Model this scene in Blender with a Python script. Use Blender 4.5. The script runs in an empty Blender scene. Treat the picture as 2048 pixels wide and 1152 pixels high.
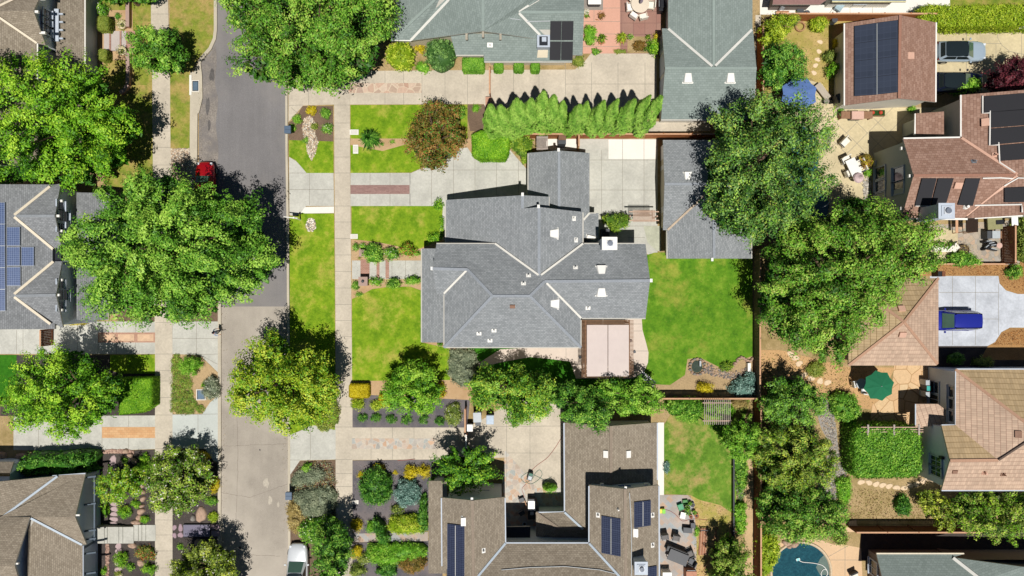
import bpy, math, random
import numpy as np
from mathutils import Vector, Matrix
R = math.radians
# ---------------------------------------------------------------- camera, sky, sun, exposure
S = bpy.context.scene
C = S.collection
cam_d = bpy.data.cameras.new("Camera"); cam = bpy.data.objects.new("Camera", cam_d); C.objects.link(cam)
F, H = 1365.0, 65.0                       # focal length in photo pixels, flying height in metres
cam.location = (0, 0, H); cam.rotation_euler = (0, 0, 0)
cam_d.sensor_width = 36; cam_d.lens = 36 * F / 2048; cam_d.clip_end = 3000; cam_d.clip_start = .5
S.camera = cam
SUN_K, SUN_X = .33, -.03                  # shadow run north / east per metre of height
sv = Vector((-SUN_X, -SUN_K, 1)).normalized()
world = bpy.data.worlds.new("World"); S.world = world; world.use_nodes = True
nt = world.node_tree; sky = nt.nodes.new('ShaderNodeTexSky'); sky.sky_type = 'NISHITA'; sky.sun_disc = False; sky.air_density = .65; sky.dust_density = .1; sky.altitude = 1500
sky.sun_elevation = math.asin(sv.z); sky.sun_rotation = math.atan2(sv.x, sv.y)
nt.links.new(sky.outputs[0], nt.nodes['Background'].inputs[0]); nt.nodes['Background'].inputs[1].default_value = .05
sl = bpy.data.lights.new("Sun", 'SUN'); sl.energy = 5.0; sl.angle = R(.5); sl.color = (1, .968, .915)
so = bpy.data.objects.new("Sun", sl); C.objects.link(so); so.location = (0, -20, 80)
so.rotation_euler = sv.to_track_quat('Z', 'Y').to_euler()
S.view_settings.view_transform = 'Standard'; S.view_settings.look = 'None'
S.view_settings.exposure = -.14; S.view_settings.gamma = 1
S.cycles.max_bounces = 5; S.cycles.diffuse_bounces = 2; S.cycles.transparent_max_bounces = 4
# ---------------------------------------------------------------- helpers
G = .12
def P(x, y, h=G):
    k = (H - h) / F
    return Vector(((x - 1024) * k, -(y - 576) * k, h))
def tag(o, label=None, cat=None, group=None, kind=None):
    if label: o['label'] = label
    if cat: o['category'] = cat
    if group: o['group'] = group
    if kind: o['kind'] = kind
    return o
def thing(name, label, cat, loc=(0, 0, 0), group=None, rz=0):
    o = bpy.data.objects.new(name, None); C.objects.link(o)
    o.location = loc; o.rotation_euler = (0, 0, rz); o.empty_display_size = .3
    return tag(o, label, cat, group)
def root_of(o):
    while o.parent: o = o.parent
    return o
def dup(o, loc=None, rz=None, label=None, parent=None):
    c = o.copy(); C.objects.link(c)
    if parent is not None: c.parent = parent
    for ch in list(o.children): dup(ch, parent=c)
    if loc is not None: c.location = loc
    if rz is not None: c.rotation_euler = (0, 0, rz)
    if label: c['label'] = label
    return c
def srgb(h):
    h = h.lstrip('#'); v = [int(h[i:i + 2], 16) / 255 for i in (0, 2, 4)]
    return tuple(c / 12.92 if c <= .04045 else ((c + .055) / 1.055) ** 2.4 for c in v)
class MB:
    def __init__(s): s.v = []; s.f = []; s.m = []; s.uv = []
    def face(s, pts, m=0, uv=None):
        i = len(s.v); s.v += [tuple(p) for p in pts]; s.f.append(list(range(i, i + len(pts)))); s.m.append(m); s.uv.append(uv)
    def raw(s, pts, faces, m=0):
        i = len(s.v); s.v += [tuple(p) for p in pts]
        for f in faces: s.f.append([i + k for k in f]); s.m.append(m); s.uv.append(None)
    def box(s, c, d, rz=0, m=0, M=None):
        c = Vector(c); x, y, z = d[0] / 2, d[1] / 2, d[2] / 2
        M = M or Matrix.Rotation(rz, 3, 'Z')
        p = [c + M @ Vector((a * x, b * y, e * z)) for e in (-1, 1) for b in (-1, 1) for a in (-1, 1)]
        s.raw(p, [(0, 2, 3, 1), (4, 5, 7, 6), (0, 1, 5, 4), (2, 6, 7, 3), (0, 4, 6, 2), (1, 3, 7, 5)], m)
    def bar(s, a, b, w, h, m=0, dz=0):
        a = Vector(a); b = Vector(b); d = b - a; L = d.length
        if L < 1e-6: return
        X = d / L; Z = Vector((0, 0, 1))
        if abs(X.z) > .99: Z = Vector((0, 1, 0))
        Y = Z.cross(X).normalized(); Z = X.cross(Y)
        M = Matrix((X, Y, Z)).transposed()
        s.box((a + b) / 2 + Z * dz, (L, w, h), M=M, m=m)
    def cyl(s, c, r, h, n=16, r2=None, m=0, cap=True):
        r2 = r if r2 is None else r2; c = Vector(c)
        a = [(math.cos(2 * math.pi * k / n), math.sin(2 * math.pi * k / n)) for k in range(n)]
        p = [c + Vector((x * r, y * r, 0)) for x, y in a] + [c + Vector((x * r2, y * r2, h)) for x, y in a]
        s.raw(p, [(k, (k + 1) % n, n + (k + 1) % n, n + k) for k in range(n)] + ([tuple(range(n, 2 * n)), tuple(range(n - 1, -1, -1))] if cap else []), m)
    def lathe(s, c, prof, n=16, m=0):
        c = Vector(c); p = []
        for r, z in prof: p += [c + Vector((r * math.cos(2 * math.pi * k / n), r * math.sin(2 * math.pi * k / n), z)) for k in range(n)]
        fs = []
        for j in range(len(prof) - 1):
            for k in range(n): fs.append((j * n + k, j * n + (k + 1) % n, (j + 1) * n + (k + 1) % n, (j + 1) * n + k))
        s.raw(p, fs + [tuple(range((len(prof) - 1) * n, len(prof) * n))], m)
    def tube(s, pts, r, n=7, m=0):
        pts = [Vector(p) for p in pts]; rs = r if isinstance(r, (list, tuple)) else [r] * len(pts)
        ring = []; up = Vector((0, 0, 1)); k0 = len(s.v)
        for i, p in enumerate(pts):
            d = (pts[min(i + 1, len(pts) - 1)] - pts[max(i - 1, 0)]).normalized()
            a = d.cross(up)
            if a.length < .05: a = d.cross(Vector((1, 0, 0)))
            a.normalize(); b = d.cross(a)
            for k in range(n):
                t = 2 * math.pi * k / n; ring.append(p + (a * math.cos(t) + b * math.sin(t)) * rs[i])
        fs = []
        for i in range(len(pts) - 1):
            for k in range(n): fs.append((i * n + k, i * n + (k + 1) % n, (i + 1) * n + (k + 1) % n, (i + 1) * n + k))
        fs += [tuple(range(n)), tuple(range(len(pts) * n - 1, (len(pts) - 1) * n - 1, -1))]
        s.raw(ring, fs, m)
    def prism(s, pts, z0, z1, m=0, ms=None):
        n = len(pts); A = sum(pts[i][0] * pts[(i + 1) % n][1] - pts[(i + 1) % n][0] * pts[i][1] for i in range(n))
        if A < 0: pts = pts[::-1]
        p = [(q[0], q[1], z0) for q in pts] + [(q[0], q[1], z1) for q in pts]
        s.raw(p, [tuple(range(n, 2 * n))], m)
        i0 = len(s.v) - 2 * n
        for k in range(n): s.f.append([i0 + k, i0 + (k + 1) % n, i0 + n + (k + 1) % n, i0 + n + k]); s.m.append(m if ms is None else ms); s.uv.append(None)
    def build(s, name, mats, parent=None, smooth=False, mods=()):
        if not isinstance(mats, (list, tuple)): mats = [mats]
        V = np.array(s.v, dtype=float)
        if parent is not None: off = np.array(root_of(parent).location)
        else: off = np.array([(V[:, 0].min() + V[:, 0].max()) / 2, (V[:, 1].min() + V[:, 1].max()) / 2, V[:, 2].min()])
        me = bpy.data.meshes.new(name); me.from_pydata((V - off).tolist(), [], s.f)
        for m in mats: me.materials.append(m)
        me.polygons.foreach_set('material_index', s.m)
        if any(u is not None for u in s.uv):
            l = me.uv_layers.new(name='UVMap').data; k = 0
            for f, u in zip(s.f, s.uv):
                for j in range(len(f)):
                    if u is not None: l[k].uv = u[j]
                    k += 1
        if smooth: me.polygons.foreach_set('use_smooth', [True] * len(s.f))
        me.update()
        o = bpy.data.objects.new(name, me); C.objects.link(o)
        if parent is not None: o.parent = parent
        else: o.location = off
        for m in mods:
            if m[0] == 'bevel': b = o.modifiers.new('b', 'BEVEL'); b.width = m[1]; b.segments = 2; b.limit_method = 'ANGLE'
            if m[0] == 'sub': b = o.modifiers.new('s', 'SUBSURF'); b.levels = m[1]; b.render_levels = m[1]
        return o
# ---------------------------------------------------------------- materials (procedural)
def nodes(name):
    m = bpy.data.materials.new(name); m.use_nodes = True
    return m, m.node_tree, m.node_tree.nodes['Principled BSDF']
def nd(t, typ, **k):
    n = t.nodes.new(typ)
    for a, b in k.items():
        if a in n.inputs: n.inputs[a].default_value = b
        else: setattr(n, a, b)
    return n
def noise(t, vec, scale, detail=4, rough=.6):
    n = nd(t, 'ShaderNodeTexNoise', Scale=scale, Detail=detail, Roughness=rough); t.links.new(vec, n.inputs['Vector']); return n.outputs['Fac']
def ramp(t, fac, stops):
    n = t.nodes.new('ShaderNodeValToRGB'); e = n.color_ramp.elements
    while len(e) < len(stops): e.new(.5)
    for i, (p, c) in enumerate(stops): e[i].position = p; e[i].color = (*c, 1)
    t.links.new(fac, n.inputs[0]); return n.outputs[0]
def mix(t, fac, a, b, mode='MIX'):
    n = t.nodes.new('ShaderNodeMix'); n.data_type = 'RGBA'; n.blend_type = mode
    for sock, v in ((n.inputs[0], fac), (n.inputs[6], a), (n.inputs[7], b)):
        if isinstance(v, (int, float)): sock.default_value = v
        elif isinstance(v, tuple): sock.default_value = (*v, 1)[:4]
        else: t.links.new(v, sock)
    return n.outputs[2]
def sc(c, k): return tuple(min(1, x * k) for x in c)
def bump(t, fac, p, st=.4, dist=.02):
    b = nd(t, 'ShaderNodeBump', Strength=st, Distance=dist); t.links.new(fac, b.inputs['Height']); t.links.new(b.outputs[0], p.inputs['Normal'])
MC = {}
def objv(t):
    mp = t.nodes.new('ShaderNodeMapping'); mp.inputs['Location'].default_value = (3.31, 1.73, .37); mp.inputs['Rotation'].default_value = (.31, .23, .4)
    t.links.new(t.nodes.new('ShaderNodeTexCoord').outputs['Object'], mp.inputs[0]); return mp.outputs[0]
def mat(name, col, rough=.85, var=.12, scale=6, big=.1, bscale=.35, metal=0, spec=.3, tint=None, tscale=.25, bmp=0, coat=0, trans=0, streak=0):
    if name in MC: return MC[name]
    if isinstance(col, str): col = srgb(col)
    m, t, p = nodes(name); v = objv(t)
    c = ramp(t, noise(t, v, scale, 5, .65), [(.28, sc(col, 1 - var * 1.4)), (.72, sc(col, 1 + var * 1.4))])
    if big: c = mix(t, 1, c, ramp(t, noise(t, v, bscale, 5, .6), [(.3, (1 - big,) * 3), (.7, (1 + big * .4,) * 3)]), 'MULTIPLY')
    if streak:
        mp = t.nodes.new('ShaderNodeMapping'); mp.inputs['Scale'].default_value = (1.1, .05, 1); t.links.new(t.nodes.new('ShaderNodeTexCoord').outputs['Object'], mp.inputs[0])
        c = mix(t, 1, c, ramp(t, noise(t, mp.outputs[0], 1.0, 5, .7), [(.3, (1 - streak,) * 3), (.7, (1, 1, 1))]), 'MULTIPLY')
    if tint: 
        if isinstance(tint, str): tint = srgb(tint)
        c = mix(t, ramp(t, noise(t, v, tscale, 6, .62), [(.42, (0, 0, 0)), (.66, (1, 1, 1))]), c, tint)
    t.links.new(c, p.inputs['Base Color'])
    p.inputs['Roughness'].default_value = rough; p.inputs['Metallic'].default_value = metal
    p.inputs['Specular IOR Level'].default_value = spec; p.inputs['Coat Weight'].default_value = coat
    if bmp: bump(t, noise(t, v, scale * 2, 4), p, bmp)
    MC[name] = m; return m
def lawn_mat(name, a, b, c, dry, dscale=.3, dpos=(.56, .72)):
    m, t, p = nodes(name); v = objv(t)
    a, b, c, dry = [srgb(x) for x in (a, b, c, dry)]
    k = ramp(t, noise(t, v, .9, 7, .72), [(.33, a), (.5, b), (.67, c)])
    k = mix(t, ramp(t, noise(t, v, dscale, 7, .68), [(dpos[0], (0, 0, 0)), (dpos[1], (1, 1, 1))]), k, dry)
    k = mix(t, .85, k, ramp(t, noise(t, v, 4.5, 7, .85), [(.32, (.5, .52, .45)), (.66, (1.0, 1.0, 1.0))]), 'MULTIPLY')
    t.links.new(k, p.inputs['Base Color']); p.inputs['Roughness'].default_value = .9; p.inputs['Specular IOR Level'].default_value = .1
    bump(t, noise(t, v, 14, 5, .8), p, .9, .06); MC[name] = m; return m
def brick_mat(name, c1, c2, mortar, w, h, ms=.012, off=.5, coord='UV', rough=.85, blotch=.14, fine=.12, rot=0, bias=0):
    m, t, p = nodes(name); v = t.nodes.new('ShaderNodeTexCoord').outputs['UV' if coord == 'UV' else 'Object']
    if rot:
        mp = t.nodes.new('ShaderNodeMapping'); mp.inputs['Rotation'].default_value = (0, 0, R(rot)); t.links.new(v, mp.inputs[0]); v = mp.outputs[0]
    c1, c2, mortar = [srgb(x) if isinstance(x, str) else x for x in (c1, c2, mortar)]
    b = nd(t, 'ShaderNodeTexBrick', Scale=1.0, offset=off); b.inputs['Color1'].default_value = (*c1, 1); b.inputs['Color2'].default_value = (*c2, 1)
    b.inputs['Mortar'].default_value = (*mortar, 1); b.inputs['Brick Width'].default_value = w; b.inputs['Row Height'].default_value = h
    b.inputs['Mortar Size'].default_value = ms; b.inputs['Mortar Smooth'].default_value = .3; b.inputs['Bias'].default_value = bias
    t.links.new(v, b.inputs['Vector'])
    k = mix(t, 1, b.outputs[0], ramp(t, noise(t, v, .5, 5, .65), [(.3, (1 - blotch,) * 3), (.7, (1, 1, 1))]), 'MULTIPLY')
    k = mix(t, 1, k, ramp(t, noise(t, v, 9, 4, .8), [(.3, (1 - fine,) * 3), (.7, (1 + fine * .3,) * 3)]), 'MULTIPLY')
    t.links.new(k, p.inputs['Base Color']); p.inputs['Roughness'].default_value = rough; p.inputs['Specular IOR Level'].default_value = .25
    bump(t, b.outputs['Fac'], p, -.35, .015); MC[name] = m; return m
def stone_mat(name, cols, mortar, scale, edge=.04, coord='Object'):
    m, t, p = nodes(name); v = t.nodes.new('ShaderNodeTexCoord').outputs[coord]
    a = nd(t, 'ShaderNodeTexVoronoi', Scale=scale); t.links.new(v, a.inputs['Vector'])
    e = nd(t, 'ShaderNodeTexVoronoi', Scale=scale, feature='DISTANCE_TO_EDGE'); t.links.new(v, e.inputs['Vector'])
    sp = t.nodes.new('ShaderNodeSeparateColor'); t.links.new(a.outputs['Color'], sp.inputs[0])
    n = len(cols); k = ramp(t, sp.outputs[0], [(.1 + .8 * i / (n - 1), srgb(c)) for i, c in enumerate(cols)])
    k = mix(t, 1, k, ramp(t, noise(t, v, 5, 5, .7), [(.3, (.78,) * 3), (.7, (1, 1, 1))]), 'MULTIPLY')
    k = mix(t, ramp(t, e.outputs['Distance'], [(edge * .6, (1, 1, 1)), (edge, (0, 0, 0))]), k, srgb(mortar))
    t.links.new(k, p.inputs['Base Color']); p.inputs['Roughness'].default_value = .85; MC[name] = m; return m
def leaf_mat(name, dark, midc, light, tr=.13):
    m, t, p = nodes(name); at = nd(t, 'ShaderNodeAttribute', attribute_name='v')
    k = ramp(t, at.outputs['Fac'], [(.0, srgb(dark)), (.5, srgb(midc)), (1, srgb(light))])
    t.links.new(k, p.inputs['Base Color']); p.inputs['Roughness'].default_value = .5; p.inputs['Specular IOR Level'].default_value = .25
    tl = t.nodes.new('ShaderNodeBsdfTranslucent'); t.links.new(k, tl.inputs[0])
    mx = t.nodes.new('ShaderNodeMixShader'); mx.inputs[0].default_value = tr
    t.links.new(p.outputs[0], mx.inputs[1]); t.links.new(tl.outputs[0], mx.inputs[2])
    t.links.new(mx.outputs[0], t.nodes['Material Output'].inputs[0]); MC[name] = m; return m
def tile_mat(name, col, dark, pu=.21, pv=.44, var='#000000'):
    m, t, p = nodes(name); v = t.nodes.new('ShaderNodeTexCoord').outputs['UV']; s = t.nodes.new('ShaderNodeSeparateXYZ'); t.links.new(v, s.inputs[0])
    def mth(op, a, b=None):
        n = t.nodes.new('ShaderNodeMath'); n.operation = op
        for i, x in enumerate((a, b)):
            if x is None: continue
            if isinstance(x, (int, float)): n.inputs[i].default_value = x
            else: t.links.new(x, n.inputs[i])
        return n.outputs[0]
    fv = mth('FRACT', mth('DIVIDE', s.outputs[1], pv)); fu = mth('FRACT', mth('DIVIDE', s.outputs[0], pu)); wu = mth('ABSOLUTE', mth('SUBTRACT', fu, .5))
    b = nd(t, 'ShaderNodeTexBrick', Scale=1.0, offset=0.0); b.inputs['Brick Width'].default_value = pu; b.inputs['Row Height'].default_value = pv; b.inputs['Mortar Size'].default_value = 0
    b.inputs['Color1'].default_value = (*sc(srgb(col), 1.08), 1); b.inputs['Color2'].default_value = (*sc(srgb(col), .84), 1); t.links.new(v, b.inputs['Vector'])
    k = mix(t, 1, b.outputs[0], ramp(t, noise(t, v, .6, 6, .7), [(.3, (.78,) * 3), (.7, (1, 1, 1))]), 'MULTIPLY')
    k = mix(t, mth('MULTIPLY', mth('POWER', mth('MULTIPLY', wu, 2), 6.0), .45), k, sc(srgb(dark), 1.3)); k = mix(t, ramp(t, fv, [(.0, (1, 1, 1)), (.07, (.9,) * 3), (.12, (0, 0, 0))]), k, srgb(dark))
    t.links.new(k, p.inputs['Base Color']); p.inputs['Roughness'].default_value = .8
    bump(t, mth('ADD', mth('MULTIPLY', wu, -1.0), fv), p, .5, .05); MC[name] = m; return m
def solar_mat(name, cell, line, w, h, ms):
    m, t, p = nodes(name); v = t.nodes.new('ShaderNodeTexCoord').outputs['UV']
    b = nd(t, 'ShaderNodeTexBrick', Scale=1.0, offset=0.0); b.inputs['Color1'].default_value = (*srgb(cell), 1); b.inputs['Color2'].default_value = (*sc(srgb(cell), .8), 1)
    b.inputs['Mortar'].default_value = (*srgb(line), 1); b.inputs['Brick Width'].default_value = w; b.inputs['Row Height'].default_value = h; b.inputs['Mortar Size'].default_value = ms
    t.links.new(v, b.inputs['Vector']); t.links.new(b.outputs[0], p.inputs['Base Color'])
    p.inputs['Roughness'].default_value = .3; p.inputs['Specular IOR Level'].default_value = .5; MC[name] = m; return m
asph = mat('asphalt_new', '#7f7c7c', .9, .14, 14, .16, .22, tint='#87827e', tscale=.12, spec=.2, streak=.14)
asph2 = mat('asphalt_old', '#a39a8e', .9, .12, 16, .14, .3, tint='#b1a89b', tscale=.18, spec=.2, streak=.12)
conc = mat('concrete_grey', '#bdbbb1', .9, .08, 5, .2, .5, spec=.2)
conc2 = mat('concrete_warm', '#c3b8a6', .9, .08, 5, .2, .45, spec=.2)
conc3 = mat('concrete_tan', '#c8b995', .9, .08, 4, .2, .4, spec=.2)
conc4 = mat('concrete_pale', '#bfc3ca', .9, .08, 5, .26, .6, spec=.2)
concw = mat('concrete_white', '#e3dfd6', .9, .03, 6, .06, .4, spec=.2)
conp = mat('concrete_pink', '#cfc0b2', .9, .04, 6, .08, .4, spec=.2)
salmon = mat('salmon_paving', '#cf9f8a', .9, .04, 6, .08, .4, spec=.2)
stampd = brick_mat('stamped_paving', '#9c7468', '#a27e70', '#87665c', 1.1, 1.1, .03, 0, 'Object')
kerbm = mat('kerb_concrete', '#bdb3a0', .9, .06, 9, .12, .6, spec=.2)
joint = mat('joint_dark', '#8f897d', .95, .1)
soil = mat('soil_tan', '#c0a27c', .95, .12, 8, .16, .5, tint='#aa8a66', tscale=.5, bmp=.5)
soil2 = mat('soil_dry', '#b39a70', .95, .22, 9, .22, .6, tint='#857448', tscale=.6, bmp=.6)
barkm = mat('bark_orange', '#a67e50', .95, .3, 16, .2, .5, bmp=.7)
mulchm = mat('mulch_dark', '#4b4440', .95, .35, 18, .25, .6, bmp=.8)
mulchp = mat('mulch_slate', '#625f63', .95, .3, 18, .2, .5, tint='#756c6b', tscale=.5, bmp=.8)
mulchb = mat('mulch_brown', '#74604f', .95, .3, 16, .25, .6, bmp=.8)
L1 = lawn_mat('grass_front', '#668e1c', '#87a826', '#a6b834', '#bfb25a', .45, (.52, .74))
L2 = lawn_mat('grass_back', '#4e7f20', '#689626', '#88a838', '#aaac4c', .3, (.55, .72))
L3 = lawn_mat('grass_dry', '#6f8430', '#8f9a3c', '#a8a24c', '#bda366', .5, (.45, .62))
L4 = lawn_mat('grass_patchy', '#587f2a', '#719834', '#8fa644', '#b8a468', .45, (.5, .68))
L5 = lawn_mat('grass_artificial', '#33701a', '#3d7c1e', '#4a8a22', '#50861f', .3, (.7, .9))
# ---------------------------------------------------------------- ground, road, pavements
def smooth(pts, n=5):
    out = []; N = len(pts)
    for i in range(N):
        p0, p1, p2, p3 = [np.array(pts[(i + k - 1) % N], float) for k in range(4)]
        for j in range(n):
            t = j / n; out.append(tuple(.5 * (2 * p1 + (p2 - p0) * t + (2 * p0 - 5 * p1 + 4 * p2 - p3) * t * t + (3 * p1 - p0 - 3 * p2 + p3) * t ** 3)))
    return out
def slab(name, pts, z, m, kind='structure', joints=(), d=.05, label=None, cat=None, jm=None, jw=.035, sm=0):
    if sm: pts = smooth(pts, sm)
    b = MB(); b.prism([P(x, y, z)[:2] for x, y in pts], z - d, z)
    for (x0, y0, x1, y1) in joints:
        b.bar(P(x0, y0, z + .001), P(x1, y1, z + .001), jw, .006, 1)
    return tag(b.build(name, [m, jm or joint]), label, cat, kind=kind)
def RC(x0, y0, x1, y1): return [(x0, y0), (x1, y0), (x1, y1), (x0, y1)]
b = MB(); b.face([(-400, -400, -.02), (400, -400, -.02), (400, 400, -.02), (-400, 400, -.02)]); tag(b.build('ground', soil2), kind='structure')
W = -900; E = 2950; N_ = -700; S_ = 1900
slab('road', [(432, N_), (433, 75), (424, 100), (403, 124), (398, 165), (397, 540), (408, 575), (443, 592), (443, 613), (577, 613), (574, 400), (571, N_)], .004, asph, d=.02)
slab('road', [(443, 613), (578, 613), (580, S_), (442, S_)], .004, asph2, d=.02)
# asphalt fill in the parking bay, worn lighter strip and cracks of the old road
slab('road_patch', [(401, 150), (420, 112), (431, 92), (433, 130), (430, 165), (436, 200), (432, 250), (437, 300), (434, 350), (438, 420), (433, 480), (436, 540), (434, 590), (412, 572), (400, 540)], .008, mat('asphalt_worn', '#8b837b', .9, .25, 8, .3, .5, tint='#736e6c', tscale=.8), d=.003, sm=5)
cr = MB()
rnd = random.Random(5)
for (x0, y0, x1, y1) in [(445, 892, 575, 888), (443, 985, 500, 995), (500, 995, 575, 968), (470, 700, 476, 900), (476, 900, 470, 1150), (445, 1108, 560, 1112)]:
    p = Vector((x0, y0)); q = Vector((x1, y1)); n = 12
    for i in range(n):
        a = p.lerp(q, i / n) + Vector((rnd.uniform(-1, 1), rnd.uniform(-1, 1))) * 1.2 * (i > 0); c_ = p.lerp(q, (i + 1) / n) + Vector((0, 0))
        cr.bar(P(a.x, a.y, .006), P(c_.x, c_.y, .006), .025, .003)
tag(cr.build('road_crack', mat('tar_dark', '#7c7168', .95, .1)), kind='structure')
def lot(pts): slab('yard_soil', pts, .1, soil2, d=.11)
lot([(W, N_), (428, N_), (429, 75), (418, 98), (398, 120), (392, 165), (391, 540), (404, 578), (438, 597), (437, S_), (W, S_)])
lot([(577, N_), (E, N_), (E, S_), (585, S_), (579, 400)])
# kerbs
def strip(name, path, w, z0, z1, m):
    b = MB()
    for i in range(len(path) - 1):
        a, c_ = P(*path[i], 0), P(*path[i + 1], 0); d = (c_ - a).to_2d().normalized(); n = Vector((-d.y, d.x)) * w / 2; e = d * .02
        b.prism([(a.x - e.x + n.x, a.y - e.y + n.y), (c_.x + e.x + n.x, c_.y + e.y + n.y), (c_.x + e.x - n.x, c_.y + e.y - n.y), (a.x - e.x - n.x, a.y - e.y - n.y)], z0, z1 + i % 2 * .0015)
    return tag(b.build(name, m), kind='structure')
strip('kerb', [(431, N_), (432, 60), (430, 78), (421, 98), (405, 116), (398, 128)], .3, -.01, .14, kerbm)
strip('kerb', [(389, 145), (389, 200), (388, 330), (388, 540), (400, 577), (439, 598)], .72, -.01, .14, kerbm)
strip('kerb', [(440, 598), (440, 900), (439, S_)], .3, -.01, .14, kerbm)
strip('kerb', [(572, N_), (574, 300), (576, 430), (577.5, 650), (579, 900), (581, S_)], .22, -.01, .143, kerbm)
slab('gutter_apron', [(384, 150), (400, 118), (404, 150), (405, 195), (398, 225), (384, 235)], .145, kerbm, d=.1)
# pavements
def hj(x0, x1, ys): return [(x0, y, x1, y) for y in ys]
slab('sidewalk', [(301, N_), (334, N_), (336, 0), (340, 150), (343, 400), (345, 700), (345, S_), (310, S_), (310, 700), (305, 300), (302, 80)], .128, conc2, joints=hj(304, 342, [28, 62, 96, 230, 262, 295, 330]) + hj(311, 345, [645, 708, 741, 762, 795, 830, 897, 922, 955, 990, 1040, 1070, 1102, 1136]))
slab('sidewalk', [(665, N_), (698, N_), (700, 300), (703, 640), (705, 800), (705, 1080), (705, S_), (672, S_), (671, 640), (668, 200)], .128, conc2, joints=hj(668, 700, [45, 90, 130, 210, 246, 278, 314, 346, 412]) + hj(670, 704, [444, 477, 510, 543, 576, 609, 641, 673, 706, 740, 814, 854, 919, 947, 973, 1006, 1040, 1075]))
# verge and driveways, west side
slab('driveway', [(-300, 660), (103, 656), (108, 643), (310, 643), (310, 708), (-300, 708)], .124, conc, joints=[(33, 660, 33, 708), (46, 660, 46, 708), (155, 645, 155, 708), (196, 645, 196, 708), (233, 643, 233, 708), (271, 643, 271, 708)])
slab('driveway', [(345, 643), (438, 643), (438, 747), (400, 710), (345, 708)], .124, conc, joints=[(393, 643, 393, 708), (345, 677, 438, 677), (400, 709, 438, 708), (405, 712, 438, 730)])
slab('driveway', [(27, 832), (310, 831), (310, 898), (200, 902), (27, 900)], .124, conc, joints=[(77, 832, 77, 900), (204, 832, 204, 898), (257, 831, 257, 854), (257, 876, 257, 898)])
slab('driveway', [(345, 829), (404, 829), (420, 805), (438, 790), (438, 924), (428, 922), (410, 898), (345, 896)], .124, mat('concrete_bluish', '#bcc0ba', .9, .05, 7, .12, .4), joints=[(345, 829, 438, 828), (396, 830, 396, 897), (408, 895, 438, 893)])
bk1 = brick_mat('paver_brick', '#b98b76', '#c39c84', '#a08472', .22, .1, .01, .5, 'Object')
bk2 = brick_mat('paver_brick_orange', '#cf9f71', '#d9b083', '#bd906a', .4, .22, .012, .5, 'Object', bias=0)
bk3 = brick_mat('paver_brick_red', '#93706a', '#a5827a', '#8a7a72', .24, .12, .012, .5, 'Object')
brs = brick_mat('brick_red', '#9d6a58', '#b08070', '#b9a394', .22, .09, .012, .5, 'Object')
flag = stone_mat('flagstone_pink', ['#b9a08c', '#c8a892', '#cdb49f', '#a98f80', '#d2bda8', '#b7937f'], '#c9b7a0', 1.4)
flagm = stone_mat('flagstone_slate', ['#b5ada3', '#c7a183', '#c9c3b8', '#9aa19f', '#d0ab8c', '#b7b3ac', '#c9b9a6'], '#bfb6a8', 2.2, .03)
flagt = stone_mat('flagstone_tan', ['#d9b98d', '#d5ae82', '#dcc198', '#cfa77c', '#d9b489'], '#a8845a', .75, .03)
slate = brick_mat('slate_patio', '#a9aeb0', '#c2a690', '#b9b2a8', .62, .42, .012, .5, 'Object', rot=45, blotch=.25)
slab('brick_inset', RC(196, 665, 310, 685), .132, bk1); 
for x in (199, 236, 275): slab('stone_inset', RC(x, 668.5, x + 32, 682), .138, mat('flag_tan', '#cfae90', .9, .12, 3))
slab('brick_inset', RC(204, 854, 310, 876), .132, bk2)
slab('driveway', [(577, 168), (600, 142), (666, 140), (668, 209), (606, 211), (577, 244)], .124, conc2, joints=[(617, 160, 617, 210), (578, 177, 666, 177), (578, 211, 606, 210), (582, 215, 600, 230)])
slab('driveway', [(700, 142), (978, 140), (1150, 139), (1170, 122), (1182, 107), (1313, 107), (1313, 215), (1250, 235), (980, 235), (968, 208), (700, 209)], .124, conc2, joints=[(x, 142, x, 209) for x in (770, 807, 844, 890, 935)] + [(x, 125, x, 208) for x in (1027, 1078, 1131, 1183, 1236, 1290)] + [(1131, 168, 1313, 168)])
slab('stone_inset', RC(697, 166, 843, 186), .132, flag)
slab('driveway', [(578, 314), (592, 322), (614, 346), (667, 346), (668, 412), (612, 412), (602, 424), (591, 432), (579, 430)], .124, conc, joints=[(619, 346, 619, 410), (579, 379, 668, 379), (579, 346, 614, 346)])
slab('driveway_patch', [(610, 414), (668, 413), (668, 426), (600, 427)], .130, concw)
slab('driveway', [(701, 346), (822, 346), (852, 333), (875, 315), (898, 300), (935, 295), (950, 318), (1010, 320), (1020, 300), (1055, 340), (1100, 345), (1100, 480), (880, 480), (880, 412), (701, 412)], .124, conc, joints=[(x, 346, x, 370) for x in (740, 780, 820)] + [(x, 388, x, 411) for x in (740, 780, 820)] + [(863, 325, 863, 411), (907, 300, 907, 400), (950, 318, 950, 390), (993, 320, 993, 390), (1037, 320, 1037, 390), (835, 340, 1055, 340), (820, 346, 820, 411)])
slab('brick_inset', RC(701, 370, 819, 388), .132, bk3)
slab('driveway', [(580, 870), (600, 862), (625, 850), (672, 850), (672, 919), (600, 921), (580, 950)], .124, conc, joints=[(621, 855, 621, 919), (580, 920, 600, 920)])
slab('driveway', [(705, 855), (935, 855), (980, 830), (1040, 790), (1140, 800), (1140, 976), (1010, 976), (1010, 915), (880, 919), (705, 920)], .124, conc2, joints=[(x, 855, x, 876) for x in (742, 785, 828)] + [(x, 898, x, 919) for x in (742, 785, 828)] + [(872, 856, 872, 918), (966, 850, 966, 905), (1013, 840, 1013, 975), (1060, 830, 1060, 975), (965, 853, 1127, 852), (1013, 906, 1127, 906)])
slab('stone_inset', RC(704, 877, 872, 898), .132, flagm)
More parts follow.
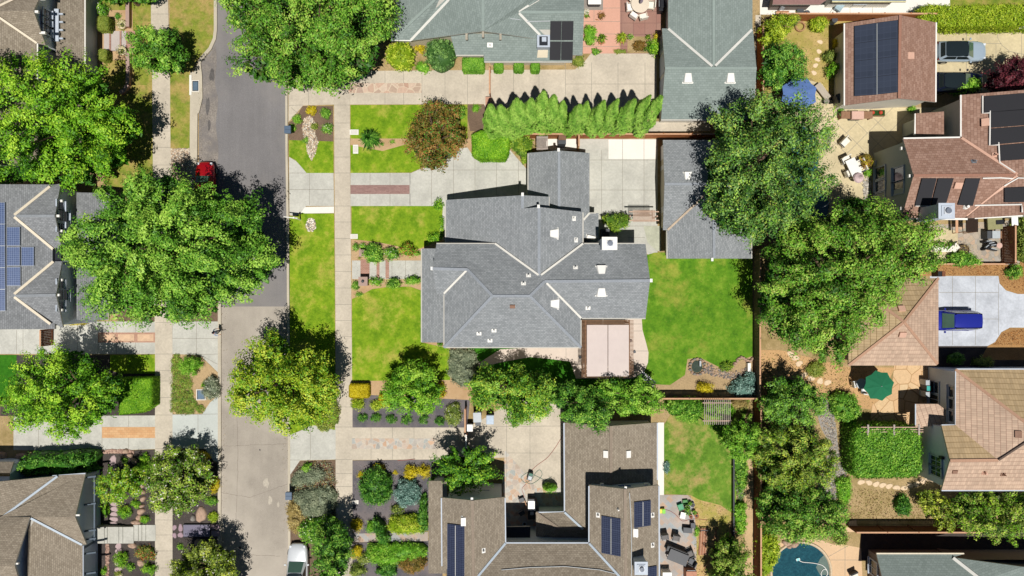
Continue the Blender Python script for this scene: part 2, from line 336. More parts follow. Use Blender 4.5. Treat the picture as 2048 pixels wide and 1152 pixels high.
# kerb-side planting strips
slab('lawn', [(338, N_), (430, N_), (431, 60), (428, 78), (417, 96), (398, 115), (385, 135), (380, 150), (380, 297), (341, 297), (340, 150)], .135, L3, 'stuff', label='yellowing verge grass between west pavement and kerb', cat='lawn')
slab('lawn', [(200, N_), (300, N_), (302, 90), (304, 170), (270, 170), (266, 100), (265, 20), (200, 20)], .135, L3, 'stuff', label='yellowish lawn strip behind the low brick garden wall', cat='lawn')
slab('lawn', [(207, 120), (304, 120), (306, 385), (246, 377), (207, 368)], .13, L3, 'stuff', label='lawn in the shade of the broad bright green tree', cat='lawn')
slab('lawn', [(220, 710), (310, 709), (310, 747), (240, 747), (220, 740)], .135, L1, 'stuff', label='small green lawn beside clipped box hedge', cat='lawn')
slab('lawn', [(-200, 710), (33, 710), (33, 800), (-200, 800)], .135, L5, 'stuff', label='bright green turf beside the concrete drive on the west edge', cat='lawn')
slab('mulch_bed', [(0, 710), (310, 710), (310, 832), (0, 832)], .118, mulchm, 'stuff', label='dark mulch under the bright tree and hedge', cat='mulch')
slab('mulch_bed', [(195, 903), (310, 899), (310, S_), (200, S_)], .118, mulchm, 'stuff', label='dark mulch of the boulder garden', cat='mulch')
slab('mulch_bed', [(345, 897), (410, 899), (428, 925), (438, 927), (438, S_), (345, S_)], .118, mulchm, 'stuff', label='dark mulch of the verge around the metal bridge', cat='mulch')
slab('soil_bed', [(173, 20), (265, 20), (266, 100), (266, 180), (245, 190), (205, 190), (173, 120)], .118, soil)
slab('soil_bed', [(344, 709), (398, 709), (440, 750), (440, 785), (404, 829), (350, 829), (342, 820)], .118, mat('dry_clay', '#b59a74', .95, .14, 8, .2, .5, bmp=.5))
slab('soil_bed', [(340, 590), (438, 600), (438, 643), (235, 643), (235, 600)], .118, mulchb)
slab('stone_paving', [(341, 297), (381, 297), (381, 400), (342, 400)], .118, mat('pebble_bed', '#b39b85', .9, .3, 30, .1))
slab('mulch_bed', [(605, 212), (666, 212), (667, 284), (577, 281), (577, 245), (590, 238)], .118, mulchb, 'stuff', label='brown mulch of the pebble stream planter', cat='mulch')
slab('lawn', [(578, 280), (667, 283), (667, 346), (613, 346), (592, 321), (578, 313)], .135, L1, 'stuff', label='small lawn at the foot of the pebble stream', cat='lawn')
slab('lawn', [(579, 432), (592, 433), (604, 425), (610, 427), (668, 427), (670, 640), (670, 860), (625, 850), (580, 870)], .135, L1, 'stuff', label='long verge lawn with white sign post and pebble oval', cat='lawn')
slab('mulch_bed', [(580, 948), (600, 922), (672, 920), (673, S_), (582, S_)], .118, mulchb, 'stuff', label='mulch under the grey-green verge shrubs', cat='mulch')
slab('lawn', [(701, 210), (935, 209), (935, 277), (701, 277)], .135, L1, 'stuff', label='striped front lawn north of the spiky shrub', cat='lawn')
slab('soil_bed', [(701, 277), (960, 277), (960, 320), (820, 320), (701, 300)], .118, soil)
slab('lawn', [(701, 290), (765, 302), (825, 285), (860, 290), (870, 312), (855, 330), (822, 345), (701, 346)], .135, L1, 'stuff', label='front lawn south of the spiky shrub', cat='lawn')
slab('mulch_bed', [(930, 209), (980, 209), (980, 262), (940, 262)], .122, mulchb, 'stuff', label='brown mulch by the wooden gate', cat='mulch')
slab('lawn', [(703, 412), (886, 412), (884, 440), (877, 470), (860, 490), (830, 500), (760, 485), (703, 478)], .137, L1, 'stuff', label='front lawn between driveway and rose bed', cat='lawn')
slab('soil_bed', [(703, 474), (890, 474), (890, 620), (703, 620)], .118, soil)
slab('lawn', [(704, 598), (722, 590), (745, 578), (775, 574), (820, 573), (845, 582), (845, 685), (900, 698), (900, 760), (704, 762)], .137, L1, 'stuff', label='front lawn south of the rose bed', cat='lawn')
slab('front_path', RC(704, 521, 850, 558), .124, conc, joints=[(784, 521, 784, 558), (811, 521, 811, 558)])
for x0, x1 in ((721, 739), (753, 759), (771, 778)): slab('brick_step', RC(x0, 519, x1, 557), .135, brs)
slab('soil_bed', [(862, 398), (892, 398), (892, 488), (862, 488)], .117, soil)
slab('soil_bed', [(846, 684), (935, 684), (950, 755), (846, 700)], .117, soil)
slab('mulch_bed', [(705, 800), (740, 790), (940, 800), (935, 855), (705, 855)], .122, mulchp, 'stuff', label='slate grey mulch along the south driveway', cat='mulch')
slab('soil_bed', [(705, 760), (950, 750), (940, 802), (705, 802)], .118, soil)
slab('mulch_bed', [(705, 921), (880, 919), (885, 1060), (705, 1070)], .118, mulchp, 'stuff', label='slate grey mulch around the dark green shrub', cat='mulch')
slab('mulch_bed', [(705, 1085), (885, 1080), (885, S_), (705, S_)], .116, mulchp, 'stuff', label='slate grey mulch south of the slate path', cat='mulch')
slab('front_path', [(690, 1068), (760, 1066), (856, 1064), (856, 1082), (705, 1084)], .124, slate)
# back gardens
slab('lawn', [(1293, 510), (1310, 505), (1505, 505), (1505, 712), (1440, 735), (1400, 715), (1375, 718), (1370, 750), (1340, 770), (1295, 768), (1270, 740), (1270, 637)], .137, L2, 'stuff', label='large back lawn behind the grey main house', cat='lawn')
slab('soil_bed', [(1300, 700), (1508, 700), (1508, 792), (1290, 792)], .118, mat('soil_grey', '#a8906c', .95, .16, 8, .2, .5, bmp=.5))
slab('patio', [(1165, 630), (1283, 630), (1285, 660), (1292, 685), (1297, 705), (1296, 725), (1288, 745), (1265, 757), (1235, 758), (1165, 757)], .142, conp, joints=[(1166, 648, 1283, 648), (1166, 662, 1284, 662), (1166, 702, 1296, 702), (1166, 737, 1290, 737)])
slab('side_path', [(1170, 695), (1060, 695), (1000, 699), (955, 728), (957, 737), (1000, 725), (1060, 714), (1100, 718), (1140, 723), (1152, 757), (1175, 757)], .137, conp, joints=[(1132, 697, 1132, 722)])
slab('lawn', [(935, 694), (1160, 694), (1168, 745), (1290, 745), (1300, 768), (1290, 800), (955, 800), (935, 760)], .130, L5, 'stuff', label='bright green turf strip along the side path', cat='lawn')
slab('courtyard', [(1158, 278), (1315, 278), (1315, 520), (1290, 505), (1170, 505)], .124, conc, joints=[(1203, 300, 1203, 440), (1245, 300, 1245, 440), (1288, 278, 1288, 430), (1180, 320, 1314, 320), (1180, 380, 1314, 380), (1180, 432, 1290, 432), (1256, 452, 1314, 452), (1256, 475, 1290, 475)])
slab('courtyard_patch', [(1217, 279), (1313, 279), (1313, 318), (1217, 318)], .130, concw, joints=[(1245, 279, 1245, 318), (1288, 279, 1288, 318)])
slab('side_path', RC(1085, 278, 1153, 300), .130, concw)
slab('courtyard_patch', [(1287, 452), (1322, 452), (1322, 503), (1312, 501), (1295, 485)], .130, mat('concrete_stained', '#b3b4a0', .9, .12, 3, .2, .8))
slab('side_path', [(1275, 243), (1420, 243), (1420, 262), (1270, 264)], .124, conc2)
slab('patio', RC(1165, -200, 1322, 107), .118, stampd)
slab('patio', RC(1166, -200, 1240, 107), .124, salmon, joints=[(1166, 16, 1240, 16), (1166, 43, 1240, 43), (1166, 68, 1240, 68), (1166, 93, 1240, 93), (1188, 0, 1188, 43)])
slab('patio', [(1165, 20), (1206, 20), (1206, -100), (1165, -100)], .130, mat('deck_grey', '#8d857d', .9, .1))
slab('patio', RC(1255, 73, 1300, 106), .128, soil2)
slab('side_path', RC(1316, 845, 1328, 992), .124, concw)
slab('patio', [(1316, 990), (1375, 990), (1388, 1002), (1393, 1080), (1393, S_), (1316, S_)], .126, slate)
slab('lawn', [(1328, 850), (1360, 800), (1500, 800), (1480, 870), (1475, 960), (1470, 1030), (1440, 1010), (1400, 1000), (1380, 990), (1328, 988)], .135, L4, 'stuff', label='patchy lawn beside the white path', cat='lawn')
slab('soil_bed', [(1382, 985), (1475, 1020), (1470, S_), (1388, S_)], .120, mat('dirt_yard', '#c09f70', .95, .16, 7, .2, .7, tint='#98953f', tscale=.5))
slab('side_path', [(1490, 870), (1506, 870), (1508, S_), (1485, S_)], .124, mat('dirt_path', '#bfa37c', .95, .1, 9, .15, .6))
slab('side_path', RC(1511, 30, 1522, 400), .124, conc2)
slab('patio', [(1520, -300), (1900, -300), (1900, 30), (1520, 29)], .120, concw, joints=[(1700, 5, 1700, 30), (1745, 5, 1745, 30)])
slab('soil_bed', [(1522, 40), (1705, 40), (1705, 215), (1680, 200), (1620, 155), (1600, 170), (1522, 200)], .115, mat('dry_turf', '#b9a066', .95, .16, 12, .2, .6, tint='#8f8a3c', tscale=.5, bmp=.6))
slab('patio', [(1618, 160), (1645, 168), (1662, 195), (1680, 215), (1690, 215), (1900, 215), (1900, 320), (1745, 320), (1742, 470), (1640, 470), (1560, 420), (1560, 200)], .122, conc3, joints=[(1660 + k * 42, 215, 1550 + k * 42 , 325) for k in range(6)] + [(1600 + k * 42, 215, 1710 + k * 42, 325) for k in range(4)] + [(1640 + k * 40, 325, 1700 + k * 40, 385) for k in range(2)])
slab('driveway', [(1860, 52), (2300, 52), (2300, 185), (1860, 185)], .124, conc3, joints=[(1878, 52, 1878, 185), (1933, 52, 1933, 185), (1994, 52, 1995, 75), (1995, 75, 2003, 90), (2003, 90, 2020, 103), (2020, 103, 2048, 109), (1973, 87, 2003, 87), (1992, 88, 1992, 120), (2043, 60, 2043, 185)])
slab('driveway', [(1860, 552), (1997, 552), (1999, 567), (2012, 581), (2035, 588), (2300, 590), (2300, 656), (2020, 655), (2003, 664), (1990, 684), (1975, 692), (1860, 692)], .124, conc4, joints=[(1905, 552, 1905, 690), (1951, 552, 1951, 690), (1997, 567, 1997, 670), (1878, 585, 1997, 585), (1878, 638, 1997, 638)])
slab('bark_bed', [(1800, 520), (2300, 520), (2300, 589), (2036, 588), (2012, 580), (1999, 566), (1997, 551), (1800, 552)], .118, barkm, 'stuff', label='orange bark bed north of the pale driveway', cat='bark')
slab('bark_bed', [(2020, 656), (2300, 657), (2300, 720), (1960, 720), (1975, 693), (1990, 685), (2003, 665)], .118, barkm, 'stuff', label='orange bark bed south of the pale driveway', cat='bark')
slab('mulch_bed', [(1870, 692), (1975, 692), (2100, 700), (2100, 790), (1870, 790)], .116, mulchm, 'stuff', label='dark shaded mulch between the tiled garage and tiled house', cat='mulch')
slab('patio', [(1855, 450), (2035, 440), (2040, 530), (1855, 528)], .124, stone_mat('aggregate_patio', ['#a39b8c', '#b7a48d', '#a8a299', '#c2a58a', '#999287'], '#8f877b', 2.0, .03))
slab('patio', [(1865, 452), (1915, 462), (1918, 520), (1860, 520)], .130, conc3)
slab('patio', [(1790, 715), (1840, 715), (1845, 800), (1835, 860), (1740, 845), (1745, 810), (1770, 790), (1785, 765)], .126, flagt)
slab('patio', [(1840, 715), (1870, 715), (1870, 860), (1835, 860)], .122, flagt)
slab('soil_bed', [(1512, 700), (1800, 700), (1800, 860), (1900, 960), (2100, 985), (2100, 1060), (1512, 1060)], .114, soil2)
slab('soil_bed', [(1515, 700), (1560, 700), (1700, 735), (1790, 735), (1750, 820), (1600, 800), (1515, 800)], .118, mat('soil_orange', '#c09a6c', .95, .14, 9, .15, .6, bmp=.4))
slab('gravel_path', [(1632, 800), (1660, 805), (1672, 850), (1678, 900), (1695, 925), (1690, 960), (1672, 1000), (1650, 1015), (1635, 980), (1650, 930), (1658, 890), (1640, 850)], .122, mat('gravel_grey', '#98918a', .95, .35, 26, .1, .5, bmp=.8), 'stuff', label='grey gravel dry stream through the east garden', cat='gravel', sm=4)
slab('patio', [(1560, 1085), (1580, 1070), (1620, 1072), (1670, 1090), (1722, 1095), (1722, S_), (1540, S_), (1545, 1130)], .122, mat('pool_deck', '#d3b38f', .9, .05, 7, .08), joints=[(1690, 1092, 1690, 1152), (1645, 1120, 1695, 1092), (1655, 1120, 1722, 1120)], sm=4)
slab('soil_bed', [(1690, 1064), (1722, 1064), (1722, 1096), (1690, 1090)], .125, soil2)
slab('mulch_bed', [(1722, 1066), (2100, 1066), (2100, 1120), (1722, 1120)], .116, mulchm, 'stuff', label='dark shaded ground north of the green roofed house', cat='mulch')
slab('lawn', [(1780, -60), (2300, -60), (2300, 52), (1800, 50)], .110, L3, 'stuff', label='dry grass under the long hedge by the tan driveway', cat='lawn')
slab('patio', [(1010, 900), (1074, 976), (1074, 1090), (1008, 1090), (1005, 960)], .126, flagm)
slab('patio', [(1010, 975), (1140, 975), (1140, 1050), (1010, 1050)], .1225, flagm)
# ---------------------------------------------------------------- house building helpers
CAM = Vector((0, 0, H))
def plane_of(pts):
    n = Vector((0, 0, 0)); c = Vector((0, 0, 0)); N = len(pts)
    for i in range(N):
        a, b = pts[i], pts[(i + 1) % N]
        n += Vector(((a.y - b.y) * (a.z + b.z), (a.z - b.z) * (a.x + b.x), (a.x - b.x) * (a.y + b.y))); c += a
    n.normalize()
    if n.z < 0: n = -n
    return c / N, n
def on(pl, x, y, lift=0):
    c, n = pl; d = Vector(((x - 1024) / F, -(y - 576) / F, -1)); t = n.dot(c - CAM) / n.dot(d)
    return CAM + d * t + n * lift
def frame(pl):
    n = pl[1]; u = Vector((0, 0, 1)).cross(n)
    u = u.normalized() if u.length > 1e-3 else Vector((1, 0, 0))
    return u, n.cross(u), n          # along the eave, up the slope, outwards
def roof(parent, polys, m, th=.17, name='roof', edge=None):
    W_ = [[P(*p) for p in q] for q in polys]; b = MB(); planes = []; cnt = {}
    for q in polys:
        for i in range(len(q)): cnt[frozenset((q[i], q[(i + 1) % len(q)]))] = cnt.get(frozenset((q[i], q[(i + 1) % len(q)])), 0) + 1
    for q, w in zip(polys, W_):
        pl = plane_of(w); planes.append(pl); u, s, n = frame(pl)
        A = sum(w[i].x * w[(i + 1) % len(w)].y - w[(i + 1) % len(w)].x * w[i].y for i in range(len(w)))
        if A < 0: w = w[::-1]; q = q[::-1]
        b.face(w, 0, [(p.dot(u), p.dot(s)) for p in w])
        for i in range(len(w)):
            if cnt[frozenset((q[i], q[(i + 1) % len(q)]))] == 1:
                a, c_ = w[i], w[(i + 1) % len(w)]; dn = Vector((0, 0, -th))
                b.face([a, a + dn, c_ + dn, c_], 1)
        b.face([p + Vector((0, 0, -th)) for p in w[::-1]], 1)
    o = b.build(name, [m, edge or fascia], parent)
    return o, planes
def offset_poly(pts, d):
    n = len(pts); A = sum(pts[i].x * pts[(i + 1) % n].y - pts[(i + 1) % n].x * pts[i].y for i in range(n)); sg = 1 if A > 0 else -1
    out = []
    for i in range(n):
        p0, p, p1 = pts[i - 1].to_2d(), pts[i].to_2d(), pts[(i + 1) % n].to_2d()
        a = (p - p0).normalized(); c_ = (p1 - p).normalized(); na = Vector((-a.y, a.x)) * sg; nc = Vector((-c_.y, c_.x)) * sg
        k = na + nc; k = k / max(.35, k.dot(na)) if k.length > 1e-4 else na
        out.append(Vector((p.x + k.x * d, p.y + k.y * d, pts[i].z)))
    return out
def walls(parent, pts, m, inset=.45, drop=.2, z0=0, name='wall'):
    w = offset_poly([P(*p) for p in pts], inset); b = MB(); n = len(w)
    A = sum(w[i].x * w[(i + 1) % n].y - w[(i + 1) % n].x * w[i].y for i in range(n))
    if A < 0: w = w[::-1]
    for i in range(n):
        a, c_ = w[i], w[(i + 1) % n]
        b.face([(a.x, a.y, z0), (c_.x, c_.y, z0), (c_.x, c_.y, c_.z - drop), (a.x, a.y, a.z - drop)])
    b.build(name, m, parent); return w
def lines(parent, segs, m, name, w=.25, t=.03, lift=.03):
    b = MB()
    for s in segs:
        a, c_ = P(*s[:3]), P(*s[3:6]); b.bar(a + Vector((0, 0, lift)), c_ + Vector((0, 0, lift)), w, t)
    return b.build(name, m, parent)
def caps(parent, segs, m):
    for s in segs: lines(parent, [s], m, 'ridge_cap', .24, .04, .03)
def valley(parent, segs, m, w=.18): 
    for s in segs: lines(parent, [s], m, 'valley_flashing', w, .03, .085)
def gutter(parent, segs, m, w=.12):
    for s in segs: lines(parent, [s], m, 'gutter', w, .12, -.04)
def dvent(parent, pl, x, y, m=None, wide=.95, nar=.55, ln=.75):
    c = on(pl, x, y); u, s, n = frame(pl); b = MB(); q = lambda a, e, f: c + u * a + s * e + n * f
    lo = -ln / 2; hi = ln / 2
    b.raw([q(-wide / 2, lo, .01), q(wide / 2, lo, .01), q(nar / 2, hi, .01), q(-nar / 2, hi, .01), q(-wide / 2 * .8, lo + .05, .26), q(wide / 2 * .8, lo + .05, .26), q(nar / 2 * .9, hi, .05), q(-nar / 2 * .9, hi, .05)],
          [(4, 5, 6, 7), (0, 1, 5, 4), (1, 2, 6, 5), (2, 3, 7, 6), (3, 0, 4, 7)])
    b.box(q(0, lo, .015), (.0, 0, 0)) if 0 else None
    fl = Matrix((u, s, n)).transposed(); b.box(q(0, lo + .02, .02), (wide * 1.1, .14, .03), M=fl)
    return b.build('roof_vent', m or white, parent)
def pvent(parent, pl, x, y, m=None, r=.06, h=.4, fl=.42):
    c = on(pl, x, y); u, s, n = frame(pl); b = MB(); b.box(c + n * .02, (fl, fl * .8, .03), M=Matrix((u, s, n)).transposed())
    b.lathe(c, [(r * 1.9, 0), (r * 1.5, .12), (r, .18), (r, h)], 10); b.build('vent_pipe', m or white, parent)
def chimney(parent, c, z0, sx, sy, top, m, cap='grey', capm=None, name='chimney'):
    # c: photo pixel of the middle of the chimney top
    p = P(c[0], c[1], top); b = MB(); b.box((p.x, p.y, (z0 + top) / 2), (sx, sy, top - z0)); ch = b.build(name, m, parent)
    b = MB(); b.box((p.x, p.y, top + .04), (sx + .16, sy + .16, .1)); b.box((p.x, p.y, top + .12), (sx * .75, sy * .75, .08)); b.build('chimney_cap', capm or white, ch)
    b = MB(); b.box((p.x + .02, p.y, top + .2), (sx * .5, sy * .5, .1)); b.build('flue', lgrey, ch); b = MB(); b.lathe((p.x + .02, p.y, top + .25), [(sx * .17, 0), (sx * .17, .1), (sx * .2, .11), (sx * .2, .13), (.02, .14)], 14); b.build('flue_cap', steel2, ch)
    return ch
def panels(parent, pl, cs, nc, nr, m, fr, gap=.02, lift=.12, name='solar_panel', th=.04):
    """modules laid over the photo quad cs = 4 pixel corners (tl, tr, br, bl), nc x nr of them"""
    c = [on(pl, x, y, lift) for x, y in cs]; u, s, n = frame(pl)
    for i in range(nc):
        for j in range(nr):
            def q(a, e): return c[0].lerp(c[1], a).lerp(c[3].lerp(c[2], a), e)
            w = (c[1] - c[0]).length; h = (c[3] - c[0]).length; ga = gap / w; gh = gap / h
            k = [q(i / nc + ga, j / nr + gh), q((i + 1) / nc - ga, j / nr + gh), q((i + 1) / nc - ga, (j + 1) / nr - gh), q(i / nc + ga, (j + 1) / nr - gh)]
            W1 = w / nc; H1 = h / nr; b = MB()
            A = (k[1].x - k[0].x) * (k[2].y - k[0].y) - (k[2].x - k[0].x) * (k[1].y - k[0].y)
            uv = [(0, 0), (W1, 0), (W1, H1), (0, H1)]
            if A < 0: k = k[::-1]; uv = uv[::-1]
            b.face(k, 0, uv)
            for e in range(4):
                a, d = k[e], k[(e + 1) % 4]; b.face([a, a - n * th, d - n * th, d], 1); b.bar(a, d, .022, .02, 1)
            b.face([p - n * th for p in k[::-1]], 1)
            b.build(name, [m, fr], parent)
def rect_on(parent, pl, cs, m, lift, th=.05, name='mat_collector', edge=None):
    c = [on(pl, x, y, lift) for x, y in cs]; n = pl[1]; b = MB(); u, s, _ = frame(pl)
    A = (c[1].x - c[0].x) * (c[2].y - c[0].y) - (c[2].x - c[0].x) * (c[1].y - c[0].y)
    if A < 0: c = c[::-1]
    b.face(c, 0, [(p.dot(u), p.dot(s)) for p in c])
    for e in range(4): a, d = c[e], c[(e + 1) % 4]; b.face([a, a - n * th, d - n * th, d], 1)
    return b.build(name, [m, edge or m], parent)
def pipe_on(parent, pl, pts, m, r=.04, lift=.08, name='roof_pipe'):
    b = MB(); b.tube([on(pl, x, y, lift) for x, y in pts], r, 6); return b.build(name, m, parent)
def window(parent, c, w, h, face, cols=2, rows=1, fr=None, gl=None):
    """c centre on the wall face, face = unit outward normal (horizontal)"""
    f = Vector(face); u = Vector((-f.y, f.x, 0)); c = Vector(c); M = Matrix((u, f, Vector((0, 0, 1)))).transposed()
    b = MB()
    for s_ in (-1, 1):
        b.box(c + u * s_ * (w / 2 + .05) + f * .04, (.12, .1, h + .22), M=M); b.box(c + Vector((0, 0, s_ * (h / 2 + .05))) + f * .043, (w, .1, .12), M=M)
    wo = b.build('window', fr or white, parent)
    b = MB(); b.box(c - Vector((0, 0, h / 2 + .14)) + f * .1, (w + .3, .2, .06), M=M); b.build('sill', fr or white, wo)
    b = MB(); b.box(c + f * .015, (w, .02, h), M=M); b.build('pane', gl or glass, wo)
    b = MB()
    for k in range(1, cols): b.box(c + u * (w * k / cols - w / 2) + f * .035, (.05, .04, h), M=M)
    for k in range(1, rows): b.box(c + Vector((0, 0, h * k / rows - h / 2)) + f * .036, (w, .04, .05), M=M)
    if cols > 1 or rows > 1: b.build('sash', fr or white, wo)
    return wo
def win_x(parent, X, sgn, xa, ya, xb, yb, **k):
    z = [H - X * F / (x - 1024) for x in (xa, xb)]; z0, z1 = min(z), max(z); zm = (z0 + z1) / 2; ym = [-(y - 576) / F * (H - zm) for y in (ya, yb)]
    window(parent, (X, sum(ym) / 2, zm), abs(ym[0] - ym[1]), z1 - z0, (sgn, 0, 0), **k)
def win_y(parent, Y, sgn, xa, ya, xb, yb, **k):
    z = [H + Y * F / (y - 576) for y in (ya, yb)]; z0, z1 = min(z), max(z); zm = (z0 + z1) / 2; xm = [(x - 1024) / F * (H - zm) for x in (xa, xb)]
    window(parent, (sum(xm) / 2, Y, zm), abs(xm[0] - xm[1]), z1 - z0, (0, sgn, 0), **k)
def rafters(parent, pts, m, name='rafter_tail', ln=.55, d=(1, 0, 0)):
    b = MB(); d = Vector(d)
    for p in pts: q = P(*p); b.bar(q - d * .3 - Vector((0, 0, .16)), q + d * ln * .25 - Vector((0, 0, .16)), .14, .18)
    return b.build(name, m, parent)
def shingle(name, c1, c2, mo, h=.15): return brick_mat(name, c1, c2, mo, .26, h, .012, .5, 'UV', blotch=.17, fine=.24)
fascia = mat('fascia_grey', '#b9b5ab', .6, .04)
lgrey = mat('flue_grey', '#c4c8ce', .5); steel2 = mat('flue_dark', '#6d7480', .5)
white = mat('white_paint', '#e9e6df', .5, .03, 4, .04)
steel = mat('steel', '#9aa0a6', .4, .05, 5, .05, metal=.6)
glass = mat('window_glass', '#2b333c', .08, .02, 2, 0, spec=.8)
cream = mat('cream_stucco', '#cfc3ab', .85, .04, 12, .05)
roofG = shingle('shingle_grey', '#a3a6a8', '#8d9193', '#74787a')
roofG2 = shingle('shingle_grey_dark', '#9a9c9e', '#838587', '#6b6d6f')
roofB = shingle('shingle_brown', '#a99d8b', '#918574', '#75695b')
roofGr = brick_mat('shingle_green', '#8e9994', '#818c87', '#6f7a75', .32, .2, .012, .5, 'UV', blotch=.1, fine=.08)
roofR = brick_mat('shingle_red', '#ad8c7b', '#967463', '#7b5d4e', .34, .24, .014, .5, 'UV', blotch=.12, fine=.18)
tileP = tile_mat('tile_pink', '#c8ac94', '#8a6a5a', .2, .42)
tileT = tile_mat('tile_tan', '#c3a982', '#7c643e', .24, .5)
capG = mat('cap_grey', '#91969c', .85, .12, 9); capG2 = mat('cap_grey_dark', '#898d91', .85, .12, 9); capB = mat('cap_brown', '#8e8071', .85, .12, 9)
capGr = mat('cap_green', '#8d9993', .85, .08, 9); capR = mat('cap_red', '#99705e', .85, .1, 9); capP = mat('cap_tile', '#b08b73', .85, .1, 9)
flW = mat('flashing_white', '#d5d3cb', .6, .04); flC = mat('flashing_cream', '#dccfb8', .6, .05); flP = mat('flashing_pink', '#cfa690', .6, .05); flB = mat('flashing_blue', '#b4bfc9', .5, .05)
wallG = mat('wall_grey', '#cfd4d6', .85, .05, 9, .05); wallB = mat('wall_blue', '#bcc8d6', .85, .05, 9, .05); wallO = mat('wall_olive', '#b4b8ac', .85, .04, 9, .05); wallW = mat('wall_white', '#d8d4c8', .85, .04, 9, .06); wallS = mat('wall_stucco', '#d3deeb', .85, .04, 9, .05)
wallT = mat('wall_taupe', '#8b8078', .85, .05, 9, .05)
sol1 = solar_mat('solar_blue', '#455880', '#8d9cba', .165, .165, .008); sol2 = solar_mat('solar_dark', '#2b3148', '#5c6478', .17, .17, .008); frD = mat('frame_navy', '#4a5168', .5, .03); solb = solar_mat('solar_black', '#3a4150', '#454c5c', .5, .5, .012)
frW = mat('frame_silver', '#b9bfc6', .4, .03, metal=.4); frK = mat('frame_black', '#23262e', .5, .03)
blackm = mat('pool_mat_black', '#2a2a2e', .75, .1, 20, .05); pipeg = mat('pipe_grey', '#b8bcbe', .5, .05)
trimG = mat('trim_greywhite', '#b7bfca', .6, .03)
def house(name, label, cat, px): 
    p = P(*px, 0); return thing(name, label, cat, (p.x, p.y, 0))
# ---------------------------------------------------------------- main grey house
h4 = house('grey_house', 'large house with blue-grey shingle roofs and white metal valleys in the middle', 'house', (1078, 560))
lo, up = 2.9, 4.9
A = dict(rN=(1045, 390.5, 5.8), rS=(1045, 417, 5.8), g2=(1078, 414, 6.35), g3=(1078, 551, 6.35), vL=(990, 487, up), vR=(1166, 487, up - .05))
rf4, pl = roof(h4, [
    [(891, 400, lo), A['rN'], A['rS'], A['g2'], A['g3'], (990, 492, up - .12), (891, 494, lo)],
    [A['rN'], (1098, 393.5, 4.82), (1098, 417, 4.82), A['rS']],
    [A['g2'], (1166, 424, 4.78), (1166, 489, 4.78), A['g3']]], roofG)
rfb, plb = roof(h4, [[(1056, 306, 2.8), (1118, 301, 4.15), (1118, 460, 4.15), (1056, 460, 2.8)], [(1118, 301, 4.15), (1179, 306, 2.8), (1179, 426, 2.8), (1166, 440, 3.05), (1166, 500, 3.05), (1118, 500, 4.15)]], roofG)
rfc, plc = roof(h4, [[(1166, 440, 3.0), (1179, 426, 2.75), (1197, 426, 2.75), (1197, 476, 3.2), (1166, 476, 3.2)]], roofG)
rf, plu = roof(h4, [
    [(873, 487, up), (990, 487, up), (1080, 551, 6.37), (1089, 563, 6.6), (1060, 592, 7.15), (985, 592, 7.15), (935, 539, 6.1), (865, 537, 6.1)],
    [(1166, 487, up), (1291, 487, up), (1300, 561, 6.6), (1089, 563, 6.6), (1080, 551, 6.37)],
    [(1300, 561, 6.6), (1291, 637, up), (1162, 637, up), (1089, 563, 6.6)],
    [(1060, 592, 7.15), (1089, 563, 6.6), (1162, 637, up), (1162, 695, up)],
    [(985, 592, 7.15), (1060, 592, 7.15), (1162, 695, up), (888, 695, up)],
    [(935, 539, 6.1), (985, 592, 7.15), (888, 695, up), (888, 587, up)],
    [(865, 537, 6.1), (935, 539, 6.1), (888, 587, up), (873, 587, up)]], roofG)
rfp, plp = roof(h4, [[(843, 497, 2.9), (899, 497, 3.9), (899, 685, 3.9), (843, 685, 2.9)]], roofG, name='porch_roof')
walls(h4, [(873, 487, up), (1166, 487, up), (1291, 487, up), (1300, 561, 6.6), (1291, 637, up), (1162, 637, up), (1162, 695, up), (888, 695, up), (888, 587, up), (873, 587, up), (865, 537, 6.1)], cream)
walls(h4, [(891, 400, lo), (1045, 390.5, 5.8), (1098, 393.5, 4.8), (1098, 420, 4.8), (1166, 424, 4.78), (1166, 520, 4.78), (891, 520, lo)], cream)
walls(h4, [(1056, 306, 2.8), (1118, 301, 4.15), (1179, 306, 2.8), (1179, 430, 2.8), (1196, 430, 2.8), (1196, 480, 2.8), (1056, 480, 2.8)], cream, .35)
caps(h4, [A['rN'] + A['rS'], A['g2'] + A['g3'], (1300, 561, 6.6, 1089, 563, 6.6), (1089, 563, 6.6, 1060, 592, 7.15), (985, 592, 7.15, 1060, 592, 7.15), (1060, 592, 7.15, 1162, 695, up), (985, 592, 7.15, 888, 695, up), (935, 539, 6.1, 985, 592, 7.15), (865, 537, 6.1, 935, 539, 6.1), (1118, 301, 4.15, 1118, 455, 4.15)], capG)
valley(h4, [(990, 487, up, 1077, 550, 6.35), (1166, 487, up, 1082, 550, 6.35), (1093, 566, 6.55, 1162, 636, up), (933, 541, 6.05, 888, 587, up), (1179, 426, 2.8, 1167, 440, 3.02)], mat('flashing_offwhite', '#dedad0', .5, .04), .17)
gutter(h4, [(891, 401, lo, 891, 486, lo), (873, 487, up, 990, 487, up), (1168, 487, up, 1291, 487, up), (888, 589, up, 888, 695, up), (889, 695, up, 1162, 695, up), (1162, 640, up, 1162, 694, up), (1164, 637, up, 1291, 637, up), (843, 498, lo, 843, 684, lo), (1166, 425, 4.78, 1166, 485, 4.78), (1098, 394, 4.8, 1098, 416, 4.8), (1056, 307, 2.8, 1056, 385, 2.8), (1179, 426, 2.75, 1192, 426, 2.75)], fascia, .1)
dvent(h4, pl[2], 1108, 467); dvent(h4, plu[1], 1203, 540); dvent(h4, plu[2], 1203, 584); dvent(h4, plu[3], 1109, 607); dvent(h4, plc[0], 1182, 475, wide=.9, nar=.8, ln=.3)
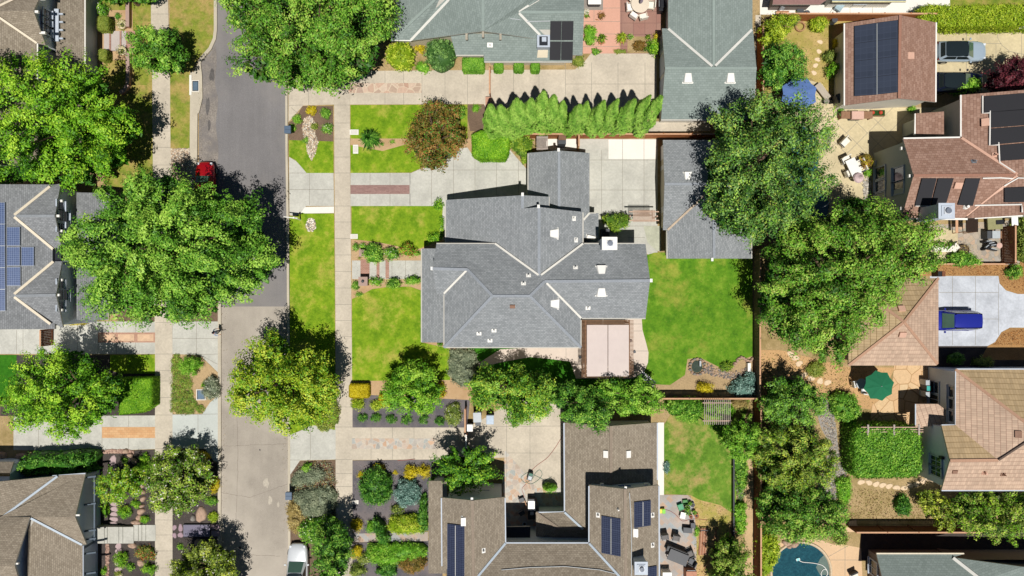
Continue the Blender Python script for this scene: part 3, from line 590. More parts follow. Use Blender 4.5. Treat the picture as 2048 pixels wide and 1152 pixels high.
for q, x, y in ((pl[2], 1148, 437), (pl[2], 1152, 480), (plu[1], 1151, 535), (plu[0], 1057, 551), (plu[0], 1047, 567), (plu[2], 1176, 616), (plu[4], 958, 667), (plu[4], 980, 681), (plu[4], 988, 661)): pvent(h4, q, x, y)
b = MB(); c0 = on(plu[4], 1025, 612); u_, s_, n_ = frame(plu[4]); b.box(c0 + n_ * .08, (.45, .3, .16), M=Matrix((u_, s_, n_)).transposed()); b.build('roof_vent', mat('rust_vent', '#8a6a58', .7), h4)
chimney(h4, (1219, 487), 0, 1.15, .95, 6.6, mat('chimney_white', '#d9dde6', .8, .04))
for x, y, h_ in ((1045, 389, 5.9), (1077, 413, 6.4), (1117, 300, 4.2), (864, 537, 6.1), (1302, 561, 6.65)):
    b = MB(); p = P(x, y, h_ - .1); b.box(p, (.22, .3, .22)); b.build('rafter_tail', white, h4)
b = MB(); p = P(1188, 446, 2.9)
# ---------------------------------------------------------------- grey garage behind it
h5 = house('grey_garage', 'detached grey shingled garage at the north end of the back lawn', 'garage', (1414, 400))
_, pg = roof(h5, [
    [(1326, 280, 2.7), (1500, 280, 2.7), (1500, 368, 3.75), (1329, 368, 3.75)],
    [(1329, 368, 3.75), (1427, 368, 3.75), (1334, 460, 2.72), (1326, 460, 2.7)],
    [(1427, 368, 3.75), (1428, 517, 3.95), (1334, 517, 2.7), (1334, 460, 2.72)],
    [(1427, 368, 3.75), (1500, 368, 3.75), (1503, 517, 2.7), (1428, 517, 3.95)]], roofG)
walls(h5, [(1326, 280, 2.7), (1500, 280, 2.7), (1503, 517, 2.7), (1428, 517, 3.9), (1334, 517, 2.7), (1334, 460, 2.7), (1326, 460, 2.7), (1329, 368, 3.7)], cream, .4)
valley(h5, [(1427, 370, 3.75, 1394, 405, 3.4), (1394, 405, 3.4, 1335, 460, 2.7)], mat('flashing_worn', '#b9a690', .7, .15, 3, .1))
caps(h5, [(1329, 368, 3.75, 1500, 368, 3.75), (1427, 368, 3.75, 1428, 517, 3.95)], capG)
gutter(h5, [(1334, 461, 2.7, 1334, 517, 2.7), (1503, 460, 2.7, 1503, 517, 2.7)], fascia)
dvent(h5, pg[0], 1375, 352, wide=.75, nar=.45, ln=.7)
b = MB(); b.box(P(1424, 519, 3.9), (.2, .3, .2)); b.build('rafter_tail', white, h5)
b = MB()
for yy in (308, 345, 400): pass
for (y0, y1) in ((290, 318), (330, 372), (384, 425)):
    X = P(1326, 300, 2.7).x + .38; ya = P(0, y0, 1).y; yb = P(0, y1, 1).y; d_ = MB(); d_.box((X, (ya + yb) / 2, 1.15), (.06, abs(ya - yb), 2.1)); d_.build('garage_door', white, h5)
# ---------------------------------------------------------------- green-roofed house and garage, north
h6 = house('green_house', 'house with grey-green shingles and black pool heating mats at the north edge', 'house', (960, 20))
R6 = (966, 62, 5.3)
_, p6 = roof(h6, [
    [(783, -60, 2.7), (783, 81, 2.7), (870, 0, 4.45), (930, -60, 5.2)],
    [(783, 81, 2.7), (822, 81, 2.7), (898, 0, 4.3), (930, -60, 5.2), (870, 0, 4.45)],
    [(822, 81, 2.75), R6, (966, -60, 5.3), (930, -60, 5.2), (898, 0, 4.3)],
    [R6, (1076, 78, 3.3), (1080, 71, 3.35), (1037, 25, 4.5), (1077, 0, 4.5), (1140, -60, 4.5), (966, -60, 5.3)]], roofGr)
_, p6b = roof(h6, [
    [(1037, 25, 4.5), (1168, 25, 4.5), (1168, -60, 3.2), (1140, -60, 3.2), (1077, 0, 4.1)],
    [(1037, 25, 4.5), (1080, 71, 3.45), (1085, 123, 2.75), (1144, 123, 2.75), (1144, 110, 2.9), (1165, 110, 2.9), (1168, 25, 4.5)]], roofGr)
_, p6c = roof(h6, [[(900, 66, 3.5), (1040, 66, 3.5), (1086, 78, 3.42), (1086, 124, 2.7), (968, 124, 2.7), (968, 111, 2.85), (912, 111, 2.85)]], roofGr, name='porch_roof')
walls(h6, [(783, -60, 2.7), (783, 81, 2.7), (822, 81, 2.7), (966, 62, 5.2), (1076, 78, 3.3), (1140, 78, 3.3), (1140, -60, 4.4)], cream, .4)
walls(h6, [(905, 66, 3.3), (1168, 66, 3.2), (1165, 110, 2.8), (1144, 112, 2.8), (1144, 123, 2.7), (968, 123, 2.7), (968, 110, 2.8), (912, 110, 2.8)], cream, .5)
caps(h6, [R6 + (966, -60, 5.3), (783, 81, 2.7, 870, 0, 4.45), (1037, 25, 4.5, 1168, 25, 4.5)], capGr)
valley(h6, [(822, 81, 2.75, 898, 0, 4.3), (1037, 23, 4.5, 1077, 0, 4.3), (1038, 27, 4.5, 1080, 71, 3.45)], flW, .22)
gutter(h6, [(783, 80, 2.7, 822, 81, 2.7)], white)
gutter(h6, [(912, 111, 2.85, 967, 111, 2.85), (969, 124, 2.7, 1144, 124, 2.72)], fascia)
for x, y, z in ((933, 68, 4.7), (966, 63, 5.25), (1001, 68, 4.7)):
    b = MB(); q = P(x, y, z); b.box(q + Vector((0, -.15, -.15)), (.2, .65, .2)); b.build('rafter_tail', mat('beam_beige', '#a89f8e', .8), h6)
rect_on(h6, p6[3], [(978, -20), (1014, -20), (1014, 44), (978, 39)], blackm, .1, name='pool_heating_mat')
for c_ in ([(1101, 42), (1123, 42), (1122, 80), (1100, 80)], [(1124, 42), (1147, 42), (1146, 80), (1123, 80)], [(1100, 83), (1122, 83), (1121, 120), (1099, 120)], [(1123, 83), (1146, 83), (1145, 120), (1122, 120)]): rect_on(h6, p6b[1], c_, blackm, .1, name='pool_heating_mat')
b = MB(); q = P(1087, 82, 3.9); b.box((q.x, q.y, 3.2), (1.15, 1.1, 1.4)); ac = b.build('rooftop_cooler', trimG, h6)
b = MB(); b.box((q.x, q.y, 3.92), (.75, .8, .05)); b.build('grille', frK, ac); b = MB(); b.box((q.x + .05, q.y + .1, 4.0), (.4, .4, .1)); b.build('lid', trimG, ac)
rect_on(h6, p6b[1], [(1076, 97), (1096, 97), (1095, 115), (1074, 115)], cream, .1, name='skylight')
pvent(h6, p6c[0], 980, 90, h=.3, fl=.5); pipe_on(h6, p6[3], [(1016, 37), (1040, 40)], pipeg); pipe_on(h6, p6b[1], [(1053, 43), (1100, 42)], pipeg)
h7 = house('green_garage', 'detached garage with grey-green shingles and two skylights', 'garage', (1415, 110))
_, p7 = roof(h7, [
    [(1336, -60, 2.8), (1336, 57, 2.8), (1427, 135, 4.1), (1427, -60, 4.1)],
    [(1427, -60, 4.1), (1427, 135, 4.1), (1505, 58, 2.8), (1505, -60, 2.8)],
    [(1324, 57, 2.75), (1336, 57, 2.8), (1427, 137, 4.1), (1330, 137, 4.05)],
    [(1427, 137, 4.1), (1505, 58, 2.8), (1506, 57, 2.75), (1513, 137, 4.05)],
    [(1330, 137, 4.05), (1513, 137, 4.05), (1507, 240, 2.75), (1322, 240, 2.75)]], roofGr)
walls(h7, [(1336, -60, 2.8), (1336, 57, 2.8), (1324, 57, 2.75), (1330, 137, 4.0), (1322, 240, 2.75), (1507, 240, 2.75), (1513, 137, 4.0), (1505, 57, 2.75), (1505, -60, 2.8)], wallW, .4)
caps(h7, [(1330, 137, 4.05, 1513, 137, 4.05), (1427, -60, 4.1, 1427, 130, 4.1)], capGr); valley(h7, [(1336, 58, 2.8, 1424, 133, 4.08), (1503, 60, 2.8, 1430, 132, 4.08)], flW, .22)
dvent(h7, p7[4], 1376, 156, wide=.9, nar=.55, ln=.85); dvent(h7, p7[4], 1461, 156, wide=.9, nar=.55, ln=.85)
gutter(h7, [(1322, 240, 2.75, 1440, 240, 2.75)], fascia)
for (y0, y1) in ((70, 105), (112, 150), (158, 196)):
    X = P(1324, 100, 2.7).x + .36; ya = P(0, y0, 1).y; yb = P(0, y1, 1).y; b = MB(); b.box((X, (ya + yb) / 2, 1.15), (.06, abs(ya - yb), 2.1)); b.build('garage_door', trimG, h7)
# ---------------------------------------------------------------- west houses
h1 = house('brown_house', 'brown-grey shingled house with a gabled dormer behind the broad bright green tree', 'house', (40, 60))
_, p1 = roof(h1, [
    [(-200, -80, 9.4), (-200, 330, 9.4), (75, 330, 5.5), (75, -80, 5.5)],
    [(-20, 22, 6.9), (75, 87, 5.52), (91, 90, 5.4), (67, 22, 6.75)],
    [(-20, 22, 6.9), (67, 22, 6.75), (88, -25, 5.4), (75, -25, 5.5)]], roofB)
_, p1b = roof(h1, [[(118, -80, 3.9), (112, 100, 3.9), (112, 330, 3.9), (170, 330, 2.8), (170, -80, 2.8)]], roofB, name='porch_roof')
w1 = walls(h1, [(-200, -80, 8.1), (-200, 330, 8.1), (75, 330, 5.5), (75, 92, 5.5), (91, 92, 5.5), (67, 22, 6.7), (88, -25, 5.4), (75, -27, 5.5), (75, -80, 5.5)], wallG, .35)
walls(h1, [(112, -80, 2.9), (112, 330, 2.9), (170, 330, 2.8), (170, -80, 2.8)], wallG, .5, z0=0)
valley(h1, [(-4, 33, 6.75, 75, 87, 5.5), (-18, 21, 6.75, 32, -3, 6.2)], flC); gutter(h1, [(75, 87, 5.5, 75, 200, 5.5), (170, -50, 2.8, 170, 300, 2.8)], white)
XW = P(79, 50, 5.5).x + .02
XW = P(91, 50, 5.5).x - .33
for ya, yb in ((20, 34), (37, 51), (53, 68)): win_x(h1, XW, 1, 86, ya, 100, yb, cols=1, rows=2, fr=trimG)
b = MB(); zz = 3.95; yc = (P(0, 20, 4).y + P(0, 80, 4).y) / 2; b.box((XW + .25, yc, zz), (.45, 2.9, .12)); fb = b.build('flower_ledge', trimG, h1)
for y in (27, 43, 59, 76): b = MB(); b.box((XW + .55, P(0, y, 4).y, zz - .1), (.5, .14, .16)); b.build('bracket', trimG, fb)
for x, y, z in ((72, 24, 6.5), (86, 66, 5.8), (84, -2, 5.9)): b = MB(); b.box(P(x, y, z), (.5, .2, .2)); b.build('rafter_tail', white, h1)
h2 = house('solar_house', 'grey shingled house with twin gables and blue solar panels', 'house', (60, 520))
_, p2 = roof(h2, [
    [(-160, 368, 9.1), (-160, 660, 9.1), (110, 658, 5.42), (110, 369, 5.42)],
    [(29, 432, 6.6), (105, 370, 5.55), (121, 367, 5.5), (110, 432, 6.6)],
    [(29, 432, 6.6), (110, 432, 6.6), (124, 500, 5.5), (110, 500, 5.55)],
    [(29, 592, 6.6), (110, 523, 5.55), (124, 522, 5.5), (112, 590, 6.6)],
    [(29, 592, 6.6), (112, 590, 6.6), (126, 655, 5.45), (122, 655, 5.5)]], roofG2)
_, p2c = roof(h2, [[(-60, 640, 3.4), (112, 652, 5.3), (80, 661, 5.5), (80, 660, 5.3), (-60, 660, 5.3)]], roofG2, name='eave') if 0 else (0, 0)
_, p2b = roof(h2, [[(153, 385, 3.9), (219, 386, 2.8), (217, 640, 2.8), (153, 640, 3.9)]], roofG2, name='porch_roof')
walls(h2, [(-160, 368, 9), (-160, 658, 9), (110, 658, 5.4), (126, 656, 5.45), (112, 590, 6.6), (124, 522, 5.5), (110, 521, 5.5), (110, 502, 5.5), (124, 500, 5.5), (110, 432, 6.6), (121, 367, 5.5), (110, 369, 5.4)], wallS, .3)
walls(h2, [(153, 386, 2.9), (217, 386, 2.8), (215, 640, 2.8), (153, 640, 2.9)], wallS, .5)
caps(h2, [(29, 432, 6.55, 110, 432, 6.6), (29, 592, 6.55, 112, 590, 6.6)], capG2)
valley(h2, [(30, 430, 6.55, 101, 373, 5.6), (30, 434, 6.55, 108, 499, 5.6), (30, 588, 6.55, 108, 523, 5.6), (30, 594, 6.55, 102, 648, 5.65)], flC, .22)
gutter(h2, [(217, 387, 2.8, 216, 640, 2.8)], mat('gutter_tan', '#c2b9a0', .6))
panels(h2, p2[0], [(-60, 405), (11, 405), (12, 622), (-60, 622)], 2, 5, sol1, frW)
for x0, y0, x1, y1 in ((14, 454, 41, 492), (14, 494, 41, 532), (14, 534, 42, 572), (43, 494, 69, 532)): panels(h2, p2[0], [(x0, y0), (x1, y0), (x1, y1), (x0, y1)], 1, 1, sol1, frW)
q = P(117, 510, 6.3); b = MB(); b.box((q.x, q.y, 5.6), (.65, 1.0, 1.4)); ch = b.build('chimney', wallS, h2); b = MB()
for dx, dy, a, e in ((-.34, 0, .06, 1.1), (.34, 0, .06, 1.1), (0, -.52, .74, .06), (0, .52, .74, .06)): b.box((q.x + dx, q.y + dy, 6.4), (a, e, .22))
b.box((q.x, q.y, 6.31), (.62, .98, .02)); b.build('chimney_cap', frK, ch)
XW = -39.27
for yc in (432, 590):
    for dy in (-22, 0, 22):
        tall = dy == 0; win_x(h2, XW, 1, 113 if not tall else 116, yc + dy - 8 - 2 * tall, 126 if not tall else 135, yc + dy + 8 + 2 * tall, cols=1, rows=2, fr=trimG)
    for dx, dy in ((0, -30), (0, 30), (-6, 0)): b = MB(); b.box(P(121 + dx, yc + dy, 5.7 + (dy == 0) * .6), (.45, .2, .2)); b.build('rafter_tail', white, h2)
b = MB()
h3 = house('stone_garden_house', 'brown-grey shingled house beside the boulder garden', 'house', (60, 1050))
_, p3 = roof(h3, [
    [(-260, 985, 4.3), (0, 963, 3.6), (116, 952, 2.95), (0, 1038, 4.3), (-60, 1090, 4.6), (-260, 1090, 4.6)],
    [(116, 951, 2.95), (171, 947, 2.9), (150, 1034, 4.45), (0, 1034, 4.45), (0, 1038, 4.3)],
    [(0, 1034, 4.45), (150, 1034, 4.45), (173, 1089, 3.0), (165, 1089, 3.05), (62, 1035, 4.4), (-30, 1034, 4.45)] if 0 else [(62, 1034, 4.45), (150, 1034, 4.45), (173, 1089, 3.0), (165, 1089, 3.05)],
    [(62, 1036, 4.4), (165, 1089, 3.05), (166, 1300, 3.0), (50, 1300, 4.9), (58, 1040, 4.6)]], roofB)
_, p3b = roof(h3, [[(0, 1034, 4.45), (60, 1034, 4.6), (29, 1131, 6.1), (-200, 1131, 6.1), (-200, 1060, 4.8)], [(-200, 1131, 6.1), (29, 1131, 6.1), (60, 1235, 4.5), (-200, 1235, 4.5)]], roofB)
walls(h3, [(-200, 985, 4.2), (116, 952, 2.9), (171, 947, 2.9), (150, 1034, 4.4), (173, 1089, 2.9), (166, 1091, 2.9), (166, 1300, 2.9), (-200, 1300, 4)], wallB, .35)
walls(h3, [(-200, 1040, 4.5), (60, 1036, 4.55), (29, 1131, 6.0), (60, 1233, 4.5), (-200, 1233, 4.5)], wallB, .35, z0=2.5)
valley(h3, [(116, 952, 3.0, 0, 1038, 4.35), (63, 1036, 4.45, 165, 1089, 3.05)], flB, .19)
gutter(h3, [(105, 952, 2.9, 171, 947, 2.9), (166, 1091, 3.0, 166, 1300, 3.0)], trimG)
rafters(h3, [(155, 1031, 4.4), (32, 1128, 6.0)], white)
_, p3c = roof(h3, [[(-60, 924, 2.8), (27, 924, 2.8), (20, 946, 3.5), (-60, 946, 3.5)]], roofB, name='porch_roof'); walls(h3, [(-60, 924, 2.7), (27, 924, 2.7), (20, 975, 2.7), (-60, 975, 2.7)], wallB, .3)
# porch beams and posts of the boulder-garden house, eave shade put into their colour
b = MB()
for y in (958, 1012, 1065, 1082, 1110, 1150): b.bar(P(150, y, 2.5), P(193, y - 6, 2.5), .14, .2)
b.bar(P(190, 950, 2.4), P(190, 1080, 2.4), .14, .2); b.build('pergola_beam', mat('beam_shade_tone', '#5d6873', .8), h3)
b = MB()
for y in (952, 1010, 1078): b = MB(); q = P(196, y, 0); b.box((q.x, q.y, 1.2), (.2, .2, 2.4)); b.build('porch_post', mat('beam_shade_tone', '#5d6873'), h3)
# ---------------------------------------------------------------- south house (brown shingles, solar)
h8 = house('courtyard_house', 'brown-grey shingled house wrapped round a dark courtyard with solar panels', 'house', (1100, 1040))
_, p8 = roof(h8, [
    [(883, 995, 5.5), (945, 1001, 6.9), (950, 1160, 6.9), (940, 1152, 6.7), (883, 1130, 5.5)] if 0 else [(883, 995, 5.5), (945, 1001, 6.9), (947, 1162, 6.9), (920, 1152, 6.3), (884, 1132, 5.5)],
    [(945, 1001, 6.9), (1010, 994, 5.5), (1011, 1086, 5.5), (955, 1154, 6.8), (947, 1162, 6.9)],
    [(955, 1154, 6.8), (1011, 1086, 5.5), (1178, 1086, 5.5), (1246, 1160, 6.9), (947, 1162, 6.9)],
    [(1178, 970, 5.5), (1250, 978, 6.9), (1252, 1250, 6.9), (1246, 1160, 6.9), (1178, 1086, 5.5)],
    [(1250, 978, 6.9), (1317, 970, 5.5), (1319, 1250, 5.5), (1252, 1250, 6.9)],
    [(947, 1162, 6.9), (1246, 1160, 6.9), (1252, 1250, 5.5), (890, 1250, 5.5), (884, 1200, 5.5)]], roofB)
_, p8b = roof(h8, [
    [(1128, 845, 2.9), (1222, 852, 4.3), (1222, 1010, 4.3), (1166, 1060, 3.5), (1129, 1024, 2.9)],
    [(1222, 852, 4.3), (1315, 845, 2.9), (1315, 1010, 2.9), (1222, 1010, 4.3)]], roofB)
_, p8c = roof(h8, [
    [(1072, 1025, 2.9), (1129, 1024, 2.92), (1166, 1058, 3.5), (1180, 1056, 3.5), (1115, 1057, 3.5), (1115, 1053, 3.5)],
    [(1072, 1025, 2.9), (1115, 1055, 3.5), (1100, 1082, 2.9), (1072, 1082, 2.8)],
    [(1115, 1055, 3.5), (1180, 1056, 3.5), (1180, 1090, 3.0), (1100, 1086, 2.9), (1100, 1082, 2.9)]], roofB)
_, p8d = roof(h8, [[(857, 962, 3.0), (894, 962, 3.7), (894, 1147, 3.7), (857, 1147, 3.0)]], roofB, name='porch_roof')
_, p8e = roof(h8, [[(1008, 1054, 2.9), (1061, 1053, 2.9), (1060, 1090, 3.3), (1008, 1090, 3.3)]], frK, name='flat_roof')
walls(h8, [(883, 995, 5.5), (945, 1001, 6.9), (1010, 994, 5.5), (1011, 1086, 5.5), (1178, 1086, 5.5), (1178, 970, 5.5), (1250, 978, 6.9), (1317, 970, 5.5), (1319, 1250, 5.5), (884, 1250, 5.5)], wallG, .4)
walls(h8, [(1128, 845, 2.9), (1222, 852, 4.3), (1315, 845, 2.9), (1315, 1010, 2.9), (1180, 1090, 2.9), (1072, 1088, 2.9), (1072, 1025, 2.9), (1129, 1024, 2.9)], wallG, .35)
walls(h8, [(857, 962, 2.9), (890, 962, 2.9), (890, 1147, 2.9), (857, 1147, 2.9)], wallG, .35)
caps(h8, [(945, 1001, 6.9, 947, 1162, 6.9), (1250, 978, 6.9, 1252, 1250, 6.9), (947, 1162, 6.9, 1246, 1160, 6.9), (1222, 852, 4.3, 1222, 985, 4.3), (1072, 1025, 2.9, 1115, 1055, 3.5), (1115, 1056, 3.5, 1165, 1057, 3.5)], capB)
valley(h8, [(1011, 1086, 5.5, 956, 1152, 6.8), (1178, 1086, 5.5, 1243, 1157, 6.85), (1129, 1024, 2.95, 1166, 1058, 3.52)], flB, .19)
gutter(h8, [(883, 996, 5.5, 884, 1132, 5.5), (1010, 996, 5.5, 1011, 1085, 5.5), (1012, 1086, 5.5, 1177, 1086, 5.5), (1178, 972, 5.5, 1178, 1084, 5.5), (1318, 972, 5.5, 1319, 1250, 5.5), (1128, 846, 2.9, 1129, 1023, 2.9), (1073, 1025, 2.9, 1128, 1024, 2.9), (1315, 846, 2.9, 1315, 960, 2.9)], trimG)
panels(h8, p8[0], [(896, 1047), (930, 1051), (930, 1154), (896, 1150)], 2, 4, sol2, frD, .006); panels(h8, p8[3], [(1204, 1031), (1242, 1037), (1242, 1112), (1204, 1105)], 2, 3, sol2, frD, .006)
panels(h8, p8[4], [(1267, 1004), (1300, 1000), (1300, 1050), (1267, 1055)], 2, 2, sol2, frD, .006); panels(h8, p8[4], [(1294, 1134), (1312, 1131), (1312, 1180), (1294, 1184)], 1, 2, sol2, frD, .006)
for q_, p_ in ((p8[0], [(912.5, 1050), (912.5, 1150)]), (p8[3], [(1223, 1036), (1223, 1107)]), (p8[4], [(1284, 1003), (1284, 1051)])): pipe_on(h8, q_, p_, flW, .022, .16, 'array_rail')
for x, y in ((1212, 908), (1256, 908)): 
    b = MB(); pp = p8b[0] if x < 1222 else p8b[1]; u_, s_, n_ = frame(pp); b.box(on(pp, x, y, .08), (.62, .42, .16), M=Matrix((u_, s_, n_)).transposed()); b.build('skylight', white, h8)
for q, x, y, k in ((p8[0], 928, 1043, 'd'), (p8[3], 1196, 1030, 'p'), (p8[3], 1236, 1018, 'p'), (p8[4], 1305, 1030, 'p'), (p8[4], 1270, 1065, 'd'), (p8[4], 1305, 1090, 'p'), (p8[1], 967, 1101, 'p')): dvent(h8, q, x, y, wide=.85, nar=.75, ln=.4) if k == 'd' else pvent(h8, q, x, y)
chimney(h8, (1282, 1136), 5, .95, .95, 7.7, wallG, capm=trimG)
pipe_on(h8, p8[2], [(1003, 1140), (1060, 1135), (1130, 1133), (1200, 1140), (1232, 1148)], pipeg, .03)
pipe_on(h8, p8[4], [(1262, 1152), (1262, 1060), (1258, 985)], pipeg, .03)
YW = P(945, 1001, 5.5).y + .42; 
win_y(h8, P(0, 995, 5.5).y - .42, 1, 957, 985, 975, 991, cols=2, fr=trimG, gl=mat('glass_blue', '#4a6aa0', .1, spec=.8))
YW = P(0, 970, 5.5).y - .42
for x in (1204, 1292): b = MB(); b.box(P(x, 970, 5.1), (.3, .3, .25)); b.build('soffit_light', white, h8)
b = MB(); b.box((P(1250, 0, 4.8).x, YW + .05, 4.6), (1.1, .1, .35)); b.build('gable_vent', mat('glass_blue', '#4a6aa0', .1), h8)
for x, y, z in ((944, 998, 6.7), (1251, 976, 6.7)): b = MB(); b.box(P(x, y, z), (.2, .3, .2)); b.build('rafter_tail', white, h8)
# ---------------------------------------------------------------- red-brown garage and house, north-east
h9 = house('solar_garage', 'red-brown shingled garage with a large black solar array', 'garage', (1780, 120))
_, p9 = roof(h9, [[(1689, 47, 2.9), (1800, 30, 5.0), (1798, 197, 5.0), (1689, 211, 2.9)], [(1800, 30, 5.0), (1872, 45, 2.9), (1871, 204, 2.9), (1798, 197, 5.0)]], roofR)
walls(h9, [(1689, 47, 2.9), (1800, 30, 5.0), (1872, 45, 2.9), (1871, 204, 2.9), (1798, 197, 5.0), (1689, 211, 2.9)], wallW, .35)
caps(h9, [(1800, 30, 5.0, 1798, 197, 5.0)], capR); gutter(h9, [(1689, 47, 2.9, 1689, 211, 2.9), (1872, 45, 2.9, 1871, 204, 2.9)], white, .16)
panels(h9, p9[0], [(1709, 53), (1753, 46.5), (1753, 190), (1709, 193)], 1, 4, solb, frK, .004); panels(h9, p9[0], [(1755, 46), (1796, 41), (1796, 185), (1755, 189.5)], 1, 4, solb, frK, .004)
pipe_on(h9, p9[0], [(1754, 48), (1754, 190)], pipeg, .03, .15); b = MB(); b.box(on(p9[1], 1820, 112, .08), (.55, .6, .12)); b.build('roof_vent', flP, h9)
h10 = house('pool_house', 'tall red-brown shingled house with black pool heating mats and grey walls', 'house', (1930, 330))
_, p10 = roof(h10, [
    [(1806, 277, 5.5), (1922, 275, 5.5), (2035, 350, 7.25), (1827, 351, 7.05)],
    [(1827, 351, 7.05), (2035, 351, 7.25), (1935, 433, 5.5), (1930, 437, 5.45), (1803, 437, 5.45)],
    [(1922, 190, 5.5), (2230, 165, 10.27), (2230, 350, 10.27), (2035, 350, 7.25), (1922, 275, 5.5)],
    [(2035, 351, 7.25), (2230, 351, 10.27), (2230, 430, 10.27), (2046, 430, 7.42), (1950, 436, 5.93), (1933, 436, 5.65)]], roofR)
_, p10b = roof(h10, [[(1830, 227, 2.8), (1888, 223, 3.6), (1888, 270, 3.6), (1830, 270, 2.8)]], roofR, name='porch_roof')
walls(h10, [(1806, 277, 5.5), (1922, 275, 5.5), (1922, 190, 5.5), (2230, 165, 8.8), (2230, 430, 5.5), (2046, 430, 5.5), (1803, 437, 5.5), (1827, 351, 7.05)], wallO, .25)
walls(h10, [(1832, 228, 2.8), (1895, 226, 2.8), (1895, 268, 2.8), (1832, 268, 2.8)], wallO, .3)
caps(h10, [(1827, 351, 7.05, 2035, 350, 7.25)], capR); valley(h10, [(1922, 276, 5.5, 2033, 349, 7.22), (2033, 352, 7.22, 1933, 433, 5.5)], flP, .22)
gutter(h10, [(1807, 277, 5.5, 1920, 275, 5.5), (1922, 190, 5.5, 1922, 273, 5.5), (1804, 438, 5.45, 1935, 438, 5.45), (1950, 436, 5.8, 2046, 431, 7.3), (1831, 227, 2.8, 1830, 270, 2.8)], white, .16)
XW = P(1806, 300, 5.5).x + .25
win_x(h10, XW, -1, 1752, 334, 1771, 357, cols=1, rows=1, fr=trimG); win_x(h10, XW, -1, 1752, 361, 1771, 382, cols=1, fr=trimG); win_x(h10, XW, -1, 1752, 386, 1771, 406, cols=1, fr=trimG)
win_x(h10, XW, -1, 1788, 335, 1808, 361, cols=1, fr=trimG); win_x(h10, XW, -1, 1788, 364, 1808, 387, cols=1, fr=trimG)
b = MB(); zz = H - XW * F / (1751 - 1024); b.box((XW - .06, P(0, 326, zz).y, zz), (.1, .5, .35)); b.build('wall_vent', trimG, h10)
for x, y, z in ((1805, 297, 5.3), (1821, 352, 6.5), (1804, 417, 5.3)): b = MB(); b.box(P(x, y, z), (.4, .25, .25)); b.build('soffit_light', white, h10)
for c_ in ([(1968, 193), (2060, 186), (2060, 219), (1968, 226)], [(1981, 224), (2060, 218), (2060, 250), (1981, 256)], [(1981, 258), (2060, 252), (2060, 283), (1981, 290)], [(2000, 291), (2060, 286), (2060, 318), (2000, 322)]): rect_on(h10, p10[2], c_, blackm, .12, name='pool_heating_mat')
for c_ in ([(1843, 356), (1872, 356), (1858, 411), (1828, 411)], [(1875, 356), (1906, 356), (1890, 409), (1861, 411)], [(1930, 356), (1959, 356), (1944, 411), (1914, 409)]): rect_on(h10, p10[1], c_, blackm, .12, name='pool_heating_mat')
rect_on(h10, p10[3], [(2009, 376), (2060, 374), (2060, 404), (2009, 405)], blackm, .12, name='pool_heating_mat')
pipe_on(h10, p10[1], [(1964, 356), (2000, 355), (2028, 357)], white, .06); pipe_on(h10, p10[1], [(1830, 411), (1858, 411), (1890, 412), (1906, 411)], white, .05)
pipe_on(h10, p10[2], [(1965, 192), (1965, 227), (1980, 226), (1980, 222), (1979, 291), (1997, 290), (1997, 285), (1999, 325), (2030, 345)], white, .06)
pipe_on(h10, p10[3], [(2008, 372), (2036, 356), (2060, 357)], white, .06); pipe_on(h10, p10[3], [(1949, 411), (2043, 409), (2044, 425)], white, .07)
for q, x, y in ((p10[2], 1970, 245), (p10[1], 1915, 370)): b = MB(); u_, s_, n_ = frame(q); b.box(on(q, x, y, .1), (.65, .55, .18), M=Matrix((u_, s_, n_)).transposed()); b.build('roof_vent', flP, h10)
pvent(h10, p10[0], 1947, 323, steel); pvent(h10, p10[2], 1989, 310, flP); pvent(h10, p10[1], 1931, 414, white, .12)
chimney(h10, (1892, 422), 4.8, 1.2, 1.15, 8.4, wallS, capm=trimG)
# ---------------------------------------------------------------- tiled garage and tiled house, east
h11 = house('tiled_garage', 'pyramid-roofed garage with pink and tan clay tiles beside the blue car', 'garage', (1790, 640))
ap = (1808, 644, 4.9)
_, p11 = roof(h11, [[(1697, 560, 2.8), (1877, 556, 2.8), ap], [(1697, 731, 2.8), (1697, 560, 2.8), ap]], tileT)
_, p11b = roof(h11, [[(1877, 556, 2.8), (1877, 724, 2.8), (1873, 731, 2.8), ap], [(1873, 731, 2.8), (1697, 731, 2.8), ap]], tileP)
walls(h11, [(1697, 560, 2.8), (1877, 556, 2.8), (1877, 731, 2.8), (1697, 731, 2.8)], wallT, .4)
caps(h11, [(1877, 556, 2.8) + ap, (1697, 560, 2.8) + ap, (1697, 731, 2.8) + ap, (1875, 728, 2.8) + ap], capP)
for pp, x, y in ((p11[0], 1802, 618), (p11b[1], 1804, 668)): b = MB(); u_, s_, n_ = frame(pp); b.box(on(pp, x, y, .1), (.6, .5, .18), M=Matrix((u_, s_, n_)).transposed()); b.build('roof_vent', flP, h11)
h12 = house('tiled_house', 'large pale walled house with pink and tan clay tile roofs', 'house', (1960, 860))
hE, hR = 4.6, 5.95
_, p12 = roof(h12, [[(1911, 739, hE), (2230, 738, hE), (2230, 930, 8.0), (2060, 852, 6.9)], [(1883, 850, hE), (1911, 850, hE + .02), (1996, 920, hR), (1900, 921, hR)]], tileT)
_, p12b = roof(h12, [[(1911, 739, hE), (2060, 852, 6.9), (2230, 930, 8.0), (2100, 852, 7.2), (1996, 920, hR), (1911, 850, hE + .02)] if 0 else [(1911, 739, hE), (2060, 852, 6.9), (2075, 868, 6.95), (1996, 920, hR), (1911, 850, hE + .02)],
    [(1883, 981, hE), (1900, 921, hR), (1996, 920, hR), (2075, 868, 6.95), (2230, 868, 6.95), (2230, 981, hE)]], tileP)
walls(h12, [(1911, 739, hE), (2230, 738, hE), (2230, 981, hE), (1883, 981, hE), (1900, 921, hR), (1883, 850, hE), (1911, 850, hE)], wallS, .3)
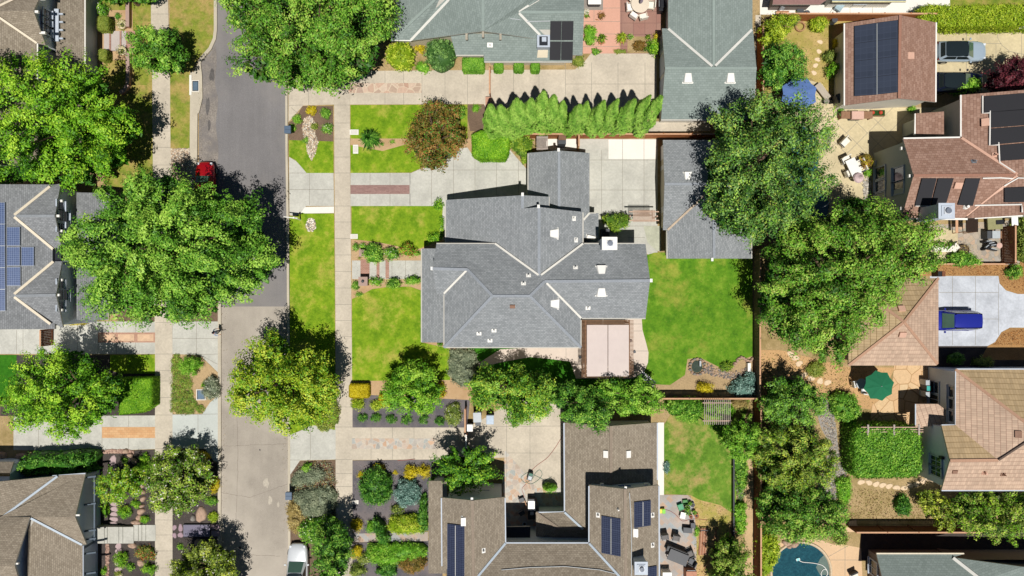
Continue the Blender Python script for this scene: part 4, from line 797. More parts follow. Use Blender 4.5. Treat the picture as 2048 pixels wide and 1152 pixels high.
caps(h12, [(1911, 739, hE, 2060, 852, 6.9), (1900, 921, hR, 1996, 920, hR)], capP); valley(h12, [(1996, 920, hR + .05, 2075, 868, 7.0)], mat('flashing_dark', '#5a4a40', .7), .15)
gutter(h12, [(1911, 739, hE, 1911, 850, hE), (1912, 738, hE, 2230, 738, hE), (1883, 981, hE, 2230, 981, hE), (1883, 850, hE, 1909, 850, hE)], trimG, .1)
XW = P(1911, 780, hE).x + .3; XW2 = P(1900, 921, hR).x + .27
win_x(h12, XW, -1, 1860, 763, 1878, 785, cols=1, rows=2, fr=trimG); win_x(h12, XW, -1, 1860, 789, 1878, 808, cols=2, rows=1, fr=trimG)
win_x(h12, XW, -1, 1899, 773, 1908, 794, cols=1, fr=trimG); win_x(h12, XW, -1, 1899, 798, 1908, 818, cols=1, fr=trimG); win_x(h12, XW, -1, 1899, 822, 1908, 843, cols=1, fr=trimG)
win_x(h12, XW2, -1, 1863, 913, 1883, 931, cols=2, rows=2, fr=trimG); win_x(h12, XW2, -1, 1863, 934, 1883, 951, cols=2, rows=2, fr=trimG)
b = MB(); q = P(1893, 918, 5.1); b.box((XW2 - .15, q.y, 4.6), (.25, .25, .45)); b.build('wall_lamp', frK, h12)
_, p12c = roof(h12, [[(1831, 808, 2.7), (1876, 808, 3.1), (1892, 820, 3.1), (1892, 851, 3.1), (1846, 853, 2.7), (1831, 855, 2.7)]], tileP, name='porch_roof')
gutter(h12, [(1831, 808, 2.7, 1831, 850, 2.7)], trimG, .1)
b = MB(); 
for y in (812, 850): b = MB(); q = P(1838, y, 0); b.box((q.x, q.y, 1.3), (.3, .3, 2.5)); b.build('porch_post', wallS, h12)
b = MB(); u_, s_, n_ = frame(p12b[0]); b.box(on(p12b[0], 2036, 868, .1), (.6, .5, .18), M=Matrix((u_, s_, n_)).transposed()); b.build('roof_vent', mat('rust_vent', '#8a6a58', .7), h12)
u_, s_, n_ = frame(p12b[1]); b = MB(); b.box(on(p12b[1], 1909, 943, .05), (.45, .3, .12), M=Matrix((u_, s_, n_)).transposed()); b.build('roof_vent', mat('rust_vent', '#8a6a58', .7), h12)
pvent(h12, p12b[1], 1968, 946, flP, .1); pvent(h12, p12b[1], 2006, 949, mat('rust_vent', '#8a6a58', .7))
h13 = house('south_green_house', 'house with pale green shingles and a white valley at the south-east corner', 'house', (1900, 1150))
_, p13 = roof(h13, [[(1753, 1108, 2.8), (1928, 1108, 2.8), (1905, 1115, 2.95), (1960, 1160, 4.0), (1960, 1200, 4.9), (1775, 1200, 4.9)], [(1905, 1115, 2.95), (2048, 1134, 4.0), (2230, 1150, 5.0), (2230, 1240, 5.0), (1960, 1240, 4.9), (1960, 1160, 4.0)]], roofGr)
walls(h13, [(1753, 1108, 2.75), (1928, 1108, 2.75), (2230, 1108, 2.75), (2230, 1260, 2.75), (1753, 1260, 2.75)], wallT, .6)
walls(h13, [(1905, 1113, 2.9), (2048, 1133, 3.9), (2230, 1149, 4.9), (2230, 1200, 4.9), (1905, 1200, 2.9)], wallT, .3)
valley(h13, [(1905, 1115, 2.98, 1960, 1158, 4.02)], flW, .28); gutter(h13, [(1753, 1107, 2.8, 1928, 1107, 2.8)], flC, .12)
XW = P(1753, 1130, 2.8).x + .6; win_x(h13, XW, -1, 1741, 1122, 1755, 1150, cols=2, rows=1, fr=trimG)
YW = P(0, 1108, 2.75).y - .6
h14 = house('mauve_shed', 'edge of a mauve flat roofed building at the north-east corner', 'building', (1650, -30))
roof(h14, [[(1556, -60, 2.6), (1665, -60, 2.6), (1653, 0, 2.6), (1640, 9, 2.6), (1545, 9, 2.6)]], mat('roof_mauve', '#8e6c66', .85), name='roof'); walls(h14, [(1556, -60, 2.5), (1655, -60, 2.5), (1640, 8, 2.5), (1545, 8, 2.5)], wallT, .4)
h15 = house('blue_trim_house', 'edge of a house with a blue eave at the north border', 'house', (1740, -40))
roof(h15, [[(1664, -80, 3.2), (1812, -80, 3.2), (1812, 3, 2.7), (1664, 3, 2.7)]], mat('roof_slate_blue', '#5b7690', .7)); walls(h15, [(1664, -80, 2.7), (1812, -80, 2.7), (1812, 3, 2.7), (1664, 3, 2.7)], wallW, .5)
gutter(h15, [(1664, 3, 2.7, 1812, 3, 2.7)], mat('trim_cream', '#cfc79a', .6))
# ---------------------------------------------------------------- vegetation: every crown is leaf-sized faces
rg = np.random.default_rng(11)
LM = {k: leaf_mat('leaves_' + k, *c) for k, c in dict(
    bright=('#2c5e10', '#72ae22', '#bce042'), mid=('#2c5a16', '#68a22e', '#b2d856'), olive=('#3a4c1c', '#748a38', '#b8c45c'),
    yellowgreen=('#55760f', '#98b424', '#d4dc4c'), dark=('#1f4614', '#468026', '#84b644'), lime=('#45801a', '#78b22c', '#b0d852'),
    yellow=('#8f8410', '#ccb81c', '#f0e038'), rust=('#5c3a1c', '#7a6a2a', '#b07a3c'), bronze=('#5a5c24', '#8a7434', '#b88a4c'), red=('#6c2a1a', '#b4532e', '#e08858'),
    burgundy=('#2e1018', '#5c2530', '#8a4048'), blue=('#3f5f54', '#6d9184', '#a4c2b4'), sage=('#5a6650', '#858f72', '#b3b996'), palm=('#345a18', '#6a9028', '#a8c040'),
    fir=('#284e22', '#547c3a', '#8ab25e'), white=('#c8c4a8', '#e4e0cc', '#fbf8ea'), grassy=('#5f7a2c', '#8a9a3c', '#b4b454'), tan=('#8c7a4a', '#b09a5c', '#d0be7c'), cyp=('#5a8c2c', '#8cbc48', '#b8d866')).items()}
bark = mat('tree_bark', '#6a5646', .95, .2, 9)
def unit(n): 
    v = rg.normal(size=(n, 3)); return v / np.linalg.norm(v, axis=1, keepdims=True)
def leafmesh(name, Cn, Nn, Sz, V, m, parent=None, asp=.55, extra=None, off=None, mi=None):
    n = len(Cn); Nn = Nn / np.maximum(np.linalg.norm(Nn, axis=1, keepdims=True), 1e-6)
    t = np.cross(Nn, unit(n)); t /= np.maximum(np.linalg.norm(t, axis=1, keepdims=True), 1e-6); b = np.cross(Nn, t)
    s = Sz[:, None]; q = np.stack([Cn + t * s, Cn + b * s * asp, Cn - t * s, Cn - b * s * asp], 1).reshape(-1, 3)
    nv = 4 * n; fl = np.full(n, 4); idx = np.arange(nv)
    if extra is not None and len(extra.f):
        ev = np.array(extra.v); q = np.vstack([q, ev]); el = [len(f) for f in extra.f]; ei = np.concatenate([np.array(f) + nv for f in extra.f])
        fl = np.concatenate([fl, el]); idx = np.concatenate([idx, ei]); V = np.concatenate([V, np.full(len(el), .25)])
    if off is None: off = np.array(root_of(parent).location) if parent is not None else np.array([(q[:, 0].min() + q[:, 0].max()) / 2, (q[:, 1].min() + q[:, 1].max()) / 2, max(0, q[:, 2].min())])
    q = q - off; me = bpy.data.meshes.new(name); me.vertices.add(len(q)); me.vertices.foreach_set('co', q.astype(np.float32).ravel())
    me.loops.add(len(idx)); me.loops.foreach_set('vertex_index', idx.astype(np.int32)); me.polygons.add(len(fl))
    me.polygons.foreach_set('loop_start', (np.cumsum(fl) - fl).astype(np.int32))
    for k in (m if isinstance(m, (list, tuple)) else [m]): me.materials.append(k)
    if mi is not None: me.polygons.foreach_set('material_index', np.concatenate([mi, np.zeros(len(fl) - len(mi))]).astype(np.int32))
    me.update(calc_edges=True); a = me.attributes.new('v', 'FLOAT', 'FACE'); a.data.foreach_set('value', V.astype(np.float32))
    o = bpy.data.objects.new(name, me); C.objects.link(o)
    if parent is not None: o.parent = parent
    else: o.location = off
    return o
def inside(px, py, poly):
    r = np.zeros(len(px), bool); n = len(poly)
    for i in range(n):
        x0, y0 = poly[i]; x1, y1 = poly[(i + 1) % n]
        c = ((y0 > py) != (y1 > py)) & (px < (x1 - x0) * (py - y0) / (y1 - y0 + 1e-9) + x0); r ^= c
    return r
def edist(px, py, poly):
    d = np.full(len(px), 1e9); n = len(poly)
    for i in range(n):
        a = np.array(poly[i]); b = np.array(poly[(i + 1) % n]); ab = b - a
        t = np.clip(((px - a[0]) * ab[0] + (py - a[1]) * ab[1]) / (ab @ ab + 1e-9), 0, 1); d = np.minimum(d, np.hypot(px - a[0] - t * ab[0], py - a[1] - t * ab[1]))
    return d
def crown_pts(poly, ht, hw, hb, leaf, cover=5.4, clump=.7, und=.12, elong=1.5, gap=.12, vb=0, flat=.6, dn=1.9, deep=0, edge=2.6):
    poly = np.array(poly); x0, y0 = poly.min(0); x1, y1 = poly.max(0)
    A = .5 * abs(sum(poly[i - 1][0] * poly[i][1] - poly[i][0] * poly[i - 1][1] for i in range(len(poly))))
    n = max(6, int(A * dn / clump ** 2)); k = int(n * (x1 - x0) * (y1 - y0) / A * 1.3) + 20
    qx = rg.uniform(x0, x1, k); qy = rg.uniform(y0, y1, k); ok = inside(qx, qy, poly); qx, qy = qx[ok], qy[ok]
    d = edist(qx, qy, poly); Rm = max(.3, min(d.max() if len(d) else 1, edge)); t = np.clip(d / Rm, 0, 1); pf = np.sqrt(1 - (1 - t) ** 2)
    wl = max(1.2, min(3.2, clump * 4)); ph = rg.uniform(0, 6.28, 6); kx = 6.28 / wl
    und_ = (np.sin(qx * kx + ph[0] + 1.3 * np.sin(qy * kx * .6 + ph[1])) + np.sin(qy * kx * 1.1 + ph[2] + 1.3 * np.sin(qx * kx * .7 + ph[3]))) * .5
    hh = ht - hb; zt = hw + (ht - hw) * pf + und_ * und * hh * pf - np.maximum(0, -und_ - .1) * und * hh * 1.6 * pf; zb = hw - (hw - hb) * np.minimum(1, pf * 1.2)
    keep = rg.random(len(qx)) > gap * (und_ < -.25) * 3; qx, qy, zt, zb, pf, und_ = [a[keep] for a in (qx, qy, zt, zb, pf, und_)]
    low = rg.random(len(qx)) < .22; z = np.where(low, zb + (zt - zb) * rg.random(len(qx)) * .7, zt - np.where(rg.random(len(qx)) < deep, (.14 + .24 * rg.random(len(qx))) * hh * np.sqrt(pf), np.abs(rg.normal(size=len(qx))) * (.12 if not deep else .05) * hh))
    z = np.maximum(z, .12 + clump * .15); cx, cy = poly.mean(0)
    rc = clump * rg.uniform(.6, 1.25, len(qx)); cv = np.clip(.5 + rg.normal(size=len(qx)) * .22 + und_ * .12 + vb, 0, 1)
    per = max(5, int(A * cover / (2 * .55 * leaf * leaf) / max(1, len(qx))))
    N = len(qx) * per; ci = np.repeat(np.arange(len(qx)), per)
    u = unit(N); rr = rg.random(N) ** .5
    out = np.stack([qx - cx, qy - cy, np.full(len(qx), .0)], 1); out /= np.maximum(np.linalg.norm(out, axis=1, keepdims=True), .01)
    ang = rg.normal(size=len(qx)) * .5; ca, sa = np.cos(ang), np.sin(ang); o2 = np.stack([out[:, 0] * ca - out[:, 1] * sa, out[:, 0] * sa + out[:, 1] * ca, out[:, 2]], 1)
    L = u * rr[:, None] * rc[ci][:, None]; L[:, 2] *= flat; dt = (L * o2[ci]).sum(1)
    L += o2[ci] * (dt * (elong - 1))[:, None]; L -= (L - o2[ci] * (L * o2[ci]).sum(1)[:, None]) * (1 - 1 / elong ** .5); L[:, 2] -= np.abs(dt) * .18 * (elong - 1)
    P_ = np.stack([qx, qy, z], 1)[ci] + L; P_[:, 2] = np.maximum(P_[:, 2], .06)
    Nn = np.array([0, 0, .6]) + u * .8 + o2[ci] * .15 + unit(N) * .38
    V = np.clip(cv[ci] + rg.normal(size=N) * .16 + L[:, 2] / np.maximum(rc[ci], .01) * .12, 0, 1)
    return P_, Nn, leaf * rg.uniform(.65, 1.25, N), V, np.stack([qx, qy, z], 1)
def circle_px(cx, cy, rx, ry, n=14, j=.1, rs=None):
    r_ = rs or rnd; a0 = r_.uniform(0, 6.28); return [(cx + rx * math.cos(a0 + 6.283 * i / n) * (1 + r_.uniform(-j, j)), cy + ry * math.sin(a0 + 6.283 * i / n) * (1 + r_.uniform(-j, j))) for i in range(n)]
def shrink(pts, d):
    p = np.array(pts); c = p.mean(0); v = p - c; l = np.linalg.norm(v, axis=1, keepdims=True); return (c + v * np.maximum(.3, (l - d) / np.maximum(l, .01))).tolist()
def tree(name, label, px, ht, hw, hb, key, leaf=.15, group=None, trunk=None, tr=.22, cat='tree', accents=(), **k):
    """px: outline in photo pixels of the crown at its widest height hw"""
    w = [tuple(P(x, y, hw)[:2]) for x, y in smooth(px, 3)]; cl = k.get('clump', .7); w = shrink(w, cl * .45)
    c = np.mean(w, 0) if trunk is None else np.array(P(*trunk, 0)[:2])
    t = thing(name, label, cat, (c[0], c[1], 0), group)
    k.setdefault('deep', .45); k.setdefault('dn', 1.3); p, n, s, v, cc = crown_pts(w, ht, hw, hb, leaf * .84, **k)
    wp = np.array(w); A = .5 * abs(sum(wp[i - 1][0] * wp[i][1] - wp[i][0] * wp[i - 1][1] for i in range(len(wp)))); nf = int(A * 26)   # inner foliage added to block light, its dark colour painting shade in the gaps
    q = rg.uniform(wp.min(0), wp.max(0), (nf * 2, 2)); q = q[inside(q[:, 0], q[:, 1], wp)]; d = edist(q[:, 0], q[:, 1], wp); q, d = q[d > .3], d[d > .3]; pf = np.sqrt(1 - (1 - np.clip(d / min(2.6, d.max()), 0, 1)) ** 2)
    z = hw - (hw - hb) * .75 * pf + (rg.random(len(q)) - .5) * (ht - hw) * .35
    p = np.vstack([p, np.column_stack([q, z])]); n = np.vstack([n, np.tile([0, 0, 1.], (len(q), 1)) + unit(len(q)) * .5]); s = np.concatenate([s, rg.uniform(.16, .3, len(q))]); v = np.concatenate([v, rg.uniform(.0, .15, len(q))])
    mats = [LM[key]]; mi = np.zeros(len(p))
    for j, (kk, fr_) in enumerate(accents): mats.append(LM[kk]); mi[rg.random(len(p)) < fr_] = j + 1
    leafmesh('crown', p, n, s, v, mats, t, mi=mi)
    b = MB(); f = Vector((c[0], c[1], min(hb * 1.1 + .4, hw * .6))); b.tube([(c[0], c[1], 0), (c[0] + .03, c[1], f.z * .5), tuple(f)], [tr * 1.25, tr, tr * .8], 9)
    for i in rg.choice(len(cc), min(len(cc), 12), replace=False):
        e = Vector(cc[i].tolist()); m_ = f.lerp(e, .5) + Vector((0, 0, .25)); b.tube([f - Vector((0, 0, .2)), m_, e], [tr * .5, tr * .28, tr * .08], 6)
    b.build('trunk', bark, t); return t
def bush(name, label, px, h, key, leaf=.07, cat='shrub', group=None, clump=.28, cover=4.5, und=.1, accents=(), gap=.0, elong=1.15, hb=.05, hwf=.4, edge=.9, kind=None, core=.0, **k):
    """one shrub as one mesh; px: (cx, cy, rx, ry) or outline in photo pixels"""
    if len(px) == 4 and not isinstance(px[0], tuple): px = circle_px(*px)
    w = [tuple(P(x, y, h * hwf)[:2]) for x, y in smooth(px, 2)]; w = shrink(w, clump * .35)
    p, n, s, v, cc = crown_pts(w, h, h * hwf, hb, leaf, cover=cover, clump=clump, und=und, gap=gap, elong=elong, edge=edge, **k)
    ex = MB()
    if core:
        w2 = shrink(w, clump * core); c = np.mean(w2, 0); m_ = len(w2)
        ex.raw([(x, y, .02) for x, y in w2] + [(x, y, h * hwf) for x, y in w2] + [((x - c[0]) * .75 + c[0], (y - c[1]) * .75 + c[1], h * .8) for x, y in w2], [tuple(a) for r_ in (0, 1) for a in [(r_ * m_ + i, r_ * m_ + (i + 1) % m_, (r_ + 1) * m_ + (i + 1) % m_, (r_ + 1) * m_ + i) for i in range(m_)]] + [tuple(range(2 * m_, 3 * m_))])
    mats = [LM[key]]; mi = np.zeros(len(p))
    for j, (kk, fr_) in enumerate(accents): mats.append(LM[kk]); mi[rg.random(len(p)) < fr_] = j + 1
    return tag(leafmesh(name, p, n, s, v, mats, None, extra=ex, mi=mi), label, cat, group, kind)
def hedge(name, label, px, h, key, leaf=.05, rnd_=.12, cat='hedge', group=None, cover=5, rough_=.03):
    """clipped hedge: leaves on the skin of a box over a leafy core; px = footprint outline at the top"""
    w = [P(x, y, h) for x, y in px]; w = [(p.x, p.y) for p in w]; poly = np.array(w)
    x0, y0 = poly.min(0); x1, y1 = poly.max(0); A = (x1 - x0) * (y1 - y0); n = int(A * cover / (1.1 * leaf * leaf))
    q = rg.uniform((x0, y0), (x1, y1), (n, 2)); q = q[inside(q[:, 0], q[:, 1], poly)]; d = edist(q[:, 0], q[:, 1], poly)
    z = h - rnd_ * np.clip(1 - d / (rnd_ * 2 + .02), 0, 1) ** 2 * 1.5 + rg.normal(size=len(q)) * rough_ - .03
    top = np.column_stack([q, z]); nt_ = np.tile([0, 0, 1.], (len(q), 1)) + unit(len(q)) * .75; T = [top]; NN = [nt_]
    m_ = len(w)
    for i in range(m_):
        a = poly[i - 1]; b_ = poly[i]; L = np.linalg.norm(b_ - a); k = int(L * h * cover * .7 / (1.1 * leaf * leaf)) + 1
        t = rg.random((k, 1)); e = a + (b_ - a) * t + rg.normal(size=(k, 2)) * rough_; T.append(np.column_stack([e, rg.random(k) * (h - .05)])); nn = np.array([(b_ - a)[1], -(b_ - a)[0], 0]) / max(L, .01); c = poly.mean(0)
        if nn[:2] @ ((a + b_) / 2 - c) < 0: nn = -nn
        NN.append(np.tile(nn, (k, 1)) + unit(k) * .75)
    p = np.vstack(T); n_ = np.vstack(NN); ex = MB(); sp = shrink(w, .07); ex.raw([(x, y, 0) for x, y in sp] + [(x, y, h - .1) for x, y in sp], [tuple((i, (i + 1) % m_, m_ + (i + 1) % m_, m_ + i)) for i in range(m_)] + [tuple(range(m_, 2 * m_))])
    v = np.clip(.5 + rg.normal(size=len(p)) * .2 + .12 * np.sin(p[:, 0] * 3.1) * np.sin(p[:, 1] * 2.7), 0, 1)
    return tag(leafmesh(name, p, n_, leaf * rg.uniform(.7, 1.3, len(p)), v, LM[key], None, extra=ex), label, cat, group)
def spiky(name, label, px, r, h, key, n=60, cat='plant', wl=.05, group=None, droop=.5):
    """arching blades: palms, grasses, agaves; px centre at the ground"""
    c = P(*px); b = MB()
    for i in range(n):
        a = rnd.uniform(0, 6.283); el = rnd.uniform(.05, 1); R_ = r * (.55 + .45 * rnd.random()) * (.35 + .65 * el); z1 = h * (1 - el * .55) * rnd.uniform(.8, 1.1); dx, dy = math.cos(a), math.sin(a); s = (-dy * wl, dx * wl)
        p0 = c + Vector((0, 0, .05)); p1 = c + Vector((dx * R_ * .5, dy * R_ * .5, z1)); p2 = c + Vector((dx * R_, dy * R_, max(.05, z1 * (1 - droop * el * 1.3))))
        S2 = Vector((s[0], s[1], 0)); b.face([p0 - S2 * .5, p0 + S2 * .5, p1 + S2, p1 - S2]); b.face([p1 - S2, p1 + S2, p2 + S2 * .15, p2 - S2 * .15])
    o = b.build(name, LM[key]); a_ = o.data.attributes.new('v', 'FLOAT', 'FACE'); a_.data.foreach_set('value', np.repeat(rg.random(n), 2).astype(np.float32))
    return tag(o, label, cat, group)
# ---- trees
T_ = tree
T_('shade_tree', 'broad bright green tree covering the verge house garden in the north-west', [(-60, 150), (20, 118), (60, 98), (120, 130), (165, 120), (205, 150), (212, 185), (240, 205), (278, 255), (245, 290), (240, 335), (170, 350), (175, 378), (110, 372), (40, 362), (-60, 365)], 9.5, 6.0, 2.5, 'bright', .13, clump=.75, und=.26, elong=1.9, edge=3.0, tr=.35, gap=.2)
T_('street_tree', 'dense round street tree between west pavement and verge lawn', [(268, 75), (300, 58), (340, 60), (366, 68), (368, 100), (372, 140), (340, 150), (300, 145), (270, 130)], 5.6, 3.4, 1.6, 'mid', .12, clump=.55, und=.24, edge=2)
T_('street_tree', 'huge spreading tree hanging over the parking bay and the grey porch roof', [(135, 482), (175, 440), (200, 420), (225, 370), (262, 375), (300, 338), (342, 338), (372, 368), (430, 370), (455, 395), (500, 375), (520, 440), (548, 520), (520, 570), (490, 600), (440, 600), (425, 640), (380, 645), (330, 655), (270, 640), (210, 635), (175, 615), (180, 570), (155, 540)], 10.0, 6.2, 3.2, 'mid', .13, clump=.8, und=.25, elong=1.8, edge=3.6, tr=.38, gap=.22, vb=.02)
T_('street_tree', 'large light green tree at the north end of the road', [(450, -60), (450, 20), (475, 60), (468, 140), (520, 165), (545, 140), (570, 185), (620, 175), (660, 180), (700, 165), (740, 150), (760, 110), (775, 60), (790, 20), (760, -60)], 9.5, 6.0, 3.0, 'mid', .13, clump=.8, und=.25, elong=1.6, edge=3.5, tr=.35, gap=.2, vb=-.02, accents=(('olive', .18),))
T_('street_tree', 'round yellow-green tree overhanging the road by the south driveway', [(462, 790), (470, 740), (490, 700), (520, 668), (560, 660), (580, 690), (612, 698), (640, 705), (660, 740), (670, 780), (662, 815), (640, 850), (600, 872), (560, 855), (500, 840), (475, 815)], 8.2, 5.2, 2.2, 'yellowgreen', .125, clump=.75, und=.27, edge=3.2, tr=.28, gap=.2, accents=(('lime', .25),))
T_('garden_tree', 'bright green tree beside the clipped hedge on the west edge', [(15, 800), (40, 740), (80, 700), (130, 690), (165, 700), (190, 740), (235, 750), (240, 790), (220, 830), (190, 850), (145, 880), (100, 860), (50, 850)], 7.5, 4.6, 1.8, 'bright', .12, clump=.65, und=.27, elong=1.6, edge=3, gap=.2)
T_('garden_tree', 'wide tree with small white blossoms by the boulder garden', [(290, 960), (300, 920), (340, 895), (390, 900), (415, 930), (425, 970), (400, 1010), (370, 1032), (320, 1020), (300, 990)], 4.6, 2.8, 1.0, 'olive', .105, clump=.5, und=.12, edge=2, tr=.14, accents=(('bright', .35), ('white', .05)))
T_('garden_tree', 'white blossomed tree at the south end of the west verge', [(345, 1120), (375, 1098), (420, 1082), (455, 1100), (470, 1140), (470, 1220), (350, 1220)], 5, 3, 1.2, 'olive', .105, clump=.5, und=.24, edge=2, tr=.14, accents=(('yellowgreen', .25), ('white', .04)))
T_('garden_tree', 'thin lime tree with white edged leaves near the stone path', [(196, 970), (215, 945), (250, 938), (285, 955), (280, 985), (245, 1000), (215, 1010)], 3.6, 2.4, 1.0, 'lime', .1, clump=.4, und=.1, edge=1.5, tr=.08, gap=.3, accents=(('white', .06), ('yellowgreen', .4)), elong=2)
T_('maple_tree', 'green and bronze leaved tree over the front lawn', [(812, 270), (845, 210), (880, 205), (915, 215), (930, 250), (920, 300), (895, 330), (860, 345), (825, 315), (808, 295)], 6, 3.8, 1.5, 'bronze', .105, clump=.5, und=.24, edge=2.2, accents=(('dark', .3), ('rust', .25)))
T_('garden_tree', 'round bright green tree at the south end of the front lawn', [(762, 780), (775, 750), (810, 725), (850, 728), (880, 760), (885, 800), (850, 830), (800, 828), (768, 810)], 5.4, 3.3, 1.0, 'lime', .105, clump=.5, und=.12, edge=2, accents=(('bright', .4),))
T_('garden_tree', 'spreading tree with pointed leaf sprays over the courtyard house gate', [(870, 930), (895, 900), (935, 890), (975, 905), (992, 935), (980, 970), (940, 975), (920, 1000), (895, 965)], 5.2, 3.6, 1.6, 'dark', .11, clump=.45, und=.1, edge=1.6, gap=.4, elong=2.2, accents=(('bright', .45),), tr=.14)
T_('row_tree', 'green tree screening the side path by the sun shade', [(935, 760), (960, 730), (1000, 738), (1045, 735), (1085, 740), (1110, 765), (1120, 800), (1070, 845), (1020, 850), (990, 820), (950, 810)], 6.2, 3.8, 1.4, 'mid', .11, clump=.55, und=.26, edge=2.2, gap=.15, accents=(('yellowgreen', .2),))
T_('row_tree', 'darker green tree behind the shingled garage wing', [(1095, 780), (1130, 765), (1180, 775), (1215, 800), (1225, 840), (1195, 862), (1150, 850), (1110, 830)], 6.6, 4.2, 1.6, 'dark', .11, clump=.55, und=.26, edge=2.2, gap=.15, accents=(('mid', .4),))
T_('row_tree', 'light green tree at the corner of the back lawn', [(1200, 765), (1235, 750), (1285, 758), (1330, 790), (1325, 820), (1280, 830), (1230, 822), (1205, 795)], 5.4, 3.4, 1.4, 'lime', .11, clump=.5, und=.25, edge=1.9, gap=.2, accents=(('mid', .4),))
T_('big_oak', 'huge fine leaved dark green tree over the pool', [(1408, 420), (1420, 370), (1410, 310), (1440, 270), (1425, 220), (1480, 200), (1540, 190), (1605, 195), (1652, 230), (1662, 290), (1652, 350), (1662, 395), (1610, 440), (1540, 480), (1480, 480), (1440, 450)], 11.5, 7.5, 3.0, 'fir', .12, clump=.75, und=.24, elong=1.7, edge=3.8, tr=.4, gap=.18, cover=3.8, accents=(('olive', .22), ('mid', .3)))
T_('big_oak', 'huge bright green tree joining the fence and the tiled garage', [(1552, 480), (1590, 440), (1660, 415), (1740, 405), (1800, 425), (1850, 440), (1885, 470), (1880, 520), (1850, 560), (1800, 590), (1760, 620), (1740, 660), (1690, 700), (1680, 730), (1640, 720), (1585, 700), (1535, 650), (1518, 600), (1535, 540)], 10.0, 6.4, 2.5, 'mid', .125, clump=.75, und=.27, elong=1.7, edge=3.8, tr=.4, gap=.2, accents=(('olive', .35), ('lime', .12)))
T_('garden_tree', 'dark green round tree in the dry garden west of the solar garage', [(1522, 120), (1540, 90), (1580, 85), (1605, 110), (1612, 150), (1590, 175), (1550, 178), (1525, 160)], 5.0, 3.2, 1.4, 'dark', .105, clump=.5, und=.25, edge=2, accents=(('mid', .3),))
T_('garden_tree', 'yellow-green tree in the corner behind the north fence', [(1524, 45), (1560, 32), (1595, 40), (1590, 65), (1565, 85), (1540, 92), (1522, 85)], 3.6, 2.2, .6, 'yellowgreen', .1, clump=.4, und=.12, edge=1.3, tr=.1)
T_('plum_tree', 'dark burgundy leaved tree beside the dark blue car', [(1978, 170), (1985, 140), (2010, 120), (2060, 112), (2110, 130), (2110, 180), (2040, 195), (1995, 188)], 5.2, 3.4, 1.5, 'burgundy', .11, clump=.5, und=.24, edge=2)
T_('garden_tree', 'dense olive tree in the thicket east of the long fence', [(1514, 862), (1560, 850), (1620, 858), (1665, 895), (1668, 945), (1630, 978), (1560, 980), (1514, 955)], 5.6, 3.4, 1.0, 'olive', .105, clump=.5, und=.26, edge=2, accents=(('yellowgreen', .22), ('mid', .25)))
T_('garden_tree', 'dense dark green tree above the round pool', [(1516, 990), (1580, 962), (1645, 975), (1692, 1008), (1692, 1052), (1650, 1078), (1590, 1080), (1530, 1062)], 6, 3.6, 1.2, 'mid', .105, clump=.5, und=.25, edge=2.2, accents=(('dark', .3), ('olive', .25)))
T_('garden_tree', 'fresh green tree beside the long fence south of the big trees', [(1528, 800), (1540, 765), (1590, 752), (1640, 770), (1655, 810), (1620, 845), (1560, 848), (1530, 830)], 5.4, 3.4, 1.2, 'mid', .105, clump=.5, und=.25, edge=2.2, accents=(('fir', .3),))
T_('garden_tree', 'wide olive green tree behind the tiled house', [(1905, 1010), (1930, 985), (1990, 978), (2060, 985), (2120, 1000), (2120, 1080), (2040, 1080), (1990, 1090), (1950, 1070), (1915, 1050)], 5.6, 3.6, 1.4, 'olive', .11, clump=.5, und=.26, edge=2.2, accents=(('bright', .4),))
T_('garden_tree', 'bright green tree tangled with the timber trellis', [(1440, 880), (1460, 850), (1500, 830), (1518, 850), (1510, 890), (1490, 925), (1460, 915)], 4, 2.5, .6, 'lime', .1, clump=.4, und=.25, edge=1.4, tr=.09, accents=(('mid', .4),))
T_('garden_tree', 'young tree at the south end of the dirt yard', [(1425, 1110), (1445, 1080), (1480, 1075), (1500, 1110), (1500, 1200), (1430, 1200)], 4.4, 2.8, .8, 'olive', .1, clump=.4, und=.25, edge=1.5, tr=.1, gap=.3, accents=(('lime', .3),))
T_('street_tree', 'dark green tree over the parked white car', [(630, 1062), (645, 1045), (680, 1045), (700, 1075), (700, 1130), (670, 1200), (625, 1190), (628, 1120)], 6, 3.8, 1.5, 'dark', .105, clump=.5, und=.25, edge=2, accents=(('mid', .4),))
T_('garden_tree', 'small tree cut by the north border above the brick wall garden', [(170, -50), (300, -50), (305, -8), (270, 6), (230, 2), (190, 4)], 4.4, 2.8, 1.2, 'mid', .13, clump=.45, und=.25, edge=1.5)
T_('garden_tree', 'yellowish bush tree beside the shaded soil at the tiled house', [(1840, 1000), (1865, 975), (1895, 1000), (1905, 1040), (1890, 1062), (1862, 1035)], 3.2, 2, .6, 'grassy', .11, clump=.35, und=.25, edge=1.1, tr=.07, gap=.3, accents=(('yellowgreen', .4),))
